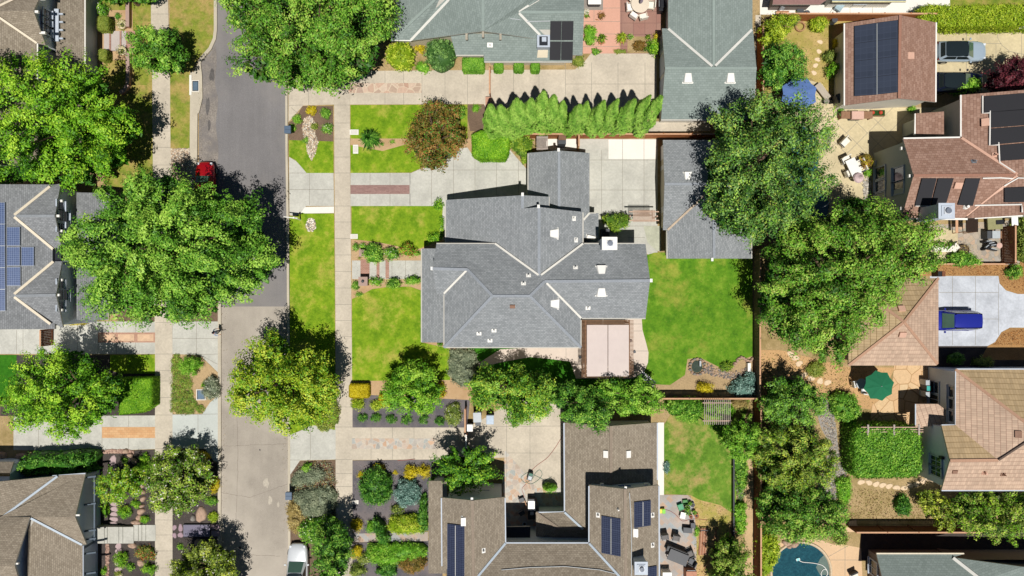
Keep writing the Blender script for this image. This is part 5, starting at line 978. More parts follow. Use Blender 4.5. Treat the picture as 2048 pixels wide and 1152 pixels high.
# ---- row of narrow cypresses
cyw = []
def cypress_mesh(seed, hh):
    n = 5200; t = rg.random(n) ** .8; z = .15 + t * hh; lobes = rg.uniform(0, 6.28, 5); a = rg.uniform(0, 6.283, n)
    r = (.82 * np.minimum(1, (t + .06) * 5) * (1 - t ** 2.3) + .07) * (1 + .16 * np.sin(a * 3 + z * 1.3 + lobes[0]) + .1 * np.sin(a * 5 - z * 2.1 + lobes[1])); rr = r * (1 - .25 * rg.random(n) ** 2)
    p = np.column_stack([rr * np.cos(a), rr * np.sin(a), z]); nn = np.column_stack([np.cos(a), np.sin(a), np.full(n, .5)]) + unit(n) * .45
    v = np.clip(.5 + .2 * np.sin(a * 3 + z * 1.3) + rg.normal(size=n) * .15, 0, 1); return p, nn, .14 * rg.uniform(.6, 1.3, n), v
tops = [(984, 207, 10.3), (1003, 203, 10.8), (1026, 198, 11.2), (1046, 196, 11.2), (1058, 198, 10.8), (1090, 195, 11.3), (1112, 197, 11.0), (1131, 205, 9.8), (1160, 199, 10.8), (1183, 199, 10.6), (1208, 194, 11.2), (1238, 195, 11.0), (1271, 189, 11.6), (1299, 195, 11.0), (1324, 198, 11.2)]
ords = ['westernmost', 'second', 'third', 'fourth', 'fifth', 'sixth', 'seventh', 'eighth', 'ninth', 'tenth', 'eleventh', 'twelfth', 'thirteenth', 'fourteenth', 'easternmost']
kits = []
for i, (x, y, h_) in enumerate(tops):
    q = P(x, y, h_); lab = f'narrow green cypress, {ords[i]} from the west in the row along the driveway'
    if i < 4:
        t = thing('cypress', lab, 'tree', (0, 0, 0), 'cypresses in a row along the north driveway'); p, n, s, v = cypress_mesh(i, 11)
        leafmesh('crown', p, n, s, v, LM['cyp'], t, asp=.4); b = MB(); b.tube([(0, 0, 0), (0, 0, 4), (0, 0, 10)], [.16, .12, .03], 7); b.build('trunk', bark, t); kits.append(t)
    else: t = dup(kits[i % 4], rz=rnd.uniform(0, 6), label=lab)
    t.location = (q.x, q.y + rnd.uniform(-.3, .3), 0); t.scale = (rnd.uniform(.72, 1.08),) * 2 + (h_ / 11.1 * rnd.uniform(.93, 1.04),); t.rotation_euler = (rnd.uniform(-.03, .03), rnd.uniform(-.03, .03), rnd.uniform(0, 6))
# ---- clipped hedges
HG = hedge
HG('box_hedge', 'rectangular clipped green hedge beside the bright tree on the west side', [(237, 758), (303, 757), (303, 812), (285, 825), (237, 830)], 1.6, 'bright')
HG('box_hedge', 'large square clipped hedge at the bend of the front driveway', [(945, 270), (960, 262), (1005, 263), (1018, 272), (1016, 305), (1010, 317), (960, 317), (946, 308)], 1.7, 'bright', .06, rough_=.06)
for lab, r_, h_, k_ in (('olive clipped cube hedge north of the brick steps', (194, 32, 216, 60), 1.2, 'grassy'), ('small clipped cube hedge south of the brick steps', (196, 98, 212, 119), 1.1, 'grassy'),
    ('clipped green hedge under the beige wall of the green roofed house', (925, 115, 968, 141), 1.2, 'mid'), ('small clipped hedge just east of the driveway gate', (988, 125, 1006, 142), .9, 'mid'), ('small clipped hedge east of the pale doorway', (1028, 125, 1047, 142), .9, 'mid'), ('clipped small hedge farthest east under the green roof', (1062, 125, 1079, 143), .9, 'mid'),
    ('yellow clipped cube hedge on the pavement edge', (698, 769, 737, 796), 1.0, 'yellow'), ('yellow strip hedge beside the round bright tree', (757, 790, 766, 802), 1.0, 'yellow')):
    x0, y0, x1, y1 = r_; HG('box_hedge', lab, [(x0 + 2, y0), (x1 - 2, y0), (x1, y0 + 3), (x1, y1 - 3), (x1 - 2, y1), (x0 + 2, y1), (x0, y1 - 3), (x0, y0 + 3)], h_, k_)
HG('ivy_pergola_cover', 'dense square of vines covering the east pergola', [(1711, 862), (1719, 855), (1828, 856), (1840, 866), (1843, 942), (1832, 953), (1720, 955), (1711, 946)], 2.6, 'mid', .09, rough_=.12, cat='vine', cover=5)
HG('long_hedge', 'long yellow-green hedge along the tan driveway', [(1840, 20), (1860, 10), (1920, 14), (2000, 10), (2100, 10), (2100, 50), (2000, 50), (1900, 52), (1845, 40)], 1.7, 'yellowgreen', .08, rough_=.13)
# ---- shrubs: outline or (cx, cy, rx, ry), height, leaves, label
SH = [
 ('bright yellow-green bush against the green roofed house', (803, 112, 30, 30), 1.9, 'yellowgreen', .09), ('yellow groundcover behind the yellow-green bush', (840, 98, 12, 9), .7, 'yellow', .06),
 ('large bluish green shrub under the small green roof', (882, 110, 33, 32), 2.4, 'fir', .09), ('lime shrub between the two largest bushes', (845, 135, 16, 12), .8, 'lime', .07), ('olive shrub beyond the house corner at the paved bend', (1158, 122, 14, 14), .8, 'grassy', .06),
 ('round clipped ball bush at the pink patio edge', (1304, 96, 15, 16), 1.6, 'bright', .06), ('yellow shrub behind the round ball bush', (1311, 75, 6, 7), 1.2, 'yellow', .05), ('low green mound beside the stamped patio', (1240, 103, 14, 5), .4, 'grassy', .05), ('dry brown flower patch by the patio', (1279, 92, 14, 12), .5, 'rust', .05),
 ('leafy shrub planted at the house corner by the pink paving', (1180, 72, 14, 22), 1.3, 'lime', .07), ('small shrub south of the pink paving', (1192, 104, 11, 7), .6, 'mid', .06), ('reddish brown round shrub on the pink paving', (1202, 32, 8, 8), .8, 'rust', .05),
 ('golden shrub in the planter beside the pebble stream', (623, 221, 12, 9), .6, 'yellow', .05), ('green shrub in the planter near the apron', (594, 238, 10, 10), .6, 'lime', .05), ('green shrub half behind the dark mailbox', (583, 257, 9, 8), .5, 'lime', .05), ('dark shrub in the corner of the pebble planter', (652, 226, 11, 11), .6, 'mid', .05), ('shrub with white flowers beside the pavement in the pebble planter', (655, 257, 12, 11), .6, 'mid', .05), ('small pale shrub on the pebble stream', (629, 253, 8, 8), .5, 'grassy', .05), ('tiny shrub at the narrow part of the pebble stream', (612, 281, 7, 7), .4, 'mid', .04),
 ('small round plant in the sandy strip', (765, 288, 5, 4), .3, 'mid', .04), ('second round plant in the sandy strip', (785, 284, 6, 5), .35, 'mid', .04), ('shrub by the curved lawn edging', (922, 225, 10, 14), 1.0, 'mid', .06), ('pale shrub beside the wooden gate', (952, 217, 9, 8), .5, 'lime', .05), ('small rust coloured shrub east of the bronze tree', (926, 270, 8, 16), 1.0, 'rust', .06),
 ('climbing shrub beside the back wing roof', [(1018, 270), (1060, 272), (1065, 300), (1052, 330), (1042, 318), (1025, 300)], 1.3, 'palm', .08),
 ('dense rose bush at the front path north side', (748, 508, 21, 21), 1.6, 'mid', .07), ('white rose bush in the middle of the north bed', (785, 508, 16, 14), 1.2, 'mid', .06), ('rose bush with orange red blooms', (815, 500, 18, 16), 1.3, 'bright', .06), ('small rose bush at the porch corner', (835, 508, 9, 6), .7, 'lime', .05),
 ('white flowering rose south of the path', (752, 563, 14, 9), .9, 'lime', .06), ('deep green rose south of the path', (788, 566, 15, 13), 1.1, 'mid', .06), ('leafy bush closest to the porch south of the path', (826, 561, 18, 9), 1.0, 'lime', .06), ('round shrub by the brick pillar', (712, 571, 10, 9), .6, 'mid', .05), ('tiny shrub at the tip of the sand bed', (718, 589, 8, 5), .35, 'mid', .04), ('white rose by the pavement', (711, 494, 8, 8), .6, 'mid', .05), ('small green shrub beside the white rose', (726, 492, 8, 7), .5, 'lime', .05), ('very small plant beside the brick path edge', (719, 516, 4, 4), .3, 'grassy', .04),
 ('clipped lawn shrub at the driveway corner of the grey house', (878, 410, 10, 14), .9, 'bright', .06), ('round clipped bush left of the porch', (869, 476, 16, 11), 1.0, 'bright', .06), ('small bush at the porch south corner', (881, 689, 7, 5), .5, 'mid', .05), ('tall narrow shrub line below the front wing', (884, 455, 4, 24), .8, 'bright', .05),
 ('variegated flowering shrub bed south of the grey house', [(898, 700), (950, 700), (955, 740), (935, 775), (900, 760)], .9, 'sage', .06),
 ('yellow shrub on the west flank of the round bright tree', (772, 800, 14, 12), .8, 'yellow', .06), ('yellow shrub on the east flank of the round bright tree', (880, 780, 14, 18), .9, 'yellow', .06), ('yellow-green shrub mound south of the yellow cube', (716, 808, 16, 12), .7, 'yellowgreen', .06), ('second yellow-green mound south of the yellow cube', (755, 810, 16, 12), .7, 'yellowgreen', .06),
 ('white flowering shrub at the south driveway corner', (908, 828, 18, 24), .9, 'olive', .06),
 ('dark green domed shrub in the slate bed', (752, 972, 35, 40), 1.9, 'dark', .08), ('grey-green shrub in the slate bed', (815, 985, 28, 30), 1.4, 'blue', .07), ('yellow ball shrub in the slate bed north edge', (822, 943, 14, 15), .9, 'yellow', .06), ('yellow ball shrub nearest the leafy gate tree', (848, 943, 14, 13), .9, 'yellow', .06), ('small yellow shrub beside the pavement', (722, 950, 7, 9), .5, 'yellow', .05), ('yellow shrub at the back of the dark dome', (757, 935, 12, 8), .7, 'yellow', .05), ('small golden tuft north of the grey-green shrub', (790, 945, 6, 5), .3, 'yellow', .04),
 ('dark shrub against the brown porch roof', [(838, 1000), (854, 985), (856, 1060), (835, 1055)], 1.2, 'dark', .07), ('shrub row north of the slate path', [(775, 1040), (800, 1028), (850, 1030), (853, 1062), (800, 1068), (775, 1060)], 1.1, 'yellowgreen', .07), ('golden shrub at the path entrance north side', (713, 1051, 14, 12), .9, 'yellow', .05), ('lime shrub beside the golden shrub', (742, 1052, 12, 12), .8, 'lime', .06), ('golden shrub at the path entrance south side', (713, 1102, 14, 13), .9, 'yellow', .05),
 ('long shrub row south of the slate path', [(735, 1090), (790, 1086), (850, 1088), (855, 1110), (800, 1128), (740, 1125)], 1.2, 'lime', .07), ('white flowering shrub at the pavement beside the lower golden shrub', (728, 1118, 16, 12), .8, 'olive', .06), ('dark green shrub at the south border between lime row and bronze shrub', (775, 1140, 22, 14), 1.1, 'dark', .07), ('bright bush between sage mass and the porch roof', (700, 1030, 1, 1), .1, 'mid', .03), ('small mid green shrub behind the yellow balls', (868, 965, 12, 14), .9, 'mid', .06), ('green shrub under the grey-green shrub by the slate path', (795, 1018, 16, 9), .8, 'olive', .06), ('bronze shrub at the bottom of the slate garden', (826, 1126, 30, 20), 1.3, 'bronze', .07), ('dark tangled shrub arching over the slate path', [(745, 1035), (770, 1045), (780, 1080), (765, 1090), (752, 1070)], 1.6, 'dark', .08), ('small olive shrub at the south border of the slate garden', (715, 1140, 18, 14), .9, 'olive', .06),
 ('grey-green spreading shrub at the top of the verge', [(582, 960), (600, 938), (645, 935), (650, 955), (620, 968), (585, 972)], .8, 'sage', .06), ('lime tuft on top of the grey-green verge shrubs', (615, 933, 11, 10), .8, 'lime', .06), ('sage shrub mass in the middle of the verge', [(585, 985), (620, 975), (668, 972), (675, 1000), (660, 1030), (610, 1035), (592, 1010)], .9, 'sage', .06), ('pale feathery shrub along the kerb', [(573, 1010), (590, 1000), (615, 1030), (600, 1065), (580, 1060)], .9, 'tan', .07),
 ('dense green bush north of the parked white car', [(596, 1055), (620, 1035), (665, 1030), (680, 1055), (660, 1082), (612, 1084)], 1.7, 'mid', .08),
 ('round clipped olive bush in the west planter', (380, 731, 24, 20), 1.5, 'lime', .05), ('white striped bushy grass beside the drain grate', (424, 776, 19, 24), 1.0, 'sage', .06),
 ('yellow shrub at the north edge of the blossom tree', (407, 912, 14, 10), .9, 'yellow', .05), ('yellow shrub by the kerb under the blossom tree', (430, 970, 11, 16), .8, 'yellow', .05), ('yellow-green tuft beside the metal bridge', (427, 1034, 11, 11), .6, 'yellowgreen', .05), ('leafy shrub north of the yellow-green tuft', (424, 1002, 14, 9), .6, 'mid', .05), ('lime tuft south of the metal bridge', (360, 1093, 7, 7), .4, 'lime', .05),
 ('round shrub east of the stepping stones', (249, 1023, 14, 13), .8, 'bright', .05), ('small round shrub by the boulder line', (271, 1008, 10, 9), .5, 'bright', .05), ('shrub in front of the lowest boulder', (290, 1038, 9, 9), .5, 'bright', .05), ('round shrub at the top of the boulder garden', (290, 916, 11, 11), .6, 'bright', .05), ('lime plant below the brick edging', (250, 920, 7, 6), .35, 'lime', .05), ('tall green shrub behind the lime tree', [(268, 930), (300, 925), (305, 965), (280, 960)], 1.3, 'bright', .06),
 ('large round shrub south of the entrance steps', (243, 1118, 13, 17), .9, 'bright', .05), ('small shrub beside the large boulder', (262, 1133, 9, 9), .5, 'mid', .05), ('round shrub on the pavement edge at the bottom', (299, 1137, 15, 13), .8, 'bright', .05), ('pale tuft at the bottom of the stepping stones', (237, 1147, 8, 6), .4, 'grassy', .05), ('red and green leaved shrub in the boulder garden', [(270, 1105), (285, 1090), (308, 1095), (310, 1120), (282, 1116)], .7, 'olive', .06), ('thin green shrub at the house corner by the stones', (209, 1141, 6, 9), .6, 'bright', .05), ('golden tuft beside the entrance steps', (203, 1054, 6, 6), .4, 'yellow', .04), ('narrow shrub along the stepping stones', (213, 1020, 6, 14), .6, 'bright', .05),
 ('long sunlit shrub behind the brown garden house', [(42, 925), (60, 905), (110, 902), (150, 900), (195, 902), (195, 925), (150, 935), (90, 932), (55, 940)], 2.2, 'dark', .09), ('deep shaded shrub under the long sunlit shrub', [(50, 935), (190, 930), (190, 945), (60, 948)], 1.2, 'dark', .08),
 ('white rose bush in the brick wall garden', (207, 20, 11, 14), 1.0, 'mid', .07), ('small green plant near the white rose bush', (236, 33, 7, 7), .4, 'mid', .05), ('plant beside the north bowl planter', (245, 53, 6, 8), .5, 'grassy', .05), ('yellow flowers along the grey house wall', (150, 646, 26, 4), .5, 'yellow', .05),
 ('spreading blue-green juniper in the pond corner', [(1455, 775), (1480, 752), (1508, 745), (1510, 790), (1470, 793)], 1.2, 'blue', .08), ('yellow ball shrub beside the pond', (1410, 774, 18, 11), 1.1, 'yellow', .05), ('green rockery plant between the pond stones', (1452, 733, 15, 10), .6, 'palm', .06),
 ('tall shrub mass by the fence behind the patchy lawn', [(1330, 800), (1370, 790), (1400, 800), (1405, 830), (1375, 845), (1335, 825)], 1.8, 'mid', .09), ('lime vine over the trellis', [(1405, 805), (1450, 800), (1475, 820), (1440, 840), (1410, 830)], 1.2, 'lime', .08), ('leafy border along the dirt path upper stretch', [(1465, 915), (1490, 905), (1495, 960), (1480, 985), (1470, 950)], .8, 'mid', .08), ('leafy border along the dirt path lower stretch', [(1468, 1010), (1490, 1000), (1492, 1060), (1478, 1068), (1465, 1040)], 1.0, 'lime', .08), ('bare twiggy shrub above the trellis', (1478, 808, 22, 10), 1.0, 'tan', .05),
 ('blue-green tuft beside the white path', (1333, 933, 7, 14), .5, 'blue', .06), ('small green plant beside the timber stack', (1393, 1063, 5, 12), .5, 'lime', .05),
 ('yellow-green bush in the dry garden by the fire ring', (1637, 48, 19, 18), 1.4, 'yellowgreen', .07), ('small yellow bush beside the solar garage', (1672, 88, 8, 12), .9, 'yellow', .06), ('olive bush beside the solar garage', (1658, 113, 14, 12), 1.1, 'olive', .06), ('bright green ball bush beside the solar garage', (1663, 141, 12, 16), 1.4, 'bright', .06), ('olive shrub near the fence corner in the dry garden', (1585, 42, 14, 10), 1.2, 'olive', .06), ('tiny bush at the south wall of the solar garage', (1680, 220, 6, 7), .6, 'mid', .05), ('small green bush by the garage flower tray', (1822, 218, 9, 6), .6, 'lime', .05),
 ('orange and yellow leaved shrub by the grey wall', (1729, 322, 13, 18), 1.2, 'bronze', .07), ('lime shrub beside the orange leaved shrub', (1733, 345, 9, 9), .8, 'lime', .06), ('dark shrub beneath the pool patio', [(1680, 400), (1720, 395), (1735, 410), (1700, 420)], 1.2, 'dark', .08),
 ('sprawling dark plant by the aggregate patio', [(1895, 512), (1920, 500), (1955, 515), (1958, 530), (1910, 535)], 1.2, 'mid', .08), ('tall shrub at the east border above the bark', [(2028, 440), (2100, 435), (2100, 525), (2035, 520)], 2, 'olive', .08), ('round shrub in the orange bark', (2028, 544, 16, 16), 1.0, 'mid', .07), ('lime bush beside the dark blue car', [(1900, 185), (1920, 165), (1940, 155), (1958, 170), (1950, 188)], 1.6, 'lime', .08),
 ('dark shrub in the shade by the pale driveway', (1910, 717, 16, 14), 1.0, 'dark', .07), ('second dark shrub in the shade by the pale driveway', (1965, 725, 20, 12), .9, 'olive', .06),
 ('leafy shrub over the orange soil path', [(1660, 790), (1690, 780), (1715, 800), (1720, 830), (1690, 845), (1665, 830)], 1.6, 'mid', .08), ('pale ornamental grass clump near the flagstone trail', (1631, 738, 20, 17), .9, 'grassy', .06), ('dark spindly shrub on the dry soil', (1805, 1010, 16, 22), 1.3, 'dark', .08),
 ('thicket shrub along the fence beside the gravel', [(1520, 955), (1570, 960), (1620, 965), (1610, 1000), (1560, 1000), (1522, 990)], 1.8, 'grassy', .08), ('yellow-green thicket at the fence bottom', [(1512, 1070), (1545, 1060), (1560, 1085), (1548, 1130), (1520, 1160)], 1.6, 'yellowgreen', .08), ('wild shrub between tree and dry soil', [(1670, 960), (1700, 955), (1700, 1000), (1680, 1010)], .9, 'lime', .07), ('olive shrub beside the pool deck', [(1665, 1072), (1690, 1068), (1695, 1088), (1670, 1090)], .8, 'olive', .06),
 ('climbing plant over the courtyard arbour', [(1200, 435), (1225, 428), (1258, 432), (1262, 445), (1240, 462), (1225, 468), (1212, 450)], 1.9, 'palm', .07), ('sunlit shrub boxed inside the dark courtyard', (1100, 974, 18, 8), 1.6, 'lime', .06), ('small plant beneath the small deck trellis', (1060, 1000, 1, 1), .2, 'mid', .03),
 ('green shrub under the north fence by the grey house corner', [(1018, 265), (1050, 262), (1058, 275), (1030, 280)], 1.0, 'lime', .07), ('low shrub under the fence east of the long hedge', (1840, 45, 10, 7), .8, 'olive', .06), ('shrub in the shade of the tall house eave', (1760, 425, 40, 8), 1.2, 'mid', .08), ('olive mound at the foot of the yellow-green street tree', [(625, 820), (672, 790), (676, 850), (640, 862)], .9, 'grassy', .06),
]
for lab, px, h_, k_, lf in SH:
    if px[2:] == (1, 1): continue
    acc = (('white', .06),) if 'white' in lab else (('red', .3),) if 'orange red' in lab or 'red and green' in lab else (('yellow', .3), ('red', .12)) if 'orange and yellow' in lab else ()
    bush('shrub', lab, px, h_ * 1.1, k_, lf, accents=acc, core=.9 if ('round' in lab or 'ball' in lab or 'clipped' in lab) else .3, clump=.2 if h_ < .7 else .3)
slv = [(725, 835), (752, 835), (783, 838), (812, 840), (848, 838), (880, 842)]
for i, (x, y) in enumerate(slv): bush('shrub', f"dark green {['westernmost', 'second', 'third', 'fourth', 'fifth', 'easternmost'][i]} mound from the pavement in the slate mulch row", (x, y, 12, 9), .6, 'dark', .05, clump=.2, group='green mounds in the slate mulch row')
bush('ground_cover', 'olive and purple ground cover of the west planter', [(345, 712), (362, 710), (372, 745), (385, 760), (388, 800), (410, 815), (400, 827), (350, 827), (342, 815), (343, 760)], .3, 'grassy', .05, cat='ground cover', kind='stuff', clump=.25, accents=(('burgundy', .08), ('mid', .3)))
bush('ground_cover', 'low brown and pink cover filling the verge between the grey-green shrubs', [(586, 950), (603, 930), (668, 925), (672, 1040), (640, 1045), (600, 1040), (585, 1000)], .35, 'sage', .06, cat='ground cover', kind='stuff', clump=.3, cover=2.2, gap=.3, accents=(('tan', .3), ('burgundy', .22), ('rust', .15)))
bush('ground_cover', 'pale leafy ground cover beside the dirt path', [(1468, 905), (1485, 905), (1490, 990), (1478, 1000), (1470, 960)], .35, 'sage', .06, cat='ground cover', kind='stuff', clump=.25, accents=(('lime', .4),))
SP = [('feathery dark palm-like shrub on the front lawn', (743, 281), 1.35, 1.9, 'dark', 260, .05), ('potted palm with arching fronds beside the pink paving', (1202, 80), .75, 1.1, 'palm', 90, .03), ('potted yellow palm at the patio corner', (1242, 78), .85, 1.1, 'yellowgreen', 110, .03), ('agave like plant on the pink paving', (1173, 32), .5, .6, 'palm', 40, .04), ('spiky plant by the small patio stones', (1295, 76), .45, .6, 'palm', 60, .03),
      ('clump of arching fern by the back wing', (1028, 286), 1.1, 1.1, 'palm', 110, .05), ('pale tall grass tuft in the west planter by the grate', (414, 770), .7, .9, 'lime', 140, .02), ('spiky rockery clump beside the pond', (1453, 730), .7, .6, 'palm', 70, .03)]
for lab, px, r_, h_, k_, n_, w_ in SP: spiky('spiky_plant', lab, px, r_, h_, k_, n_, wl=w_)
# ---------------------------------------------------------------- fences, gates, pergolas
wf1 = mat('fence_orange', '#a8683c', .85, .14, 8, .15, 1.2); wf2 = mat('fence_brown', '#7c4e36', .85, .16, 8, .2, 1.0); wf3 = mat('fence_weathered', '#6a5a4e', .85, .2, 8, .2, 1.0); capl = mat('fence_cap', '#c69a78', .8, .1, 6)
wpink = mat('timber_pale', '#c3a590', .8, .1, 6); wtim = mat('timber_brown', '#8d6b52', .8, .15, 6); wgrey = mat('timber_grey', '#a99c93', .8, .12, 6)
rock = mat('boulder_tan', '#b09480', .9, .18, 5, .15, 1, bmp=.6); rock2 = mat('boulder_grey', '#8c8780', .9, .22, 5, .15, 1, bmp=.6); rockp = mat('stone_mauve', '#b29c9c', .9, .08, 5, .1); pot = mat('terracotta', '#b0714e', .8, .08); potw = mat('pot_cream', '#d8c8a6', .7, .05)
blk = mat('black_plastic', '#23252a', .45, .05); dgr = mat('dark_grey', '#4a4d52', .5, .06); lgr = mat('light_grey', '#aeb4b8', .45, .05); plw = mat('plastic_white', '#e8e6e0', .4, .02); cush = mat('cushion_ivory', '#e6e0d2', .8, .03, 8)
def fence(label, a, b_, h, m, name='wooden_fence', cap=None, bw=.145, post=2.4, th=.03, cat='fence', railz=True):
    A_, B_ = P(*a, 0), P(*b_, 0); t = thing(name, label, cat, tuple((A_ + B_) / 2)); d = (B_ - A_); L = d.length; d.normalize(); n = Vector((-d.y, d.x, 0)); M = Matrix((d, n, Vector((0, 0, 1)))).transposed(); b = MB(); k = int(L / bw)
    for i in range(k): b.box(A_ + d * (i + .5) * L / k + n * rnd.uniform(-.006, .006) + Vector((0, 0, h / 2 + rnd.uniform(-.01, .01))), (L / k * .93, th, h), M=M)
    b.build('board_panel', m, t)
    for i in range(int(L / post) + 1):
        b = MB(); b.box(A_ + d * min(L, i * L / max(1, int(L / post))) + n * .07 + Vector((0, 0, h / 2 + .04)), (.1, .1, h + .08), M=M); b.build('post', m, t)
    b = MB(); b.box((A_ + B_) / 2 + Vector((0, 0, h + .03)) + n * .02, (L, .14, .04), M=M); b.build('top_rail', cap or capl, t)
    if railz:
        for z in (.35, h - .3): b = MB(); b.box((A_ + B_) / 2 + Vector((0, 0, z)) + n * .05, (L, .05, .09), M=M); b.build('cross_rail', m, t)
    return t
fence('weathered timber fence along the east side of the large back lawn', (1506, 500), (1506, 789), 1.8, wf3, cap=capl)
fence('red-brown timber fence running south beside the dirt path', (1507, 797), (1507, 1250), 1.9, wf2)
fence('timber fence between the green garage and the dry garden', (1513, 60), (1513, 420), 1.7, wf1)
fence('dark timber fence at the south edge of the large back lawn', (1302, 792), (1503, 792), 1.7, wf3)
fence('orange timber fence behind the cypress row', (1040, 277), (1430, 277), 1.8, wf1)
fence('reddish timber fence at the back of the dry garden', (1546, 43), (1850, 43), 1.8, wf1)
fence('red timber fence north of the green roofed corner house', (1692, 1051), (1935, 1051), 1.9, wf2)
fence('timber fence beside the solar house drive', (108, 658), (108, 690), 1.9, wf2)
fence('dark timber fence east of the cluttered aggregate patio', (2001, 455), (2001, 527), 1.9, wf2)
fence('low timber fence between aggregate patio and orange bark', (1850, 529), (2000, 529), .7, wf2, railz=False)
fence('low black edging fence along the ground cover in the east yard', (1463, 905), (1463, 1090), .6, frK, name='edging_fence', cap=frK, railz=False)
fence('short timber fence beside the white shed paving', (1154, 273), (1154, 300), 1.7, wf1)
fence('dark timber gate across the north driveway', (980, 146), (980, 198), 1.7, wf2, name='driveway_gate', cat='gate'); fence('lower dark timber gate panel by the mulch bed', (984, 222), (984, 248), 1.5, wf3, name='garden_gate', cat='gate')
fence('dark timber gate beside the two grey bins', (932, 812), (932, 858), 1.6, wf2, name='driveway_gate', cat='gate'); fence('pale topped gate panel under the leafy gate tree', (934, 862), (934, 892), 1.5, wf2, name='driveway_gate', cat='gate', cap=white)
fence('small timber fence at the west border by the bright turf', (-10, 805), (28, 805), 1.5, wf2)
b = MB(); q = P(977, 208, 0); b.box((q.x, q.y, .55), (.5, .75, 1.1)); tag(b.build('gate_pillar', mat('pillar_pink', '#b98d76', .85)), 'low pinkish brick pillar beside the north driveway gate', 'pillar')
def slatset(parent, c, lx, ly, z, n, along, m, w=.05, t=.06, name='slat'):
    b = MB()
    for i in range(n):
        f = (i + .5) / n - .5
        b.box((c[0] + (f * lx if along == 'x' else 0), c[1] + (f * ly if along == 'y' else 0), z), (w if along == 'x' else lx, w if along == 'y' else ly, t))
    return b.build(name, m, parent)
def rectw(x0, y0, x1, y1, h): a, c = P(x0, y0, h), P(x1, y1, h); return ((a.x + c.x) / 2, (a.y + c.y) / 2), abs(a.x - c.x), abs(a.y - c.y)
c, lx, ly = rectw(1163, 640, 1267, 755, 2.75); pg = thing('pergola', 'brown slatted pergola under the pale sun shade behind the grey house', 'pergola', (c[0], c[1], 0))
slatset(pg, c, lx, ly, 2.75, 44, 'y', wtim, .045, .09)
for s_ in (-1, 1):
    b = MB(); b.box((c[0] + s_ * lx * .42, c[1], 2.6), (.12, ly, .2)); b.build('beam', wtim, pg)
    for e in (-.45, 0, .45): b = MB(); b.box((c[0] + s_ * lx * .42, c[1] + e * ly, 1.3), (.15, .15, 2.6)); b.build('post', wtim, pg)
c, lx, ly = rectw(1174, 650, 1258, 753, 2.95); shm = mat('shade_cloth', '#cdbfb9', .9, .02, 20, .05, 1.2)
for i, nm in enumerate(('west', 'east')):
    b = MB(); nx, ny = 8, 14; x0 = c[0] - lx / 2 + i * (lx / 2 + .03); w_ = lx / 2 - .03; pp = [(x0 + w_ * (a / nx), c[1] - ly / 2 + ly * e / ny, 2.9 - .05 * math.sin(math.pi * a / nx) + .012 * math.sin(e * 2.2)) for e in range(ny + 1) for a in range(nx + 1)]
    b.raw(pp, [(e * (nx + 1) + a, e * (nx + 1) + a + 1, (e + 1) * (nx + 1) + a + 1, (e + 1) * (nx + 1) + a) for e in range(ny) for a in range(nx)]); b.raw([(x, y, z - .015) for x, y, z in pp], [((e + 1) * (nx + 1) + a, (e + 1) * (nx + 1) + a + 1, e * (nx + 1) + a + 1, e * (nx + 1) + a) for e in range(ny) for a in range(nx)])
    tag(b.build('sun_shade', shm, smooth=True), f'{nm} half of the pale pink-grey sun shade cloth lying on the pergola', 'sun shade')
c, lx, ly = rectw(1407, 799, 1462, 849, 2.3); tr_ = thing('trellis', 'pale slatted timber trellis over the vines in the east yard', 'trellis', (c[0], c[1], 0)); slatset(tr_, c, lx, ly, 2.3, 14, 'x', wgrey, .05, .07)
for y_ in (-.36, .36): b = MB(); b.box((c[0], c[1] + y_ * ly, 2.2), (lx * 1.05, .09, .12)); b.build('beam', wpink, tr_)
for sx in (-.45, .45):
    for sy in (-.36, .36): b = MB(); b.box((c[0] + sx * lx, c[1] + sy * ly, 1.1), (.1, .1, 2.2)); b.build('post', wgrey, tr_)
c, lx, ly = rectw(1258, 427, 1318, 437, 2.4); ar = thing('arbour', 'pinkish timber arbour over the walk beside the grey garage', 'arbour', (c[0], c[1], 0)); slatset(ar, c, lx * .75, ly * 2.4, 2.42, 22, 'x', wpink, .05, .07)
for y_ in (-.4, .4): b = MB(); b.box((c[0], c[1] + y_, 2.3), (lx, .09, .14)); b.build('beam', wpink, ar)
for sx in (-.45, .45): b = MB(); b.box((c[0] + sx * lx, c[1], 1.15), (.12, .12, 2.3)); b.build('post', wpink, ar)
c, lx, ly = rectw(1722, 852, 1846, 866, 2.6); pe = thing('pergola', 'white-grey timber pergola edge at the vine covered square', 'pergola', (c[0], c[1], 0)); slatset(pe, c, lx, ly, 2.6, 3, 'y', wpink, .07, .12, name='beam')
for sx in (-.4, 0.02, .42):
    b = MB(); b.box((c[0] + sx * lx, c[1], 2.72), (.16, ly * 1.5, .12)); b.build('cross_beam', wgrey, pe); b = MB(); b.box((c[0] + sx * lx, c[1], 1.3), (.2, .2, 2.6)); b.build('post', wgrey, pe)
wa = thing('garden_arch', 'white timber arch gate at the corner of the large back lawn', 'arch', tuple(P(1292, 757, 0)))
for s_ in (-1, 1): b = MB(); o_ = Vector((s_ * .12, s_ * .18, 0)); b.bar(P(1281, 748, 1.9) + o_, P(1308, 769, 1.9) + o_, .1, .09); b.build('beam', white, wa)
b = MB()
for k in range(9): q = P(1281, 748, 1.96).lerp(P(1308, 769, 1.96), k / 8); b.bar(q - Vector((.2, .27, 0)), q + Vector((.2, .27, 0)), .05, .05)
b.build('slat', white, wa)
for x, y in ((1281, 748), (1308, 769)): q = P(x, y, 0); q.x *= .97; q.y *= .97; b = MB(); b.box((q.x, q.y, .95), (.12, .12, 1.9)); b.build('post', white, wa)
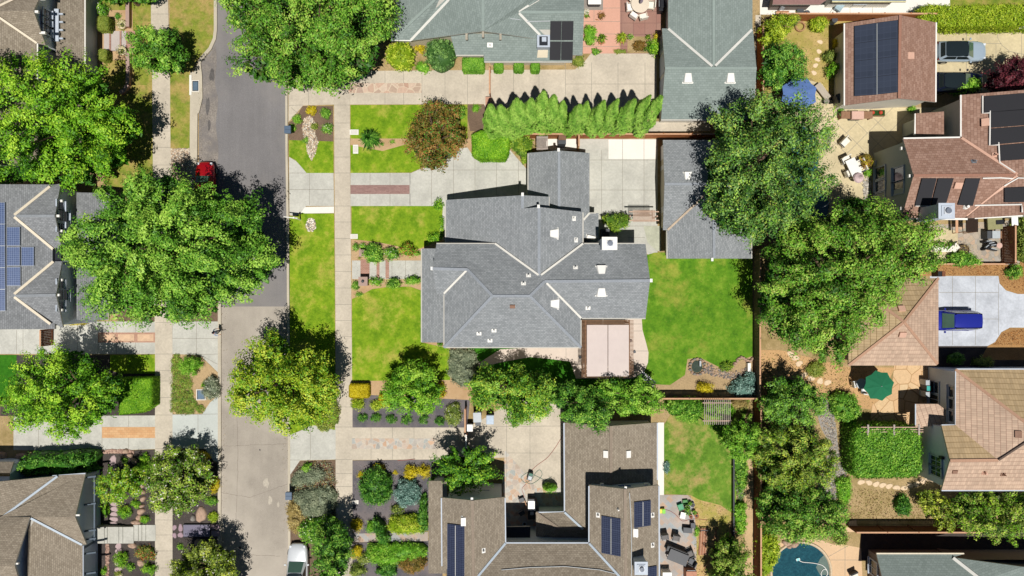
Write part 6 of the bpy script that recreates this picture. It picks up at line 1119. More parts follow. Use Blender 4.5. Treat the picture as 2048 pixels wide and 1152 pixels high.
# ---------------------------------------------------------------- cars
tyre = mat('tyre_rubber', '#1d1d1f', .9); rim = mat('alloy_rim', '#a8acb0', .3, metal=.8); cgl = mat('car_glass', '#20282a', .05, .02, 2, 0, spec=.9); cglg = mat('windscreen_glass', '#4b6658', .05, .05, 2, .1, spec=.9); hl = mat('lamp_clear', '#d8dce0', .1); tl_ = mat('lamp_red', '#8c1a18', .2)
def paint(name, col): return mat(name, col, .25, .02, 3, 0, metal=.25, spec=.6, coat=.8)
def car(label, px, rz, L, Wd, Ht, pm, glassroof=False, cabf=.20, cabr=-.46, roff=.04, rofr=-.36, rails=False, hood=.95, name='parked_car'):
    t = thing(name, label, 'car', (0, 0, 0)); hw = Wd / 2
    st = [(-.5, .60, .42, .70), (-.488, .80, .34, .90), (-.455, .92, .30, .98), (-.38, .99, .28, 1.0), (-.2, 1, .26, 1.0), (.1, 1, .26, .99), (.24, .99, .27, hood + .03), (.36, .95, .30, hood - .05), (.43, .87, .33, hood - .11), (.47, .74, .36, hood - .2), (.492, .56, .40, hood - .28), (.5, .38, .44, hood - .36)]
    b = MB(); ring = []
    for fx, fw, zl, zt in st:
        w = hw * fw; x = fx * L; ring.append([(x, -w * .9, zl), (x, -w, zl + .18), (x, -w * 1.0, zt - .22), (x, -w * .95, zt - .07), (x, -w * .8, zt), (x, -w * .4, zt + .025), (x, 0, zt + .035), (x, w * .4, zt + .025), (x, w * .8, zt), (x, w * .95, zt - .07), (x, w, zt - .22), (x, w, zl + .18), (x, w * .9, zl)])
    pts = [p for r_ in ring for p in r_]; m = 13; fs = [(i * m + k, i * m + (k + 1) % m, (i + 1) * m + (k + 1) % m, (i + 1) * m + k) for i in range(len(st) - 1) for k in range(m)] + [tuple(range(m - 1, -1, -1)), tuple(range((len(st) - 1) * m, len(st) * m))]
    b.raw(pts, fs); body = b.build('body', pm, t, smooth=True, mods=[('sub', 1)])
    bl = [(cabr, .80), (cabr + .03, .88), (cabf - .05, .90), (cabf, .76)]; rl = [(rofr, .62), (rofr + .03, .72), (roff - .03, .74), (roff, .66)]; zb = .99; zr = Ht - .03
    def P_(f, w, z, s): return Vector((f * L, s * hw * w, z))
    Bq = [P_(f, w, zb, s) for s in (-1, 1) for f, w in bl]; Rq = [P_(f, w, zr, s) for s in (-1, 1) for f, w in rl]
    def quad(n, pts_, mm, th=0): b = MB(); b.face(pts_); return b.build(n, mm, t)
    # cabin shell
    b = MB(); lo_ = [Bq[0], Bq[1], Bq[2], Bq[3], Bq[7], Bq[6], Bq[5], Bq[4]]; hi_ = [Rq[0], Rq[1], Rq[2], Rq[3], Rq[7], Rq[6], Rq[5], Rq[4]]
    b.raw([tuple(p) for p in lo_ + hi_], [(i, (i + 1) % 8, 8 + (i + 1) % 8, 8 + i) for i in range(8)]); b.build('cabin', pm, t)
    out = lambda p, d: p + Vector(d)
    quad('windscreen', [out(Bq[3].lerp(Rq[3], .06), (.02, .04, .02)), out(Bq[7].lerp(Rq[7], .06), (.02, -.04, .02)), out(Rq[7].lerp(Bq[7], .04), (.02, -.02, .02)), out(Rq[3].lerp(Bq[3], .04), (.02, .02, .02))], cglg)
    quad('rear_window', [out(Bq[4].lerp(Rq[4], .3), (-.02, -.05, .01)), out(Bq[0].lerp(Rq[0], .3), (-.02, .05, .01)), out(Rq[0].lerp(Bq[0], .06), (-.02, 0, .01)), out(Rq[4].lerp(Bq[4], .06), (-.02, 0, .01))], cgl)
    for s_, a in ((-1, 0), (1, 4)):
        p0, p1 = Bq[a + 1], Bq[a + 2]; r0, r1 = Rq[a + 1], Rq[a + 2]; e = Vector((0, s_ * .012, .004))
        for u0, u1 in ((.03, .48), (.52, .97)): quad('side_window', [p0.lerp(p1, u0).lerp(r0.lerp(r1, u0), .12) + e, p0.lerp(p1, u1).lerp(r0.lerp(r1, u1), .12) + e, p0.lerp(p1, u1).lerp(r0.lerp(r1, u1), .9) + e, p0.lerp(p1, u0).lerp(r0.lerp(r1, u0), .9) + e], cgl)
    b = MB(); nx, ny = 8, 6; pp = []
    for i in range(nx + 1):
        f = rofr + (roff - rofr) * i / nx; w = .56 + .18 * abs(math.sin(math.pi * i / nx)) ** .4
        for j in range(ny + 1): v = 2 * j / ny - 1; pp.append((f * L, v * hw * w, zr + .05 * (1 - v * v) + .03 * math.sin(math.pi * i / nx) - (.012 if abs(v) == 1 else 0)))
    b.raw(pp, [(i * (ny + 1) + j, (i + 1) * (ny + 1) + j, (i + 1) * (ny + 1) + j + 1, i * (ny + 1) + j + 1) for i in range(nx) for j in range(ny)]); b.build('roof', cgl if glassroof else pm, t, smooth=True)
    for s_ in (-1, 1):
        b = MB(); x = (cabf - .06) * L; b.box((x, s_ * (hw + .1), 1.02), (.14, .2, .14)); b.build('mirror', pm, t, mods=[('bevel', .03)])
        b = MB(); b.box((.447 * L, s_ * hw * .66, hood - .17), (.26, .2, .09)); b.build('headlight', hl, t, mods=[('bevel', .03)])
        b = MB(); b.box((-.472 * L, s_ * hw * .76, .84), (.12, .2, .14)); b.build('tail_light', tl_, t)
        if rails: b = MB(); b.bar((rofr * L + .1, s_ * hw * .68, zr + .1), (roff * L - .1, s_ * hw * .68, zr + .1), .04, .04); b.build('roof_rail', blk, t)
        for fx in (-.31, .31):
            b = MB(); c_ = Vector((fx * L, s_ * (hw - .02), .33)); n = 18; 
            for (r0_, y0_, y1_, mi_) in ((.33, -.21, .03, 0),):
                pr = [(math.cos(6.2832 * k / n) * r0_, math.sin(6.2832 * k / n) * r0_) for k in range(n)]
                b.raw([(c_.x + a, c_.y + s_ * y0_, c_.z + e) for a, e in pr] + [(c_.x + a, c_.y + s_ * y1_, c_.z + e) for a, e in pr], [(k, (k + 1) % n, n + (k + 1) % n, n + k) for k in range(n)] + [tuple(range(n)), tuple(range(n, 2 * n))])
            w_ = b.build('wheel', tyre, t); b = MB(); pr = [(math.cos(6.2832 * k / n) * .21, math.sin(6.2832 * k / n) * .21) for k in range(n)]; b.raw([(c_.x + a, c_.y + s_ * .035, c_.z + e) for a, e in pr], [tuple(range(n))]); b.build('rim', rim, w_)
    q = P(*px, 0); t.location = (q.x, q.y, .125); t.rotation_euler = (0, 0, R(rz)); return t
car('silver car with a black glass roof parked beside the solar garage', (1911, 109), 0, 4.75, 1.95, 1.5, paint('paint_silver', '#aebfcc'), True, cabr=-.48, rofr=-.40)
car('dark navy car in the shade between silver car and plum tree', (1905, 170), 0, 4.8, 1.93, 1.45, paint('paint_navy', '#141c34'), True)
car('bright metallic blue minivan on the pale driveway', (1891, 640), 180, 4.9, 1.95, 1.75, paint('paint_blue', '#26309a'), cabr=-.49, rofr=-.46, cabf=.22, roff=.06, rails=True)
car('red car parked at the kerb mostly under the huge spreading tree', (417, 374), 90, 4.6, 1.85, 1.5, paint('paint_red', '#a80e18')).location.z = .01
car('white car with a dark roof parked at the kerb by the south border', (600, 1136), 90, 5.2, 1.95, 1.75, paint('paint_white', '#dcdfe2'), True, cabr=-.40, rofr=-.34).location.z = .01
# ---------------------------------------------------------------- the pedestrian
def person(label, px, rz):
    skin = mat('skin', '#a8765a', .6); shirt = mat('cloth_pale_blue', '#9fb0cc', .9, .08, 20); trs = mat('cloth_dark', '#23232c', .9, .08, 20); shoe = mat('shoe_white', '#e6e2da', .7); hair = mat('hair_dark', '#1c1c2a', .8)
    t = thing('person', label, 'person', (0, 0, 0)); me = bpy.data.meshes.new('body')
    V = [((0, 0, .95), .14), ((0, 0, 1.12), .125), ((0, 0, 1.30), .15), ((0, .01, 1.44), .11), ((0, .02, 1.52), .055), ((0, .03, 1.60), .085), ((0, .03, 1.69), .09), ((0, .03, 1.755), .06),
         ((-.10, 0, .90), .095), ((-.11, .14, .52), .062), ((-.11, .08, .10), .042), ((-.11, .20, .05), .035), ((.10, 0, .90), .095), ((.11, -.04, .50), .062), ((.11, -.26, .14), .042), ((.11, -.17, .05), .035),
         ((-.19, 0, 1.42), .062), ((-.30, -.04, 1.16), .043), ((-.31, .14, .96), .030), ((-.31, .20, .92), .028), ((.19, 0, 1.42), .062), ((.32, .06, 1.18), .043), ((.30, .30, 1.08), .030), ((.29, .37, 1.07), .028)]
    E_ = [(0, 1), (1, 2), (2, 3), (3, 4), (4, 5), (5, 6), (6, 7), (0, 8), (8, 9), (9, 10), (10, 11), (0, 12), (12, 13), (13, 14), (14, 15), (3, 16), (16, 17), (17, 18), (18, 19), (3, 20), (20, 21), (21, 22), (22, 23)]
    for hnd, s_, base in ((19, -1, 'l'), (23, 1, 'r')): pass
    me.from_pydata([v for v, r_ in V], E_, []); o = bpy.data.objects.new('body', me); C.objects.link(o); o.parent = t
    bpy.context.view_layer.objects.active = o; sk = o.modifiers.new('skin', 'SKIN'); sk.use_smooth_shade = True; o.modifiers.new('sub', 'SUBSURF').levels = 2
    for i, (v, r_) in enumerate(V): me.skin_vertices[0].data[i].radius = (r_, r_)
    me.skin_vertices[0].data[0].use_root = True
    dg = bpy.context.evaluated_depsgraph_get(); ev = bpy.data.meshes.new_from_object(o.evaluated_get(dg)); o.modifiers.clear(); o.data = ev; ev.name = 'body'
    ev.materials.clear(); [ev.materials.append(k) for k in (skin, shirt, trs, shoe)]
    for p in ev.polygons:
        z = p.center.z; x = abs(p.center.x); y = p.center.y
        p.material_index = 3 if z < .09 else 2 if z < .98 and not (x > .22) else 1 if z < 1.485 and not (x > .25 and z < 1.14) else 0; p.use_smooth = True
    b = MB(); b.lathe((0, .02, 1.655), [(.098, 0), (.105, .05), (.09, .11), (.05, .15), (.01, .165)], 14); b.build('hair', hair, t, smooth=True)
    b = MB(); b.box((0, .125, 1.64), (.028, .035, .045)); b.build('nose', skin, t, mods=[('bevel', .008)])
    for s_ in (-1, 1):
        b = MB(); b.lathe((s_ * .035, .105, 1.665), [(.001, -.008), (.011, -.003), (.011, .003), (.001, .008)], 8); b.build('eye', shoe, t); b = MB(); b.box((s_ * .095, .03, 1.64), (.02, .03, .05)); b.build('ear', skin, t, mods=[('bevel', .008)])
    for hx, hy, hz in ((-.31, .20, .92), (.29, .37, 1.07)):
        s_ = -1 if hx < 0 else 1; b = MB()
        for k, ln in enumerate((.062, .072, .068, .055)):
            fx = hx + (k - 1.5) * .018; b.tube([(fx, hy + .03, hz), (fx, hy + .03 + ln * .55, hz - .004), (fx, hy + .03 + ln, hz - .028)], [.0088, .0082, .007], 6)
        b.tube([(hx - s_ * .025, hy, hz), (hx - s_ * .05, hy + .035, hz - .008), (hx - s_ * .052, hy + .065, hz - .02)], [.011, .0095, .008], 6); b.build('fingers', skin, t, smooth=True)
    b = MB(); b.box((0, .12, 1.598), (.045, .012, .01)); b.build('mouth', mat('lips', '#8a4a40', .6), t)
    q = P(*px, 0); t.location = (q.x, q.y, .13); t.rotation_euler = (0, 0, R(rz))
person('pedestrian in pale blue shirt, dark trousers and white shoes walking at the kerb', (442, 663), -80)
# ---------------------------------------------------------------- street things
def boxes(name, label, cat, px, parts, rz=0, group=None, z0=.12, mods=None):
    """parts: (part name, material, [(x,y,z,dx,dy,dz) ...]) around the ground pixel px"""
    t = thing(name, label, cat, (0, 0, 0), group)
    for pn, m, bs in parts:
        for bx in bs: b = MB(); b.box(bx[:3], bx[3:6]); b.build(pn, m, t, mods=mods or [('bevel', .015)])
    q = P(*px, 0); t.location = (q.x, q.y, z0); t.rotation_euler = (0, 0, R(rz)); return t
mbm = mat('mailbox_slate', '#55677c', .45, .05)
for lab, px in (('slate grey double mailbox by the pebble planter', (585, 266)), ('slate grey double mailbox by the feathery verge shrub', (587, 983))):
    boxes('mailbox', lab, 'mailbox', px, [('post', dgr, [(0, 0, .5, .12, .12, 1.0)]), ('box', mbm, [(-.0, .18, 1.15, .55, .33, .3), (0, -.18, 1.15, .55, .33, .3)]), ('roof', mbm, [(0, .18, 1.33, .6, .35, .05), (0, -.18, 1.33, .6, .35, .05)]), ('door', lgr, [(-.29, .18, 1.15, .02, .28, .24), (-.29, -.18, 1.15, .02, .28, .24)])])
sg = boxes('sign_post', 'white yard sign post with a hanging panel by the driveway apron', 'sign', (602, 440), [('post', white, [(0, 0, 1.0, .11, .11, 2.0)]), ('arm', white, [(-.35, 0, 1.85, 1.3, .08, .09)]), ('sign_panel', white, [(-.42, 0, 1.35, .62, .04, .78)]), ('post_cap', white, [(0, 0, 2.05, .16, .16, .06)])], -6)
def grate(label, x0, y0, x1, y1, z, n, along, fr=concw):
    c, lx, ly = rectw(x0, y0, x1, y1, z); t = thing('drain_grate', label, 'drain', (c[0], c[1], z)); b = MB(); w = .12
    for a, e, dx, dy in ((0, ly / 2, lx + w, w), (0, -ly / 2, lx + w, w), (lx / 2, 0, w, ly - w), (-lx / 2, 0, w, ly - w)): b.box((c[0] + a, c[1] + e, z), (dx, dy, .05))
    b.build('frame', fr, t); slatset(t, c, lx, ly, z + .005, n, along, mat('grate_bluegrey', '#6d8498', .5, .05, metal=.3), .05, .04, name='bars'); b = MB(); b.box((c[0], c[1], z - .02), (lx - .1, ly - .1, .03)); b.build('pit', blk, t); return t
grate('blue-grey storm drain grate in the kerb of the parking bay', 385, 162, 397, 182, .16, 14, 'x'); grate('drain grate with pale frame in the west planter', 394, 780, 410, 799, .16, 11, 'x')
b = MB(); q = P(381, 170, .2); b.box((q.x, q.y, .13), (.22, 1.9, .18)); tag(b.build('drain_curb_inlet', concw), 'pale concrete inlet block behind the storm drain grate', 'drain inlet')
for lab, px, s_ in (('white utility lid on the front lawn edge near the spiky shrub', (709, 265), (.85, .5)), ('white slotted lid pair south of the spiky shrub', (712, 299), (.5, .85)), ('pale utility lid beside the rose bed', (709, 473), (.7, .45)), ('pale utility lid in the slate mulch', (711, 1003), (.65, .38))):
    boxes('utility_cover', lab, 'utility cover', px, [('rim', concw, [(0, 0, .03, s_[0], s_[1], .06)]), ('cover', mat('lid_grey', '#cfcac0', .8, .05), [(0, 0, .065, s_[0] * .75, s_[1] * .7, .02)])])
def bin_(label, px, m, rz=0, s=1.0, lid=None, name='wheelie_bin'):
    t = thing(name, label, 'bin', (0, 0, 0)); b = MB(); w, d_, h_ = .58 * s, .7 * s, 1.0 * s
    b.raw([(-w * .4, -d_ * .4, .05), (w * .4, -d_ * .4, .05), (w * .4, d_ * .4, .05), (-w * .4, d_ * .4, .05), (-w / 2, -d_ / 2, h_), (w / 2, -d_ / 2, h_), (w / 2, d_ / 2, h_), (-w / 2, d_ / 2, h_)], [(3, 2, 1, 0), (0, 1, 5, 4), (1, 2, 6, 5), (2, 3, 7, 6), (3, 0, 4, 7), (4, 5, 6, 7)]); b.build('body', m, t, mods=[('bevel', .03)])
    b = MB(); b.box((0, -.02, h_ + .03), (w * 1.05, d_ * 1.05, .06)); l_ = b.build('lid', lid or m, t, mods=[('bevel', .02)]); b = MB(); b.box((0, d_ * .52, h_ - .02), (w * .8, .05, .05)); b.build('handle', blk, t)
    for s_ in (-1, 1): b = MB(); b.lathe((s_ * w * .42, d_ * .4, .0), [(.02, .0), (.09, .02), (.09, .14), (.02, .16)], 10); b.build('wheel', blk, t)
    q = P(*px, 0); t.location = (q.x, q.y, .125); t.rotation_euler = (0, 0, R(rz)); return t
bin_('large pale grey bin beside the driveway gate', (956, 829), lgr, 3, 1.25); bin_('small dark grey bin in front of the pale grey bin', (957, 840), dgr, 0, .85); bin_('blue-grey bin with a shiny lid beside the leafy tree', (981, 834), mat('bin_bluegrey', '#6d7f92', .35), 0, 1.15, mat('bin_lid_blue', '#8da0b4', .2)); bin_('small white-grey bin at the timber gate corner', (941, 851), lgr, 0, .9, plw)
bin_('black bin with grey lid at the east border of the tan driveway', (2024, 58), blk, 10, 1.1, lgr); bin_('black bin in the shade west of the solar garage', (1668, 203), blk, 20, 1.1, dgr)
def seat(name, label, px, rz, m, m2, w=.6, z0=.125, back=True, cat='chair', arms=True, group=None):
    t = thing(name, label, cat, (0, 0, 0), group); b = MB(); b.box((0, 0, .42), (w, .58, .1)); b.build('seat', m, t, mods=[('bevel', .03)])
    if back: b = MB(); b.box((0, .3, .72), (w, .09, .6)); b.build('backrest', m, t, mods=[('bevel', .03)])
    for sx in (-1, 1):
        for sy in (-1, 1): b = MB(); b.box((sx * w * .46, sy * .26, .2), (.045, .045, .4)); b.build('leg', m2, t)
        if arms: b = MB(); b.box((sx * w * .5, 0, .62), (.06, .6, .04)); b.build('armrest', m2, t)
    q = P(*px, 0); t.location = (q.x, q.y, z0); t.rotation_euler = (0, 0, R(rz)); return t
def rtable(name, label, px, r, h, m, m2, z0=.125, cat='table', rect=None, rz=0):
    t = thing(name, label, cat, (0, 0, 0)); b = MB()
    if rect: b.box((0, 0, h), (rect[0], rect[1], .05))
    else: b.lathe((0, 0, h - .03), [(r * .96, 0), (r, .02), (r, .05), (r * .9, .06), (.01, .06)], 32)
    b.build('tabletop', m, t); 
    if rect:
        for sx in (-1, 1):
            for sy in (-1, 1): b = MB(); b.box((sx * rect[0] * .44, sy * rect[1] * .42, h / 2), (.06, .06, h)); b.build('leg', m2, t)
    else: b = MB(); b.cyl((0, 0, 0), .05, h, 10); b.build('pedestal', m2, t); b = MB(); b.cyl((0, 0, 0), r * .45, .05, 16); b.build('foot', m2, t)
    q = P(*px, 0); t.location = (q.x, q.y, z0); t.rotation_euler = (0, 0, R(rz)); return t
wic = mat('wicker_cream', '#d9cbb6', .8, .08, 30)
rtable('round_table', 'large round cream table on the stamped patio', (1277, 15), .85, .74, wic, wic)
for lab, px, rz in (('white cushioned chair west of the round cream table', (1257, 20), 95), ('white cushioned chair south-west of the round cream table', (1266, 36), 145), ('cream wicker chair south of the round cream table', (1284, 38), 195), ('tan cushioned chair east of the round cream table', (1300, 16), -95), ('cream chair north-west of the round cream table', (1263, 2), 40)): seat('patio_chair', lab, px, rz, plw if 'white' in lab else cush if 'cream' in lab else mat('cushion_tan', '#cfb79c', .85), wic, .72)
um = thing('folded_umbrella', 'folded lilac-grey umbrella standing in the round cream table', 'umbrella', tuple(P(1277, 15, .125))); b = MB(); q = P(1277, 15, 0); b.tube([(q.x, q.y, .8), (q.x, q.y, 2.4)], .025); b.build('pole', white, um); b = MB(); b.lathe((q.x, q.y, 1.2), [(.13, 0), (.15, .3), (.1, .8), (.02, 1.25)], 10); b.build('canopy', mat('canvas_lilac', '#a89cac', .9), um)
boxes('hot_tub', 'white rounded spa cover on the dark deck at the north border', 'hot tub', (1187, 0), [('tub', dgr, [(0, 0, .35, 1.2, 1.5, .7)]), ('cover', plw, [(0, 0, .75, 1.26, 1.56, .12)])], mods=[('bevel', .12)])
boxes('barbecue', 'black and white barbecue grill against the green garage', 'grill', (1319, 17), [('cabinet', blk, [(0, 0, .45, .55, 1.2, .9)]), ('hood', blk, [(.05, 0, 1.0, .5, .8, .25)]), ('side_shelf', plw, [(-.1, .75, .85, .45, .35, .05)]), ('handle', lgr, [(-.28, 0, 1.02, .04, .6, .04)])])
def planter(label, px, r, h, m, pl=None, z0=.125, name='plant_pot'):
    t = thing(name, label, 'pot', (0, 0, 0)); b = MB(); b.lathe((0, 0, 0), [(r * .65, 0), (r * .95, h * .8), (r, h), (r * .86, h), (r * .8, h * .85), (.01, h * .82)], 16); b.build('pot', m, t)
    b = MB(); b.lathe((0, 0, h * .82), [(r * .8, .0), (.01, .02)], 12); b.build('soil', mulchm, t)
    q = P(*px, 0); t.location = (q.x, q.y, z0)
    if pl:
        n = 160; a = rg.uniform(0, 6.28, n); rr = r * 1.15 * rg.random(n) ** .5; p_ = np.column_stack([rr * np.cos(a), rr * np.sin(a), h + .05 + rg.random(n) * r * .9]); leafmesh('foliage', p_, unit(n) + np.array([0, 0, .8]), np.full(n, .05), rg.random(n), LM[pl], t, off=np.zeros(3))
    return t
for lab, px, r_, h_, m, pl_ in (('terracotta pot with a palm on the pink paving', (1202, 86), .3, .4, pot, None), ('terracotta pot holding the yellow palm', (1243, 84), .3, .4, pot, None), ('white rimmed round pot beside the yellow palm', (1259, 78), .25, .3, potw, 'mid'), ('small pot with a white flower by the green roof', (1172, 28), .25, .3, potw, 'white'),
    ('cream bowl planter north of the brick steps', (251, 54), .42, .5, potw, 'grassy'), ('cream bowl planter south of the brick steps', (251, 106), .42, .5, potw, 'grassy'),
    ('terracotta pot nearest the lawn in the pot cluster', (1391, 1029), .22, .3, pot, None), ('dark pot at the top of the pot cluster', (1383, 1007), .22, .3, dgr, None), ('leafy pot left in the pot cluster', (1372, 1012), .24, .3, dgr, 'mid'), ('lime plant pot in the middle of the pot cluster', (1373, 1020), .3, .3, dgr, 'lime'), ('small brown pot at the bottom of the pot cluster', (1380, 1031), .18, .25, pot, None), ('brown pot on the west side of the pot cluster', (1364, 1019), .18, .25, pot, None), ('pale pot on the south edge of the pot cluster', (1386, 1022), .18, .25, potw, 'mid'), ('dark pot beside the topmost one in the pot cluster', (1378, 1004), .16, .25, dgr, 'mid'),
    ('dark planter ring in the pool patio shade', (1632, 52), .01, .01, dgr, None)): 
    if r_ > .05: planter(lab, px, r_, h_, m, pl_)
boxes('storage_tub', 'emerald green plastic tub by the pot cluster', 'tub', (1359, 1011), [('tub', mat('plastic_green', '#1f8a5a', .4), [(0, 0, .2, .5, .5, .4)]), ('rim', mat('plastic_green', '#1f8a5a'), [(0, .26, .4, .56, .06, .05), (0, -.26, .4, .56, .06, .05)])], 20)
boxes('crate', 'green crate above the pot cluster', 'crate', (1369, 1002), [('base', mat('crate_green', '#3c7a3c', .5), [(0, 0, .04, .5, .4, .04)]), ('sides', mat('crate_green', '#3c7a3c'), [(0, .2, .14, .5, .03, .25), (0, -.2, .14, .5, .03, .25), (.25, 0, .14, .03, .37, .25), (-.25, 0, .14, .03, .37, .25)])], 5)
boxes('side_table', 'white plastic stool table on the slate patio', 'table', (1363, 1027), [('top', plw, [(0, 0, .45, .5, .6, .04)]), ('leg', plw, [(.2, .25, .22, .05, .05, .44), (-.2, .25, .22, .05, .05, .44), (.2, -.25, .22, .05, .05, .44), (-.2, -.25, .22, .05, .05, .44)])], -12)
boxes('toy_table', 'yellow and lime green box at the edge of the brown roof', 'toy', (1322, 1019), [('base', mat('toy_yellow', '#d8d040', .5), [(0, 0, .2, .5, .4, .4)]), ('lid', mat('toy_lime', '#7cc83c', .5), [(.15, 0, .43, .3, .42, .06)])])
seat('patio_chair', 'dark metal chair nearest the house on the slate patio', (1327, 1069), 8, mat('mesh_grey', '#6e6a68', .7, .1, 40), dgr, .6); seat('patio_chair', 'dark metal chair beside the first one, farther from the house', (1349, 1071), -10, mat('mesh_grey', '#6e6a68'), dgr, .6)
seat('patio_chair', 'metal chair at the east end of the slate table', (1377, 1104), -65, mat('mesh_grey', '#6e6a68'), dgr, .6); seat('patio_chair', 'black folded chair south-east of the slate table', (1380, 1119), -120, dgr, blk, .6)
boxes('bench', 'black backed wicker bench beside the slate table', 'bench', (1349, 1098), [('seat', blk, [(0, 0, .42, 1.9, .55, .1)]), ('backrest', blk, [(0, .3, .65, 1.95, .08, .5)]), ('leg', blk, [(.85, 0, .2, .06, .5, .4), (-.85, 0, .2, .06, .5, .4)]), ('armrest', blk, [(.93, 0, .6, .08, .6, .06), (-.93, 0, .6, .08, .6, .06)])], -22)
rtable('slate_table', 'dark grey rectangular outdoor table on the slate patio', (1352, 1108), 1, .72, mat('table_slate', '#5c5d60', .6, .1, 20), blk, rect=(1.9, 1.05), rz=-22)
boxes('storage_box', 'dark storage box at the lawn edge of the slate patio', 'box', (1372, 1056), [('body', blk, [(0, 0, .25, .8, .45, .5)]), ('lid', dgr, [(0, 0, .52, .84, .5, .06)])], -5); boxes('storage_box', 'small dark cube box behind the dark storage box', 'box', (1383, 1047), [('body', blk, [(0, 0, .22, .4, .45, .44)]), ('lid', dgr, [(0, 0, .46, .44, .5, .05)])])
boxes('grill_cart', 'terracotta coloured covered cart at the bottom of the slate patio', 'cart', (1377, 1148), [('body', mat('cover_salmon', '#bb8870', .85), [(0, 0, .5, 1.0, 1.4, 1.0)]), ('handle', lgr, [(0, .75, .9, .8, .05, .05)])])
boxes('white_cabinet', 'white cabinet by the house wall at the bottom of the slate patio', 'cabinet', (1329, 1148), [('body', plw, [(0, 0, .5, .8, 1.2, 1.0)]), ('top', plw, [(0, 0, 1.02, .86, 1.26, .05)])])
ps = thing('timber_stack', 'stack of reddish planks lying on the dirt yard', 'planks', tuple(P(1406, 1082, .12)))
for k in range(6): b = MB(); x0 = 1399 + k * 2.6; b.bar(P(x0 + 2, 1057, .2 + .05 * (k % 2)), P(x0 - 1, 1110, .2 + .05 * (k % 2)), .12, .05); b.build('plank', mat(f'plank_red{k % 2}', ('#9c6a50', '#b48a70')[k % 2], .85), ps)
boxes('sawhorse', 'small dark sawhorse at the head of the plank stack', 'sawhorse', (1406, 1056), [('top', blk, [(0, 0, .5, .8, .1, .08)]), ('leg', blk, [(-.35, .15, .25, .06, .06, .5), (.35, .15, .25, .06, .06, .5), (-.35, -.15, .25, .06, .06, .5), (.35, -.15, .25, .06, .06, .5)])])
def hose(label, pts, m, r=.02, z=.15, name='garden_hose'): 
    s_ = [P(x, y, z + .004 * (i % 3)) for i, (x, y) in enumerate(pts)]; out = []
    for i in range(len(s_) - 1):
        p0, p1, p2, p3 = s_[max(0, i - 1)], s_[i], s_[i + 1], s_[min(len(s_) - 1, i + 2)]
        for j in range(6): t = j / 6; out.append(.5 * (2 * p1 + (p2 - p0) * t + (2 * p0 - 5 * p1 + 4 * p2 - p3) * t * t + (3 * p1 - p0 - 3 * p2 + p3) * t ** 3))
    b = MB(); b.tube(out + [s_[-1]], r, 6); return tag(b.build(name, m), label, 'hose')
hred = mat('hose_red', '#a05a50', .6); hgr = mat('hose_green', '#4f7868', .6)
hose('red hose crossing the concrete to the courtyard', [(1127, 868), (1112, 893), (1095, 915), (1075, 930), (1062, 942)], hred); hose('green hose coiled beside the pressure washer', [(1062, 942), (1050, 948), (1042, 956), (1050, 965), (1064, 958), (1072, 945), (1080, 940), (1084, 950), (1074, 962), (1060, 968), (1052, 960), (1066, 950), (1090, 960), (1103, 953)], hgr)
hose('red hose running down the courtyard flags', [(1052, 968), (1044, 978), (1048, 992), (1046, 1002)], hred); hose('red hose across the slate patio', [(1325, 1018), (1340, 1022), (1352, 1030), (1365, 1042), (1385, 1038), (1415, 1040)], hred); hose('red hose looped on the dirt yard', [(1428, 1095), (1430, 1070), (1436, 1055), (1430, 1058), (1433, 1075), (1426, 1100), (1405, 1145)], hred); hose('dark pipe lying on the south driveway edge', [(795, 921), (812, 920), (830, 918)], hred, .025)
boxes('pressure_washer', 'green and grey pressure washer with hoses on the courtyard drive', 'machine', (1060, 950), [('frame', dgr, [(0, 0, .3, .45, .7, .5)]), ('tank', hgr, [(0, .25, .6, .35, .25, .2)]), ('panel', lgr, [(0, -.1, .58, .35, .35, .05)])], -15)
boxes('barrow', 'small black trolley with tan handle in the courtyard', 'trolley', (1043, 997), [('tray', blk, [(0, 0, .3, .5, .4, .2)]), ('handle', capl, [(.25, -.45, .4, .07, .6, .05)]), ('wheel', blk, [(-.2, .2, .15, .1, .3, .3)])], 20)
boxes('grill', 'covered barbecue with a white cloth in the courtyard', 'grill', (1063, 1012), [('cabinet', blk, [(0, 0, .45, .7, 1.9, .9)]), ('cloth', plw, [(0, .35, .92, .72, .9, .04)]), ('burner', lgr, [(0, -.35, .95, .3, .3, .1)])]); boxes('courtyard_chair', 'dark chair in the shaded courtyard', 'chair', (1043, 1022), [('seat', dgr, [(0, 0, .4, .5, .5, .08)]), ('backrest', dgr, [(0, .25, .65, .5, .06, .5)]), ('leg', dgr, [(.2, 0, .2, .05, .4, .4), (-.2, 0, .2, .05, .4, .4)])], 30); planter('grey round pot in the shaded courtyard', (1049, 1045), .25, .35, lgr)
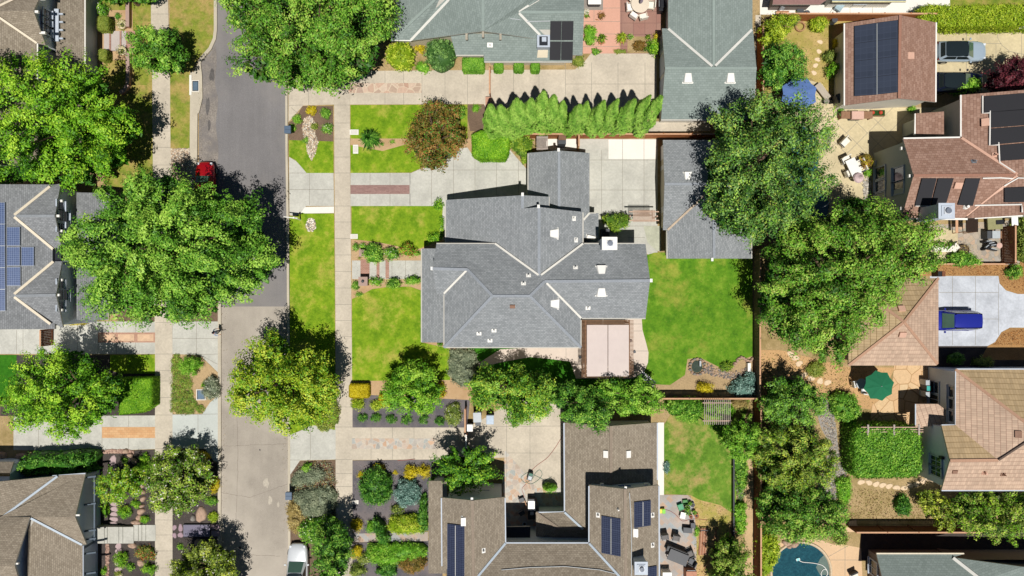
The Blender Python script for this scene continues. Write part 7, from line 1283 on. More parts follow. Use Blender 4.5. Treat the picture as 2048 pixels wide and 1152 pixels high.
# ---- air conditioner, small house-side things of the grey house
b = thing('air_conditioner', 'black air conditioner unit in the dark gap by the chimney', 'air conditioner', tuple(P(1208, 468, .12))); q = P(1208, 468, 0); m_ = MB(); m_.box((q.x, q.y, .5), (.8, .8, .8)); m_.build('casing', dgr, b); m_ = MB(); m_.lathe((q.x, q.y, .9), [(.3, 0), (.3, .04), (.05, .05)], 16); m_.build('fan_grille', blk, b)
boxes('shed_cover', 'small dark shed roof beside the white paving behind the back wing', 'shed', (1122, 288), [('body', dgr, [(0, 0, .8, .7, .7, 1.5)]), ('lid', mat('lid_brown', '#7a5a44', .7), [(0, .25, 1.6, .7, .5, .1)])]); 
c, lx, ly = rectw(1073, 272, 1096, 300, 2.2); t_ = thing('lean_to', 'grey slatted lean-to roof beside the back wing', 'lean-to', (c[0], c[1], 0)); slatset(t_, c, lx, ly, 2.2, 10, 'x', wgrey, .07, .05); b = MB(); [b.box((c[0], c[1] + e * ly, 2.1), (lx, .08, .12)) for e in (-.4, .4)]; b.build('beam', wgrey, t_)
for sx in (-.42, .42): b = MB(); b.box((c[0] + sx * lx, c[1] + .4 * ly, 1.05), (.09, .09, 2.1)); b.build('post', wgrey, t_)
for lab, px in (('small iron patio ornament beside the sun shade', (1261, 681)), ('round black iron ornament on the pink patio', (1268, 703)), ('round iron ornament west of the pergola', (1160, 714))): boxes('garden_ornament', lab, 'ornament', px, [('disc', dgr, [(0, 0, .12, .25, .25, .04)]), ('foot', dgr, [(0, 0, .05, .12, .12, .1)])], 20, mods=[('bevel', .05)])
# ---------------------------------------------------------------- pool garden, north-east
pool = mat('pool_water', '#285560', .06, .32, 9, .2, .7, spec=.7, tint='#1f4450', tscale=2.5, bmp=.25); poolb = mat('pool_water_pale', '#2c5356', .08, .2, 10, .1, spec=.7)
slab('pool_water', smooth([(1555, 270), (1600, 250), (1630, 265), (1640, 300), (1636, 350), (1648, 385), (1660, 405), (1653, 440), (1625, 465), (1570, 450), (1540, 380), (1545, 310)], 3), .128, poolb)
def coping(label, pts, r_, m, z=.16, closed=True): 
    s_ = smooth(pts, 5); b = MB(); w = [P(x, y, z) for x, y in s_]; b.tube(w + [w[0]] if closed else w, r_, 6); return tag(b.build('pool_coping', m), kind='structure')
coping('', [(1555, 270), (1600, 250), (1630, 265), (1640, 300), (1636, 350), (1648, 385), (1660, 405), (1653, 440), (1625, 465), (1570, 450), (1540, 380), (1545, 310)], .12, conc3)
slab('spa_water', circle_px(1654, 282, 8, 18, 16, 0), .134, mat('spa_cover', '#7d7a66', .5, .1))
pc = circle_px(1602, 1144, 57, 57, 40, 0); slab('pool_water', pc, .132, pool); b = MB(); w = [P(x, y, .15) for x, y in circle_px(1602, 1144, 60, 60, 48, 0)]; b.tube(w + [w[0]], .14, 6); tag(b.build('pool_coping', mat('coping_sand', '#cbb79a', .85)), kind='structure')
slab('pool_ledge', [(1640, 1118), (1650, 1108), (1657, 1122), (1659, 1150), (1640, 1150), (1632, 1135)], .136, mat('pool_step', '#5f7068', .3, .1))
hose('white pool cleaner hose looping across the round pool', [(1596, 1119), (1605, 1124), (1625, 1126), (1643, 1130), (1652, 1138), (1655, 1148), (1648, 1156), (1642, 1148), (1647, 1139), (1654, 1140)], plw, .035, .17, name='pool_hose'); hose('white hose in the tree shaded pool', [(1646, 365), (1652, 378), (1660, 392), (1656, 408), (1645, 415)], plw, .04, .2, name='pool_hose')
boxes('pool_cleaner', 'pale blue pool cleaner head in the round pool', 'pool cleaner', (1594, 1117), [('body', mat('cleaner_blue', '#8fd0d4', .4), [(0, 0, .08, .3, .25, .1)]), ('wheel', plw, [(.16, 0, .08, .05, .2, .14), (-.16, 0, .08, .05, .2, .14)])], 20)
def rockm(label, px, rx, ry, h, m, name='boulder', group=None, cat='rock', z0=.08, flat=False):
    n1, n2 = 10, 5; V = []; s1 = rnd.uniform(0, 9)
    for i in range(n2 + 1):
        ph = i / n2 * math.pi / 2
        for k in range(n1):
            th = 6.283 * k / n1; jj = 1 + .16 * math.sin(th * 2 + s1) + .1 * math.sin(th * 3 + s1 * 2) + rnd.uniform(-.06, .06); rr = (math.cos(ph) ** (.35 if flat else .7)) * jj; V.append((rr * rx / 21 * math.cos(th), rr * ry / 21 * math.sin(th), h * math.sin(ph) * (1 + rnd.uniform(-.08, .08) * (not flat))))
    b = MB(); q = P(*px, z0); b.raw([(q.x + x, q.y + y, z0 + z) for x, y, z in V], [(i * n1 + k, i * n1 + (k + 1) % n1, (i + 1) * n1 + (k + 1) % n1, (i + 1) * n1 + k) for i in range(n2) for k in range(n1)] + [tuple(range(n2 * n1, n2 * n1 + n1))])
    return tag(b.build(name, m, smooth=not flat), label, cat, group)
pr_ = np.random.default_rng(4)
def pebbles(name, label, poly, n, s0, s1, cols, z=.12):
    w = np.array([P(x, y, z)[:2] for x, y in poly]); x0, y0 = w.min(0); x1, y1 = w.max(0); q = pr_.uniform((x0, y0), (x1, y1), (n, 2)); q = q[inside(q[:, 0], q[:, 1], w)]; b = MB(); ms = [mat(f'pebble_{c_[1:]}', c_, .85, .1) for c_ in cols]
    for (x, y) in q:
        s = pr_.uniform(s0, s1); a = pr_.uniform(0, 3.14); e = pr_.uniform(.6, 1); pts = []; zz = z + pr_.uniform(-.02, .02)
        for lv, rr in ((0, 1), (.45, .9), (.7, .5)):
            for k in range(6): t = 1.047 * k; u, v = math.cos(t) * s * rr, math.sin(t) * s * e * rr; pts.append((x + u * math.cos(a) - v * math.sin(a), y + u * math.sin(a) + v * math.cos(a), zz + lv * s))
        b.raw(pts, [(k, (k + 1) % 6, 6 + (k + 1) % 6, 6 + k) for k in range(6)] + [(6 + k, 6 + (k + 1) % 6, 12 + (k + 1) % 6, 12 + k) for k in range(6)] + [tuple(range(12, 18))], int(pr_.integers(len(ms))))
    return tag(b.build(name, ms), label, 'pebbles', kind='stuff')
pc_ = ['#c4b098', '#a8967f', '#d4c6ae', '#8f867c', '#b89a7e', '#dcd2c2']
pebbles('pebble_stream', 'pale pebble stream bed running through the verge planter', [(608, 236), (622, 231), (634, 250), (630, 268), (637, 284), (630, 310), (623, 322), (615, 305), (613, 290), (604, 258)], 2600, .04, .09, pc_)
pebbles('pebble_oval', 'oval of pale pebbles on the verge lawn', circle_px(622, 450, 10, 14, 16, .05), 420, .04, .1, ['#e2d8c8', '#cdb79c', '#9c9186', '#7d7a76', '#f0eadc'], .14)
pebbles('pebble_bed', 'beige pebbles on the verge beside the red car', [(342, 297), (380, 297), (381, 345), (343, 345)], 1100, .04, .09, pc_); pebbles('gravel_stones', 'grey stones in the dry gravel stream', [(1636, 805), (1658, 810), (1670, 850), (1674, 900), (1688, 930), (1685, 955), (1668, 990), (1652, 1008), (1640, 980), (1655, 930), (1660, 890), (1645, 850)], 2600, .04, .1, ['#a09a92', '#8a857e', '#b8b0a4', '#77736e', '#a8957e'])
pebbles('pond_stones', 'slate and tan stones of the dry pond stream', [(1415, 728), (1430, 735), (1460, 745), (1478, 740), (1500, 735), (1495, 752), (1455, 758), (1425, 752), (1408, 745)], 520, .05, .15, ['#8a8078', '#6f6a66', '#a58d78', '#b49a80']); pebbles('rubble_stones', 'white and grey stones at the foot of the tall grey wall', [(1725, 355), (1742, 355), (1742, 410), (1728, 405)], 320, .05, .12, ['#c9c2b6', '#a69f94', '#8d867c'])
pebbles('brick_edging', 'reddish stone edging between driveway and boulder garden', [(196, 900), (250, 899), (268, 901), (268, 906), (196, 906)], 260, .07, .13, ['#a98878', '#96786a', '#b89a88']); pebbles('brick_edging', 'reddish stone edging along the stepping stones', [(212, 1088), (218, 1088), (218, 1152), (212, 1152)], 200, .06, .12, ['#a98878', '#96786a', '#b89a88'])
ordn = ['first', 'second', 'third', 'fourth', 'fifth', 'sixth', 'seventh', 'eighth', 'ninth', 'tenth', 'eleventh', 'twelfth', 'thirteenth', 'fourteenth', 'fifteenth', 'sixteenth']
for i, (x, y, rx, ry) in enumerate([(228, 1048, 8, 5), (228, 1038, 8, 5), (228, 1028, 7, 5), (229, 1018, 7, 6), (229, 1008, 7, 5), (230, 935, 5, 5), (226, 921, 8, 9)]): rockm(f"pale mauve stepping stone, {ordn[i]} going north from the entrance steps", (x, y), rx, ry, .07, rockp, 'stepping_stone', cat='stepping stone', flat=True, z0=.11)
for i, (x, y) in enumerate([(237, 1092), (237, 1102), (237, 1114), (236, 1126), (236, 1139), (238, 1150)]): rockm(f"pale mauve stepping stone, {ordn[i]} going south from the entrance steps", (x, y), 7, 5.5, .07, rockp, 'stepping_stone', cat='stepping stone', flat=True, z0=.11)
for lab, x, y, rx, ry in (('tan boulder at the top of the boulder line', 253, 902, 6, 6), ('second boulder in the curve near the round shrub', 262, 910, 6, 5), ('boulder with a dark ring beside the round shrub', 270, 922, 7, 6), ('small boulder under the lime tree', 285, 972, 5, 5), ('boulder below the small one in the line', 287, 983, 5, 6), ('pale round boulder midway down the line', 287, 997, 6, 6), ('boulder above the flat pair', 285, 1011, 5, 4), ('wide boulder of the flat pair', 283, 1022, 8, 7), ('lower boulder of the flat pair', 279, 1034, 7, 6), ('large boulder nearest the entrance steps', 273, 1044, 9, 6), ('boulder left of the red shrub', 266, 1090, 8, 7), ('big pale boulder south of the red shrub', 283, 1125, 9, 7), ('long flat sandstone boulder by the metal bridge', 403, 1028, 10, 19), ('small grey boulder beside the sandstone', 387, 1036, 6, 6), ('sandstone boulder south of the metal bridge', 400, 1085, 13, 7), ('large boulder in the shade behind the brown house', 44, 912, 12, 7), ('boulder in the corner at the west border', 6, 910, 9, 8)): rockm(lab, (x, y), rx, ry, .35, rock if 'grey' not in lab else rock2)
# pond
slab('pond_water', circle_px(1394, 733, 11, 12, 16, .06), .16, mat('pond_water', '#3f4a40', .1, .2, 6, spec=.7)); b = MB(); b.box(P(1400, 727, .35), (.15, .5, .3)); tag(b.build('pond_spout', lgr), 'small white water spout over the round pond', 'spout')
for i in range(16):
    a = 6.283 * i / 16; rockm(f'{ordn[i]} rim rock of the round pond counting anticlockwise from its east side', (1394 + 15 * math.cos(a), 733 + 16 * math.sin(a)), 3.6, 3.2, .28, (rock, rock2)[i % 2], 'pond_rock')
for i in range(14):
    t = i / 13; rockm(f'{ordn[i]} rockery stone from the pond in the row bordering the back lawn', (1455 + 50 * t, 728 - 14 * t + 6 * math.sin(t * 9)), 4.2, 3.4, .3, rock, 'rockery_stone')
for lab, x, y, rx, ry in (('boulder hanging over the round pool edge', 1588, 1088, 8, 7), ('boulder behind the pool edge boulder', 1587, 1077, 6, 5), ('flat boulder west of the pool edge boulder', 1572, 1085, 9, 7), ('low boulder at the west side of the pool', 1577, 1092, 6, 4)): rockm(lab, (x, y), rx, ry, .4, rock)
# flagstone edging of the vine square
for i, (x, y) in enumerate([(1722, 964), (1738, 965), (1752, 968), (1765, 970), (1778, 972), (1793, 975), (1808, 976), (1820, 971), (1833, 968), (1845, 962), (1856, 958), (1868, 959), (1880, 964)]): rockm(f"cream edging flagstone, {ordn[i]} from the west below the vine square", (x, y), 7, 5.5, .08, mat('flag_cream', '#d9c0a0', .9, .08, 5), 'edging_stone', cat='stone', flat=True, z0=.11)
for i, (x, y) in enumerate([(1581, 708), (1591, 716), (1598, 727), (1608, 750), (1622, 757), (1640, 762), (1655, 765)]): rockm(f"cream trail flagstone, {ordn[i]} on the way from the big tree to the umbrella", (x, y), 7, 6, .06, mat('flag_cream', '#d9c0a0'), 'trail_stone', cat='stone', flat=True, z0=.11)
for i, (x, y) in enumerate([(1640, 84), (1638, 103), (1635, 119), (1631, 131), (1628, 146)]): rockm(f"pale square stepping stone, {ordn[i]} from the fence in the dry garden", (x, y), 5.5, 4.5, .06, mat('flag_pale', '#dcc4a4', .9, .06, 5), 'stepping_stone', cat='stepping stone', flat=True, z0=.1)
# metal slat bridge, mauve pavers, entrance steps
c, lx, ly = rectw(367, 1049, 420, 1074, .25); t_ = thing('metal_bridge', 'mauve-grey slatted metal bridge across the verge swale', 'bridge', (c[0], c[1], .12)); mm = mat('metal_mauve', '#7f7a8c', .45, .05, metal=.3); slatset(t_, c, lx, ly, .25, 26, 'x', mm, .075, .04)
for s_ in (-1, 1): b = MB(); b.box((c[0], c[1] + s_ * ly / 2, .26), (lx, .06, .1)); b.build('side_rail', frK, t_)
for i, (x, y, rx, ry) in enumerate([(349, 1055, 4, 6), (361, 1056, 5, 7), (349, 1071, 4, 6), (361, 1070, 5, 6)]): rockm(f"mauve paving stone, {ordn[i]} of four between pavement and metal bridge", (x, y), rx, ry, .05, mat('paver_mauve', '#a08890', .9, .06), 'paving_stone', cat='paving stone', flat=True, z0=.11)
for i, (x0, y0, x1, y1) in enumerate([(422, 1049, 431, 1059), (432, 1049, 440, 1059), (422, 1061, 440, 1073)]): c, lx, ly = rectw(x0, y0, x1, y1, .17); b = MB(); b.box((c[0], c[1], .15), (lx - .03, ly - .03, .07)); tag(b.build('paving_stone', mat('paver_mauve', '#a08890')), f"square mauve paver, {ordn[i]} of three between metal bridge and kerb", 'paving stone')
t_ = thing('entrance_steps', 'pale concrete entrance steps to the boulder garden house', 'steps', tuple(P(258, 1068, 0)))
for x0, x1, z_ in ((291, 311, .16), (283, 291, .24), (276, 283, .33), (267, 276, .42), (245, 267, .5), (237, 245, .58), (214, 237, .66), (208, 214, .74), (160, 208, .82)):
    c, lx, ly = rectw(x0, 1050 if x0 > 260 else 1054, x1, 1082 if x0 > 260 else 1087, z_); b = MB(); b.box((c[0], c[1], z_ / 2), (lx + .02, ly, z_)); b.build('step', conc, t_)
c, lx, ly = rectw(200, 905, 220, 921, .5); 
# north-west brick garden: steps, walls
t_ = thing('brick_steps', 'paved steps edged with brick leading to the brown house', 'steps', tuple(P(236, 80, 0)))
for x0, x1, z_, m in ((263, 270, .17, bk1), (252, 262, .22, brs), (242, 252, .24, mat('paver_lilac', '#b7aca6', .85, .05)), (239.5, 242, .32, brs), (221, 239, .34, mat('paver_lilac', '#b7aca6')), (218, 221, .42, brs), (208, 218, .44, mat('paver_lilac', '#b7aca6'))):
    c, lx, ly = rectw(x0, 62, x1, 101, z_); b = MB(); b.box((c[0], c[1], z_ / 2), (lx + .02, ly, z_)); b.build('step', m, t_)
for lab, pts in (('low brick garden wall north of the brick steps', [(262, -40), (262, 30), (262, 58)]), ('curved low brick garden wall south of the brick steps', [(262, 108), (263, 150), (262, 172), (256, 183), (247, 189)])):
    s_ = [P(x, y, 0) for x, y in pts]; t_ = thing('brick_wall', lab, 'wall', tuple(s_[1])); b = MB(); cb = MB()
    for i in range(len(s_) - 1): b.bar(s_[i] + Vector((0, 0, .3)), s_[i + 1] + Vector((0, 0, .3)), .26, .55); cb.bar(s_[i] + Vector((0, 0, .6)), s_[i + 1] + Vector((0, 0, .6)), .34, .07)
    b.build('wall_body', brs, t_); cb.build('coping', mat('brick_cap', '#a98f84', .85, .12, 14), t_)
t_ = thing('brick_pillar', 'square brick pillar beside the front path', 'pillar', tuple(P(731, 565, 0))); q = P(731, 563, 0); b = MB(); b.box((q.x, q.y, .55), (.75, .75, 1.0)); b.build('shaft', brs, t_); b = MB(); b.box((q.x, q.y, 1.08), (.85, .85, .07)); b.build('cap', mat('brick_cap', '#a98f84'), t_); b = MB(); b.lathe((q.x, q.y, 1.11), [(.12, 0), (.14, .15), (.06, .25)], 10); b.build('lantern', dgr, t_)
t_ = thing('brick_pillar', 'low brick pillar hidden by the dense rose bush', 'pillar', tuple(P(728, 508, 0))); q = P(728, 507, 0); b = MB(); b.box((q.x, q.y, .4), (.5, .6, .7)); b.build('shaft', brs, t_); b = MB(); b.box((q.x, q.y, .78), (.58, .68, .06)); b.build('cap', mat('brick_cap', '#a98f84'), t_)
# ---------------------------------------------------------------- umbrellas and furniture, east
def parasol(label, px, r, h, m, n=8, rot=0, name='garden_umbrella', z0=.12):
    t = thing(name, label, 'umbrella', (0, 0, 0)); b = MB(); top = (0, 0, h + r * .32)
    for k in range(n):
        a0, a1 = 6.2832 * k / n, 6.2832 * (k + 1) / n; p0 = Vector((r * math.cos(a0), r * math.sin(a0), h)); p1 = Vector((r * math.cos(a1), r * math.sin(a1), h)); mm_ = (p0 + p1) / 2 * .93; mm_.z = h + .02; cen = Vector(top); q0 = cen.lerp(p0, .5) + Vector((0, 0, .03)); q1 = cen.lerp(p1, .5) + Vector((0, 0, .03)); qm = cen.lerp(mm_, .5)
        for tri in ((cen, q0, qm), (cen, qm, q1), (q0, p0, mm_, qm), (qm, mm_, p1, q1)): b.face(tri)
    b.build('canopy', m, t); b = MB(); b.tube([(0, 0, 0), (0, 0, h + r * .3)], .03); b.build('pole', wgrey, t); b = MB(); b.lathe((0, 0, h + r * .31), [(.05, 0), (.04, .08), (.01, .12)], 8); b.build('finial', lgr, t); b = MB()
    for k in range(n): a0 = 6.2832 * k / n; b.bar((0, 0, h - .02 + r * .3), (r * .96 * math.cos(a0), r * .96 * math.sin(a0), h - .015), .025, .02)
    b.build('ribs', wgrey, t); b = MB(); b.cyl((0, 0, 0), .28, .08, 16); b.build('base', dgr, t); q = P(*px, 0); t.location = (q.x, q.y, z0); t.rotation_euler = (0, 0, R(rot)); return t
parasol('dark green octagonal umbrella on the flagstone terrace', (1727, 763), 1.42, 2.6, mat('canvas_green', '#1d6a48', .85, .05, 12), rot=12); parasol('large blue umbrella half hidden by the round dark tree', (1575, 204), 1.7, 2.5, mat('canvas_blue', '#5a76ac', .8, .05, 12), rot=20)
seat('garden_chair', 'white chair under the west edge of the green umbrella', (1704, 766), 100, plw, lgr, .55); seat('garden_chair', 'white chair under the south edge of the green umbrella', (1722, 779), 170, plw, lgr, .55); rtable('garden_table', 'round table beneath the green umbrella', (1714, 765), .5, .72, lgr, dgr)
tb = rtable('dining_table', 'white framed outdoor dining table with dark inlay', (1699, 340), 1, .74, plw, lgr, rect=(.95, 1.9), rz=25); b = MB(); b.box((0, 0, .78), (.5, 1.35, .02)); b.build('inlay', dgr, tb); 
for p_ in tb.children: p_.location = (0, 0, 0)
for lab, px, rz, w in (('white cushioned chair at the north end of the white dining table', (1686, 322), 25, .85), ('white chair on the north-east side of the white dining table', (1712, 328), -65, .6), ('second white chair on the east side of the white dining table', (1716, 340), -65, .6), ('white chair on the west side of the white dining table', (1690, 349), 115, .6), ('lone white cushioned armchair on the pool patio', (1684, 287), 45, .9)): seat('patio_chair', lab, px, rz, cush, dgr, w)
t_ = thing('folded_umbrella', 'folded pale pink umbrella at the south end of the dining table', 'umbrella', tuple(P(1706, 360, .12))); q = P(1706, 359, 0); b = MB(); b.lathe((q.x, q.y, .9), [(.42, 0), (.5, .12), (.42, .3), (.2, .5), (.03, .8)], 12); b.build('canopy', mat('canvas_pink', '#d6bdbd', .9, .1, 9), t_); b = MB(); b.tube([(q.x, q.y, 0), (q.x, q.y, 1.7)], .03); b.build('pole', lgr, t_); b = MB(); b.cyl((q.x, q.y, 0), .25, .1, 14); b.build('base', dgr, t_)
boxes('garden_bench', 'long grey bench slab beside the blue umbrella', 'bench', (1640, 186), [('seat', mat('bench_grey', '#b3a798', .8, .05), [(0, 0, .45, 1.7, .62, .1)]), ('leg', lgr, [(.7, 0, .2, .1, .5, .4), (-.7, 0, .2, .1, .5, .4)])], -52); rtable('side_table', 'small round taupe table at the foot of the grey bench', (1647, 206), .26, .5, mat('taupe', '#8a8378', .7), dgr)
boxes('covered_grill', 'pink covered grill between two brown side shelves by the solar garage', 'grill', (1704, 236), [('cart', dgr, [(0, 0, .4, 1.0, .6, .8)]), ('cover', mat('cover_pink', '#cda999', .9, .06, 9), [(0, 0, .85, 1.15, .75, .35)]), ('side_shelf', wtim, [(-1.05, .05, .8, .85, .7, .06), (1.05, .05, .8, .85, .7, .06)]), ('leg', wtim, [(-1.4, 0, .4, .06, .5, .8), (1.4, 0, .4, .06, .5, .8)])], mods=[('bevel', .05)])
t_ = planter('wide flower tray with red ornaments by the garage wall', (1750, 226), .01, .01, pot) if 0 else boxes('flower_tray', 'green planted tray with two red balls by the garage wall', 'planter', (1752, 228), [('tray', wtim, [(0, 0, .12, 1.35, .6, .22)]), ('foliage', LM['dark'], [(0, 0, .25, 1.25, .5, .06)])])
for lab, x in (('red ball ornament at the west end of the planted tray', 1744), ('red ring ornament at the east end of the planted tray', 1760)): b = MB(); q = P(x, 226, .35); b.lathe(q, [(.05, 0), (.17, .08), (.18, .18), (.1, .28), (.02, .3)], 12); tag(b.build('garden_ornament', mat('ornament_red', '#b5452e', .6)), lab, 'ornament')
t_ = thing('fire_ring', 'round brick fire ring in the dry garden', 'fire ring', tuple(P(1598, 55, 0))); 
for k in range(16): a = 6.283 * k / 16; q = P(1598, 55, 0); b = MB(); b.box((q.x + .42 * math.cos(a), q.y + .42 * math.sin(a), .22), (.14, .17, .24), rz=a); b.build('block', mat('ring_tan', '#a8835f', .9, .12), t_)
b = MB(); q = P(1662, 46, 0); b.cyl((q.x, q.y, .1), .27, .7, 18); t_ = tag(b.build('rain_barrel', dgr), 'grey round barrel by the reddish fence', 'barrel')
ddc = mat('metal_pale_blue', '#9fb4bc', .4, .1, 5)
boxes('wheelbarrow', 'pale blue wheelbarrow on the white paving north of the fence', 'wheelbarrow', (1672, 20), [('tray', ddc, [(0, .1, .45, .65, .8, .25)]), ('handle', lgr, [(-.25, -.65, .5, .04, .8, .04), (.25, -.65, .5, .04, .8, .04)]), ('wheel', blk, [(0, .6, .18, .1, .36, .36)]), ('leg', lgr, [(-.22, -.1, .18, .05, .05, .36), (.22, -.1, .18, .05, .05, .36)])], -35)
boxes('workbench', 'pale workbench on the white paving by the blue-eaved house', 'bench', (1711, 14), [('top', lgr, [(0, 0, .75, 1.3, .35, .06)]), ('leg', lgr, [(-.6, 0, .37, .06, .3, .74), (.6, 0, .37, .06, .3, .74)])]); boxes('timber_crate', 'orange timber crate beside the mauve roof', 'crate', (1562, 30), [('base', capl, [(0, 0, .2, 1.2, .35, .08)]), ('side', capl, [(0, .17, .3, 1.2, .04, .25), (0, -.17, .3, 1.2, .04, .25)])])
la = thing('ladder', 'metal ladder leaning on the mauve roof', 'ladder', tuple(P(1568, 14, .12))); b = MB(); a_, e_ = P(1562, 22, .2), P(1576, -6, 2.9); o_ = Vector((.22, .08, 0)); b.bar(a_ - o_, e_ - o_, .04, .07); b.bar(a_ + o_, e_ + o_, .04, .07); b.build('side_rail', lgr, la); b = MB(); [b.bar(a_.lerp(e_, k / 9) - o_, a_.lerp(e_, k / 9) + o_, .04, .04) for k in range(1, 9)]; b.build('rungs', lgr, la)
for lab, px, r_ in (('grey round tub under the mauve roof', (1597, 26), .35), ('smaller grey tub next to the fence', (1611, 29), .25)): b = MB(); q = P(*px, 0); b.lathe((q.x, q.y, .12), [(r_ * .8, 0), (r_, .3), (r_ * .9, .32), (.02, .3)], 16); tag(b.build('tub', dgr), lab, 'tub')
# aggregate patio clutter
boxes('spa_pump', 'white slab cover with a purple disc beside the brown eave', 'cover', (1938, 447), [('slab', plw, [(0, 0, .4, .75, .9, .1)]), ('disc', mat('plum', '#5a4468', .6), [(.12, .0, .47, .28, .4, .03)]), ('leg', lgr, [(-.3, 0, .2, .06, .7, .36), (.3, 0, .2, .06, .7, .36)])]); boxes('canopy_swing', 'beige garden swing with a dark seat and white canopy end', 'swing', (1985, 446), [('seat', mat('canvas_olive', '#8c8a64', .9), [(-.2, 0, .45, 1.4, 1.3, .15)]), ('cushion', blk, [(.25, 0, .56, .8, .4, .1)]), ('canopy', plw, [(.85, .0, 1.6, .6, .9, .06)]), ('frame', white, [(.85, .5, .8, .06, .06, 1.6), (.85, -.5, .8, .06, .06, 1.6)])], 3)
boxes('grill', 'grey barbecue with a white lid on the aggregate patio', 'grill', (1972, 471), [('cabinet', dgr, [(-.35, 0, .45, .45, .7, .9)]), ('hood', lgr, [(.2, 0, .85, .75, .7, .3)]), ('side_shelf', wtim, [(.75, 0, .8, .2, .7, .05)])]); 
for i, (x, y, a) in enumerate([(1967, 485, 5), (1972, 489, 12), (1976, 493, 8), (1966, 495, 40), (1975, 500, -12)]): boxes('weight_rack', f"{ordn[i]} dark and white metal frame from the north in the clutter by the fence", 'rack', (x, y), [('frame', blk, [(0, 0, .35, .9, .08, .5)]), ('plate', lgr, [(.1, .1, .45, .5, .08, .25)])], a)
rtable('round_stool', 'pinkish round stool table at the dark fence', (1988, 492), .27, .6, mat('stool_pink', '#c9a79a', .7), dgr)
boxes('lounge_chair', 'white square chair at the west end of the tan paving', 'chair', (1866, 496), [('seat', cush, [(0, 0, .4, .65, .65, .12)]), ('backrest', plw, [(0, .33, .6, .65, .08, .4)]), ('leg', lgr, [(-.28, 0, .18, .05, .5, .34), (.28, 0, .18, .05, .5, .34)])], 32); boxes('coffee_table', 'white rectangular coffee table between two square chairs', 'table', (1886, 499), [('top', cush, [(0, 0, .4, 1.0, .5, .06)]), ('leg', lgr, [(-.42, 0, .18, .05, .4, .36), (.42, 0, .18, .05, .4, .36)])]); boxes('lounge_chair', 'white square chair beside the round planter', 'chair', (1902, 495), [('seat', cush, [(0, 0, .4, .75, .75, .12)]), ('backrest', blk, [(0, .38, .55, .75, .08, .4)]), ('leg', lgr, [(-.3, 0, .18, .05, .5, .34), (.3, 0, .18, .05, .5, .34)])], 40)
planter('round yellow grass planter on the aggregate patio', (1922, 500), .5, .35, mat('pot_bronze', '#5c4a36', .7), 'tan'); boxes('timber_shed', 'dark timber lean-to with a tan frame below the brown eave', 'shed', (1914, 452), [('roof', mat('timber_dark', '#2e2018', .9), [(0, 0, 2.0, 1.1, 1.5, .08)]), ('frame', capl, [(-.75, 0, 1.0, .25, 1.5, .05), (-.5, .7, .9, .08, .08, 1.9), (.5, .7, .9, .08, .08, 1.9), (.5, -.7, .9, .08, .08, 1.9), (-.5, -.7, .9, .08, .08, 1.9)])])
boxes('bin_enclosure', 'small black and brown bins at the corner of the tiled garage', 'bin', (1868, 548), [('body', blk, [(0, 0, .5, .6, .5, 1.0)]), ('lid', wf2, [(.2, 0, 1.03, .3, .5, .06)])])
for lab, px, m in (('grey utility box on the wall of the tiled house, upper', (1842, 762), lgr), ('teal topped box between the two grey utility boxes', (1844, 773), mat('teal', '#3aa49a', .5)), ('grey utility box on the wall of the tiled house, lower', (1842, 785), lgr)): boxes('utility_box', lab, 'utility box', px, [('body', dgr if 'teal' in lab else m, [(0, 0, .5, .45, .5, 1.0)]), ('lid', m, [(-.08, 0, 1.03, .34, .46, .06)])], mods=[('bevel', .02)])
boxes('patio_chair', 'dark chair in the shade west of the vine square', 'chair', (1693, 900), [('seat', dgr, [(0, 0, .4, .6, .5, .08)]), ('backrest', dgr, [(.28, 0, .65, .06, .5, .5)]), ('leg', dgr, [(-.2, 0, .2, .05, .4, .4), (.2, 0, .2, .05, .4, .4)])], 60); boxes('outdoor_stove', 'dark grill with shiny lid west of the vine square', 'grill', (1694, 880), [('body', blk, [(0, 0, .4, .6, .6, .8)]), ('hood', steel, [(0, 0, .88, .5, .55, .2)])], 15)
t_ = thing('plant_ring', 'coiled wire ring on the gravel path', 'ring', tuple(P(1687, 935, .12))); q = P(1687, 935, .2); b = MB(); [b.tube([(q.x + dx + .22 * math.cos(a * .5), q.y + .22 * math.sin(a * .5), .2) for a in range(13)], .02, 5) for dx in (0, .18)]; b.build('coil', dgr, t_)
c, lx, ly = rectw(1495, 727, 1506, 745, .5); boxes('pump_box', 'white metal pump box in the pond corner', 'pump box', (1494, 733), [('body', plw, [(0, 0, .3, .3, .8, .5)]), ('pipe', dgr, [(.15, -.2, .35, .08, .2, .5)])])
boxes('lounge_chair', 'dark framed lounger at the edge of the pool deck', 'chair', (1704, 1148), [('seat', cush, [(0, 0, .35, .7, .7, .12)]), ('backrest', blk, [(0, .4, .5, .75, .15, .5)]), ('leg', blk, [(-.3, 0, .15, .05, .6, .3), (.3, 0, .15, .05, .6, .3)])], 25)
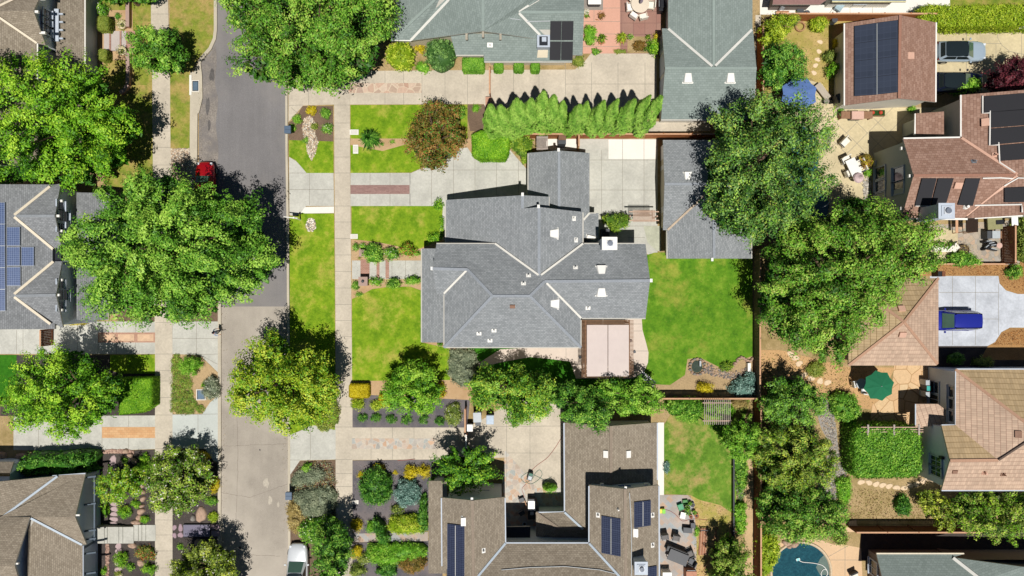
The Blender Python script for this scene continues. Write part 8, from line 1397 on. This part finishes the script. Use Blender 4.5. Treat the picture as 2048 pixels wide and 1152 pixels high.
# ---------------------------------------------------------------- fallen leaves and small debris
def litter(label, poly, n, z, s0, s1, cols, name='leaf_litter'):
    w = np.array([P(x, y, z)[:2] for x, y in poly]); lo_, hi_ = w.min(0), w.max(0); q = pr_.uniform(lo_, hi_, (n * 2, 2)); q = q[inside(q[:, 0], q[:, 1], w)][:n]
    if len(q) == 0: return
    ph = pr_.uniform(0, 6, 4); dens = .5 + .5 * np.sin(q[:, 0] * 1.3 + ph[0]) * np.sin(q[:, 1] * 1.1 + ph[1]); q = q[pr_.random(len(q)) < .35 + .65 * dens]; k = len(q)
    ms = [mat('litter_' + c_[1:], c_, .95, .1) for c_ in cols]
    tag(leafmesh(name, np.column_stack([q, z + .01 + pr_.random(k) * .02]), np.array([0, 0, 1.5]) + unit(k) * .5, pr_.uniform(s0, s1, k), np.full(k, .5), ms, None, mi=pr_.integers(0, len(ms), k).astype(float)), label, 'leaf litter', kind='stuff')
br_ = ['#6b5232', '#8a6f46', '#4e3d28', '#c2a878', '#7a7a3a']
litter('brown leaf litter under the east garden trees', [(1514, 700), (1700, 735), (1690, 1060), (1514, 1060)], 5200, .125, .03, .09, br_)
litter('dry twigs and leaves on the open soil below the vine square', [(1690, 975), (1860, 985), (1860, 1045), (1690, 1040)], 2600, .12, .02, .08, br_)
litter('leaf litter on the orange soil around the green umbrella', [(1560, 700), (1770, 738), (1740, 830), (1600, 800)], 1300, .125, .02, .06, br_)
litter('scattered leaves on the dry turf west of the solar garage', [(1524, 70), (1690, 60), (1690, 200), (1600, 160), (1524, 190)], 1500, .12, .02, .06, ['#8a8440', '#6b5232', '#a89456', '#d0bd84'])
litter('bits of straw and leaf on the dirt yard', [(1388, 1000), (1475, 1020), (1470, 1152), (1388, 1152)], 1700, .125, .02, .07, ['#8f8f40', '#7b6238', '#d4bd8a', '#6e7a34'])
litter('bark chips over the orange bed north of the pale driveway', [(1870, 524), (2048, 524), (2048, 585), (2010, 578), (1998, 550), (1870, 550)], 2600, .122, .02, .06, ['#7a4c28', '#c08850', '#94602f', '#5c3c24'], 'bark_chips')
litter('bark chips over the orange bed south of the pale driveway', [(2005, 665), (2048, 658), (2048, 690), (1985, 690)], 900, .122, .02, .06, ['#7a4c28', '#c08850', '#94602f', '#5c3c24'], 'bark_chips')
litter('pale chips in the mulch of the boulder garden', [(197, 904), (309, 902), (309, 1150), (200, 1150)], 1500, .122, .015, .045, ['#6e6660', '#8a8078', '#2c2826'], 'mulch_chips')
litter('pale chips in the mulch of the west verge', [(346, 900), (436, 930), (437, 1150), (346, 1150)], 900, .122, .015, .045, ['#6e6660', '#8a8078', '#2c2826'], 'mulch_chips')
litter('chips in the slate mulch beds', [(706, 922), (855, 922), (855, 1060), (706, 1060)], 1500, .122, .015, .045, ['#8a868c', '#4a464a', '#a39a90'], 'mulch_chips')
litter('fallen leaves along the parking bay gutter', [(397, 170), (404, 170), (404, 330), (396, 330)], 160, .15, .015, .035, br_)
litter('fallen leaves on the west kerb strip of the road', [(443, 620), (456, 620), (452, 1150), (443, 1150)], 260, .012, .015, .035, br_)
litter('fallen leaves along the east kerb of the road', [(562, 650), (577, 650), (578, 1080), (566, 1080)], 300, .012, .015, .04, br_)
litter('a few dry leaves on the long verge lawn', [(580, 440), (668, 430), (670, 640), (580, 640)], 160, .145, .015, .035, ['#a08a50', '#7a6a38'])
litter('few dry leaves on the large back lawn', [(1300, 520), (1500, 515), (1500, 700), (1300, 740)], 300, .147, .015, .035, ['#a08a50', '#7a6a38', '#c8c070'])
litter('dead leaves on the bed along the rose garden', [(705, 480), (840, 480), (840, 600), (705, 600)], 420, .125, .015, .035, br_)
b = MB()   # oil drips and pale scuffs on the road
for (x, y, rx, ry) in [(532, 965, 5, 11), (540, 1000, 4, 9), (488, 1060, 3, 4), (505, 820, 3, 6), (556, 1010, 3, 5)]: b.prism([P(a, e, .01)[:2] for a, e in smooth(circle_px(x, y, rx, ry, 12, .3), 2)], .005, .0075)
tag(b.build('road_scuff', mat('road_scuff', '#b3aa9b', .9, .15, 9, .2, 1)), kind='structure')
b = MB()
for (x, y, rx, ry) in [(480, 1095, 2, 3), (415, 210, 4, 16), (418, 250, 3, 9), (424, 150, 5, 12), (500, 700, 1.5, 3), (520, 900, 1.5, 2)]: b.prism([P(a, e, .01)[:2] for a, e in smooth(circle_px(x, y, rx, ry, 10, .35), 2)], .008, .0105)
tag(b.build('road_stain', mat('road_stain', '#625e5c', .85, .2, 7, .3, 1)), kind='structure')
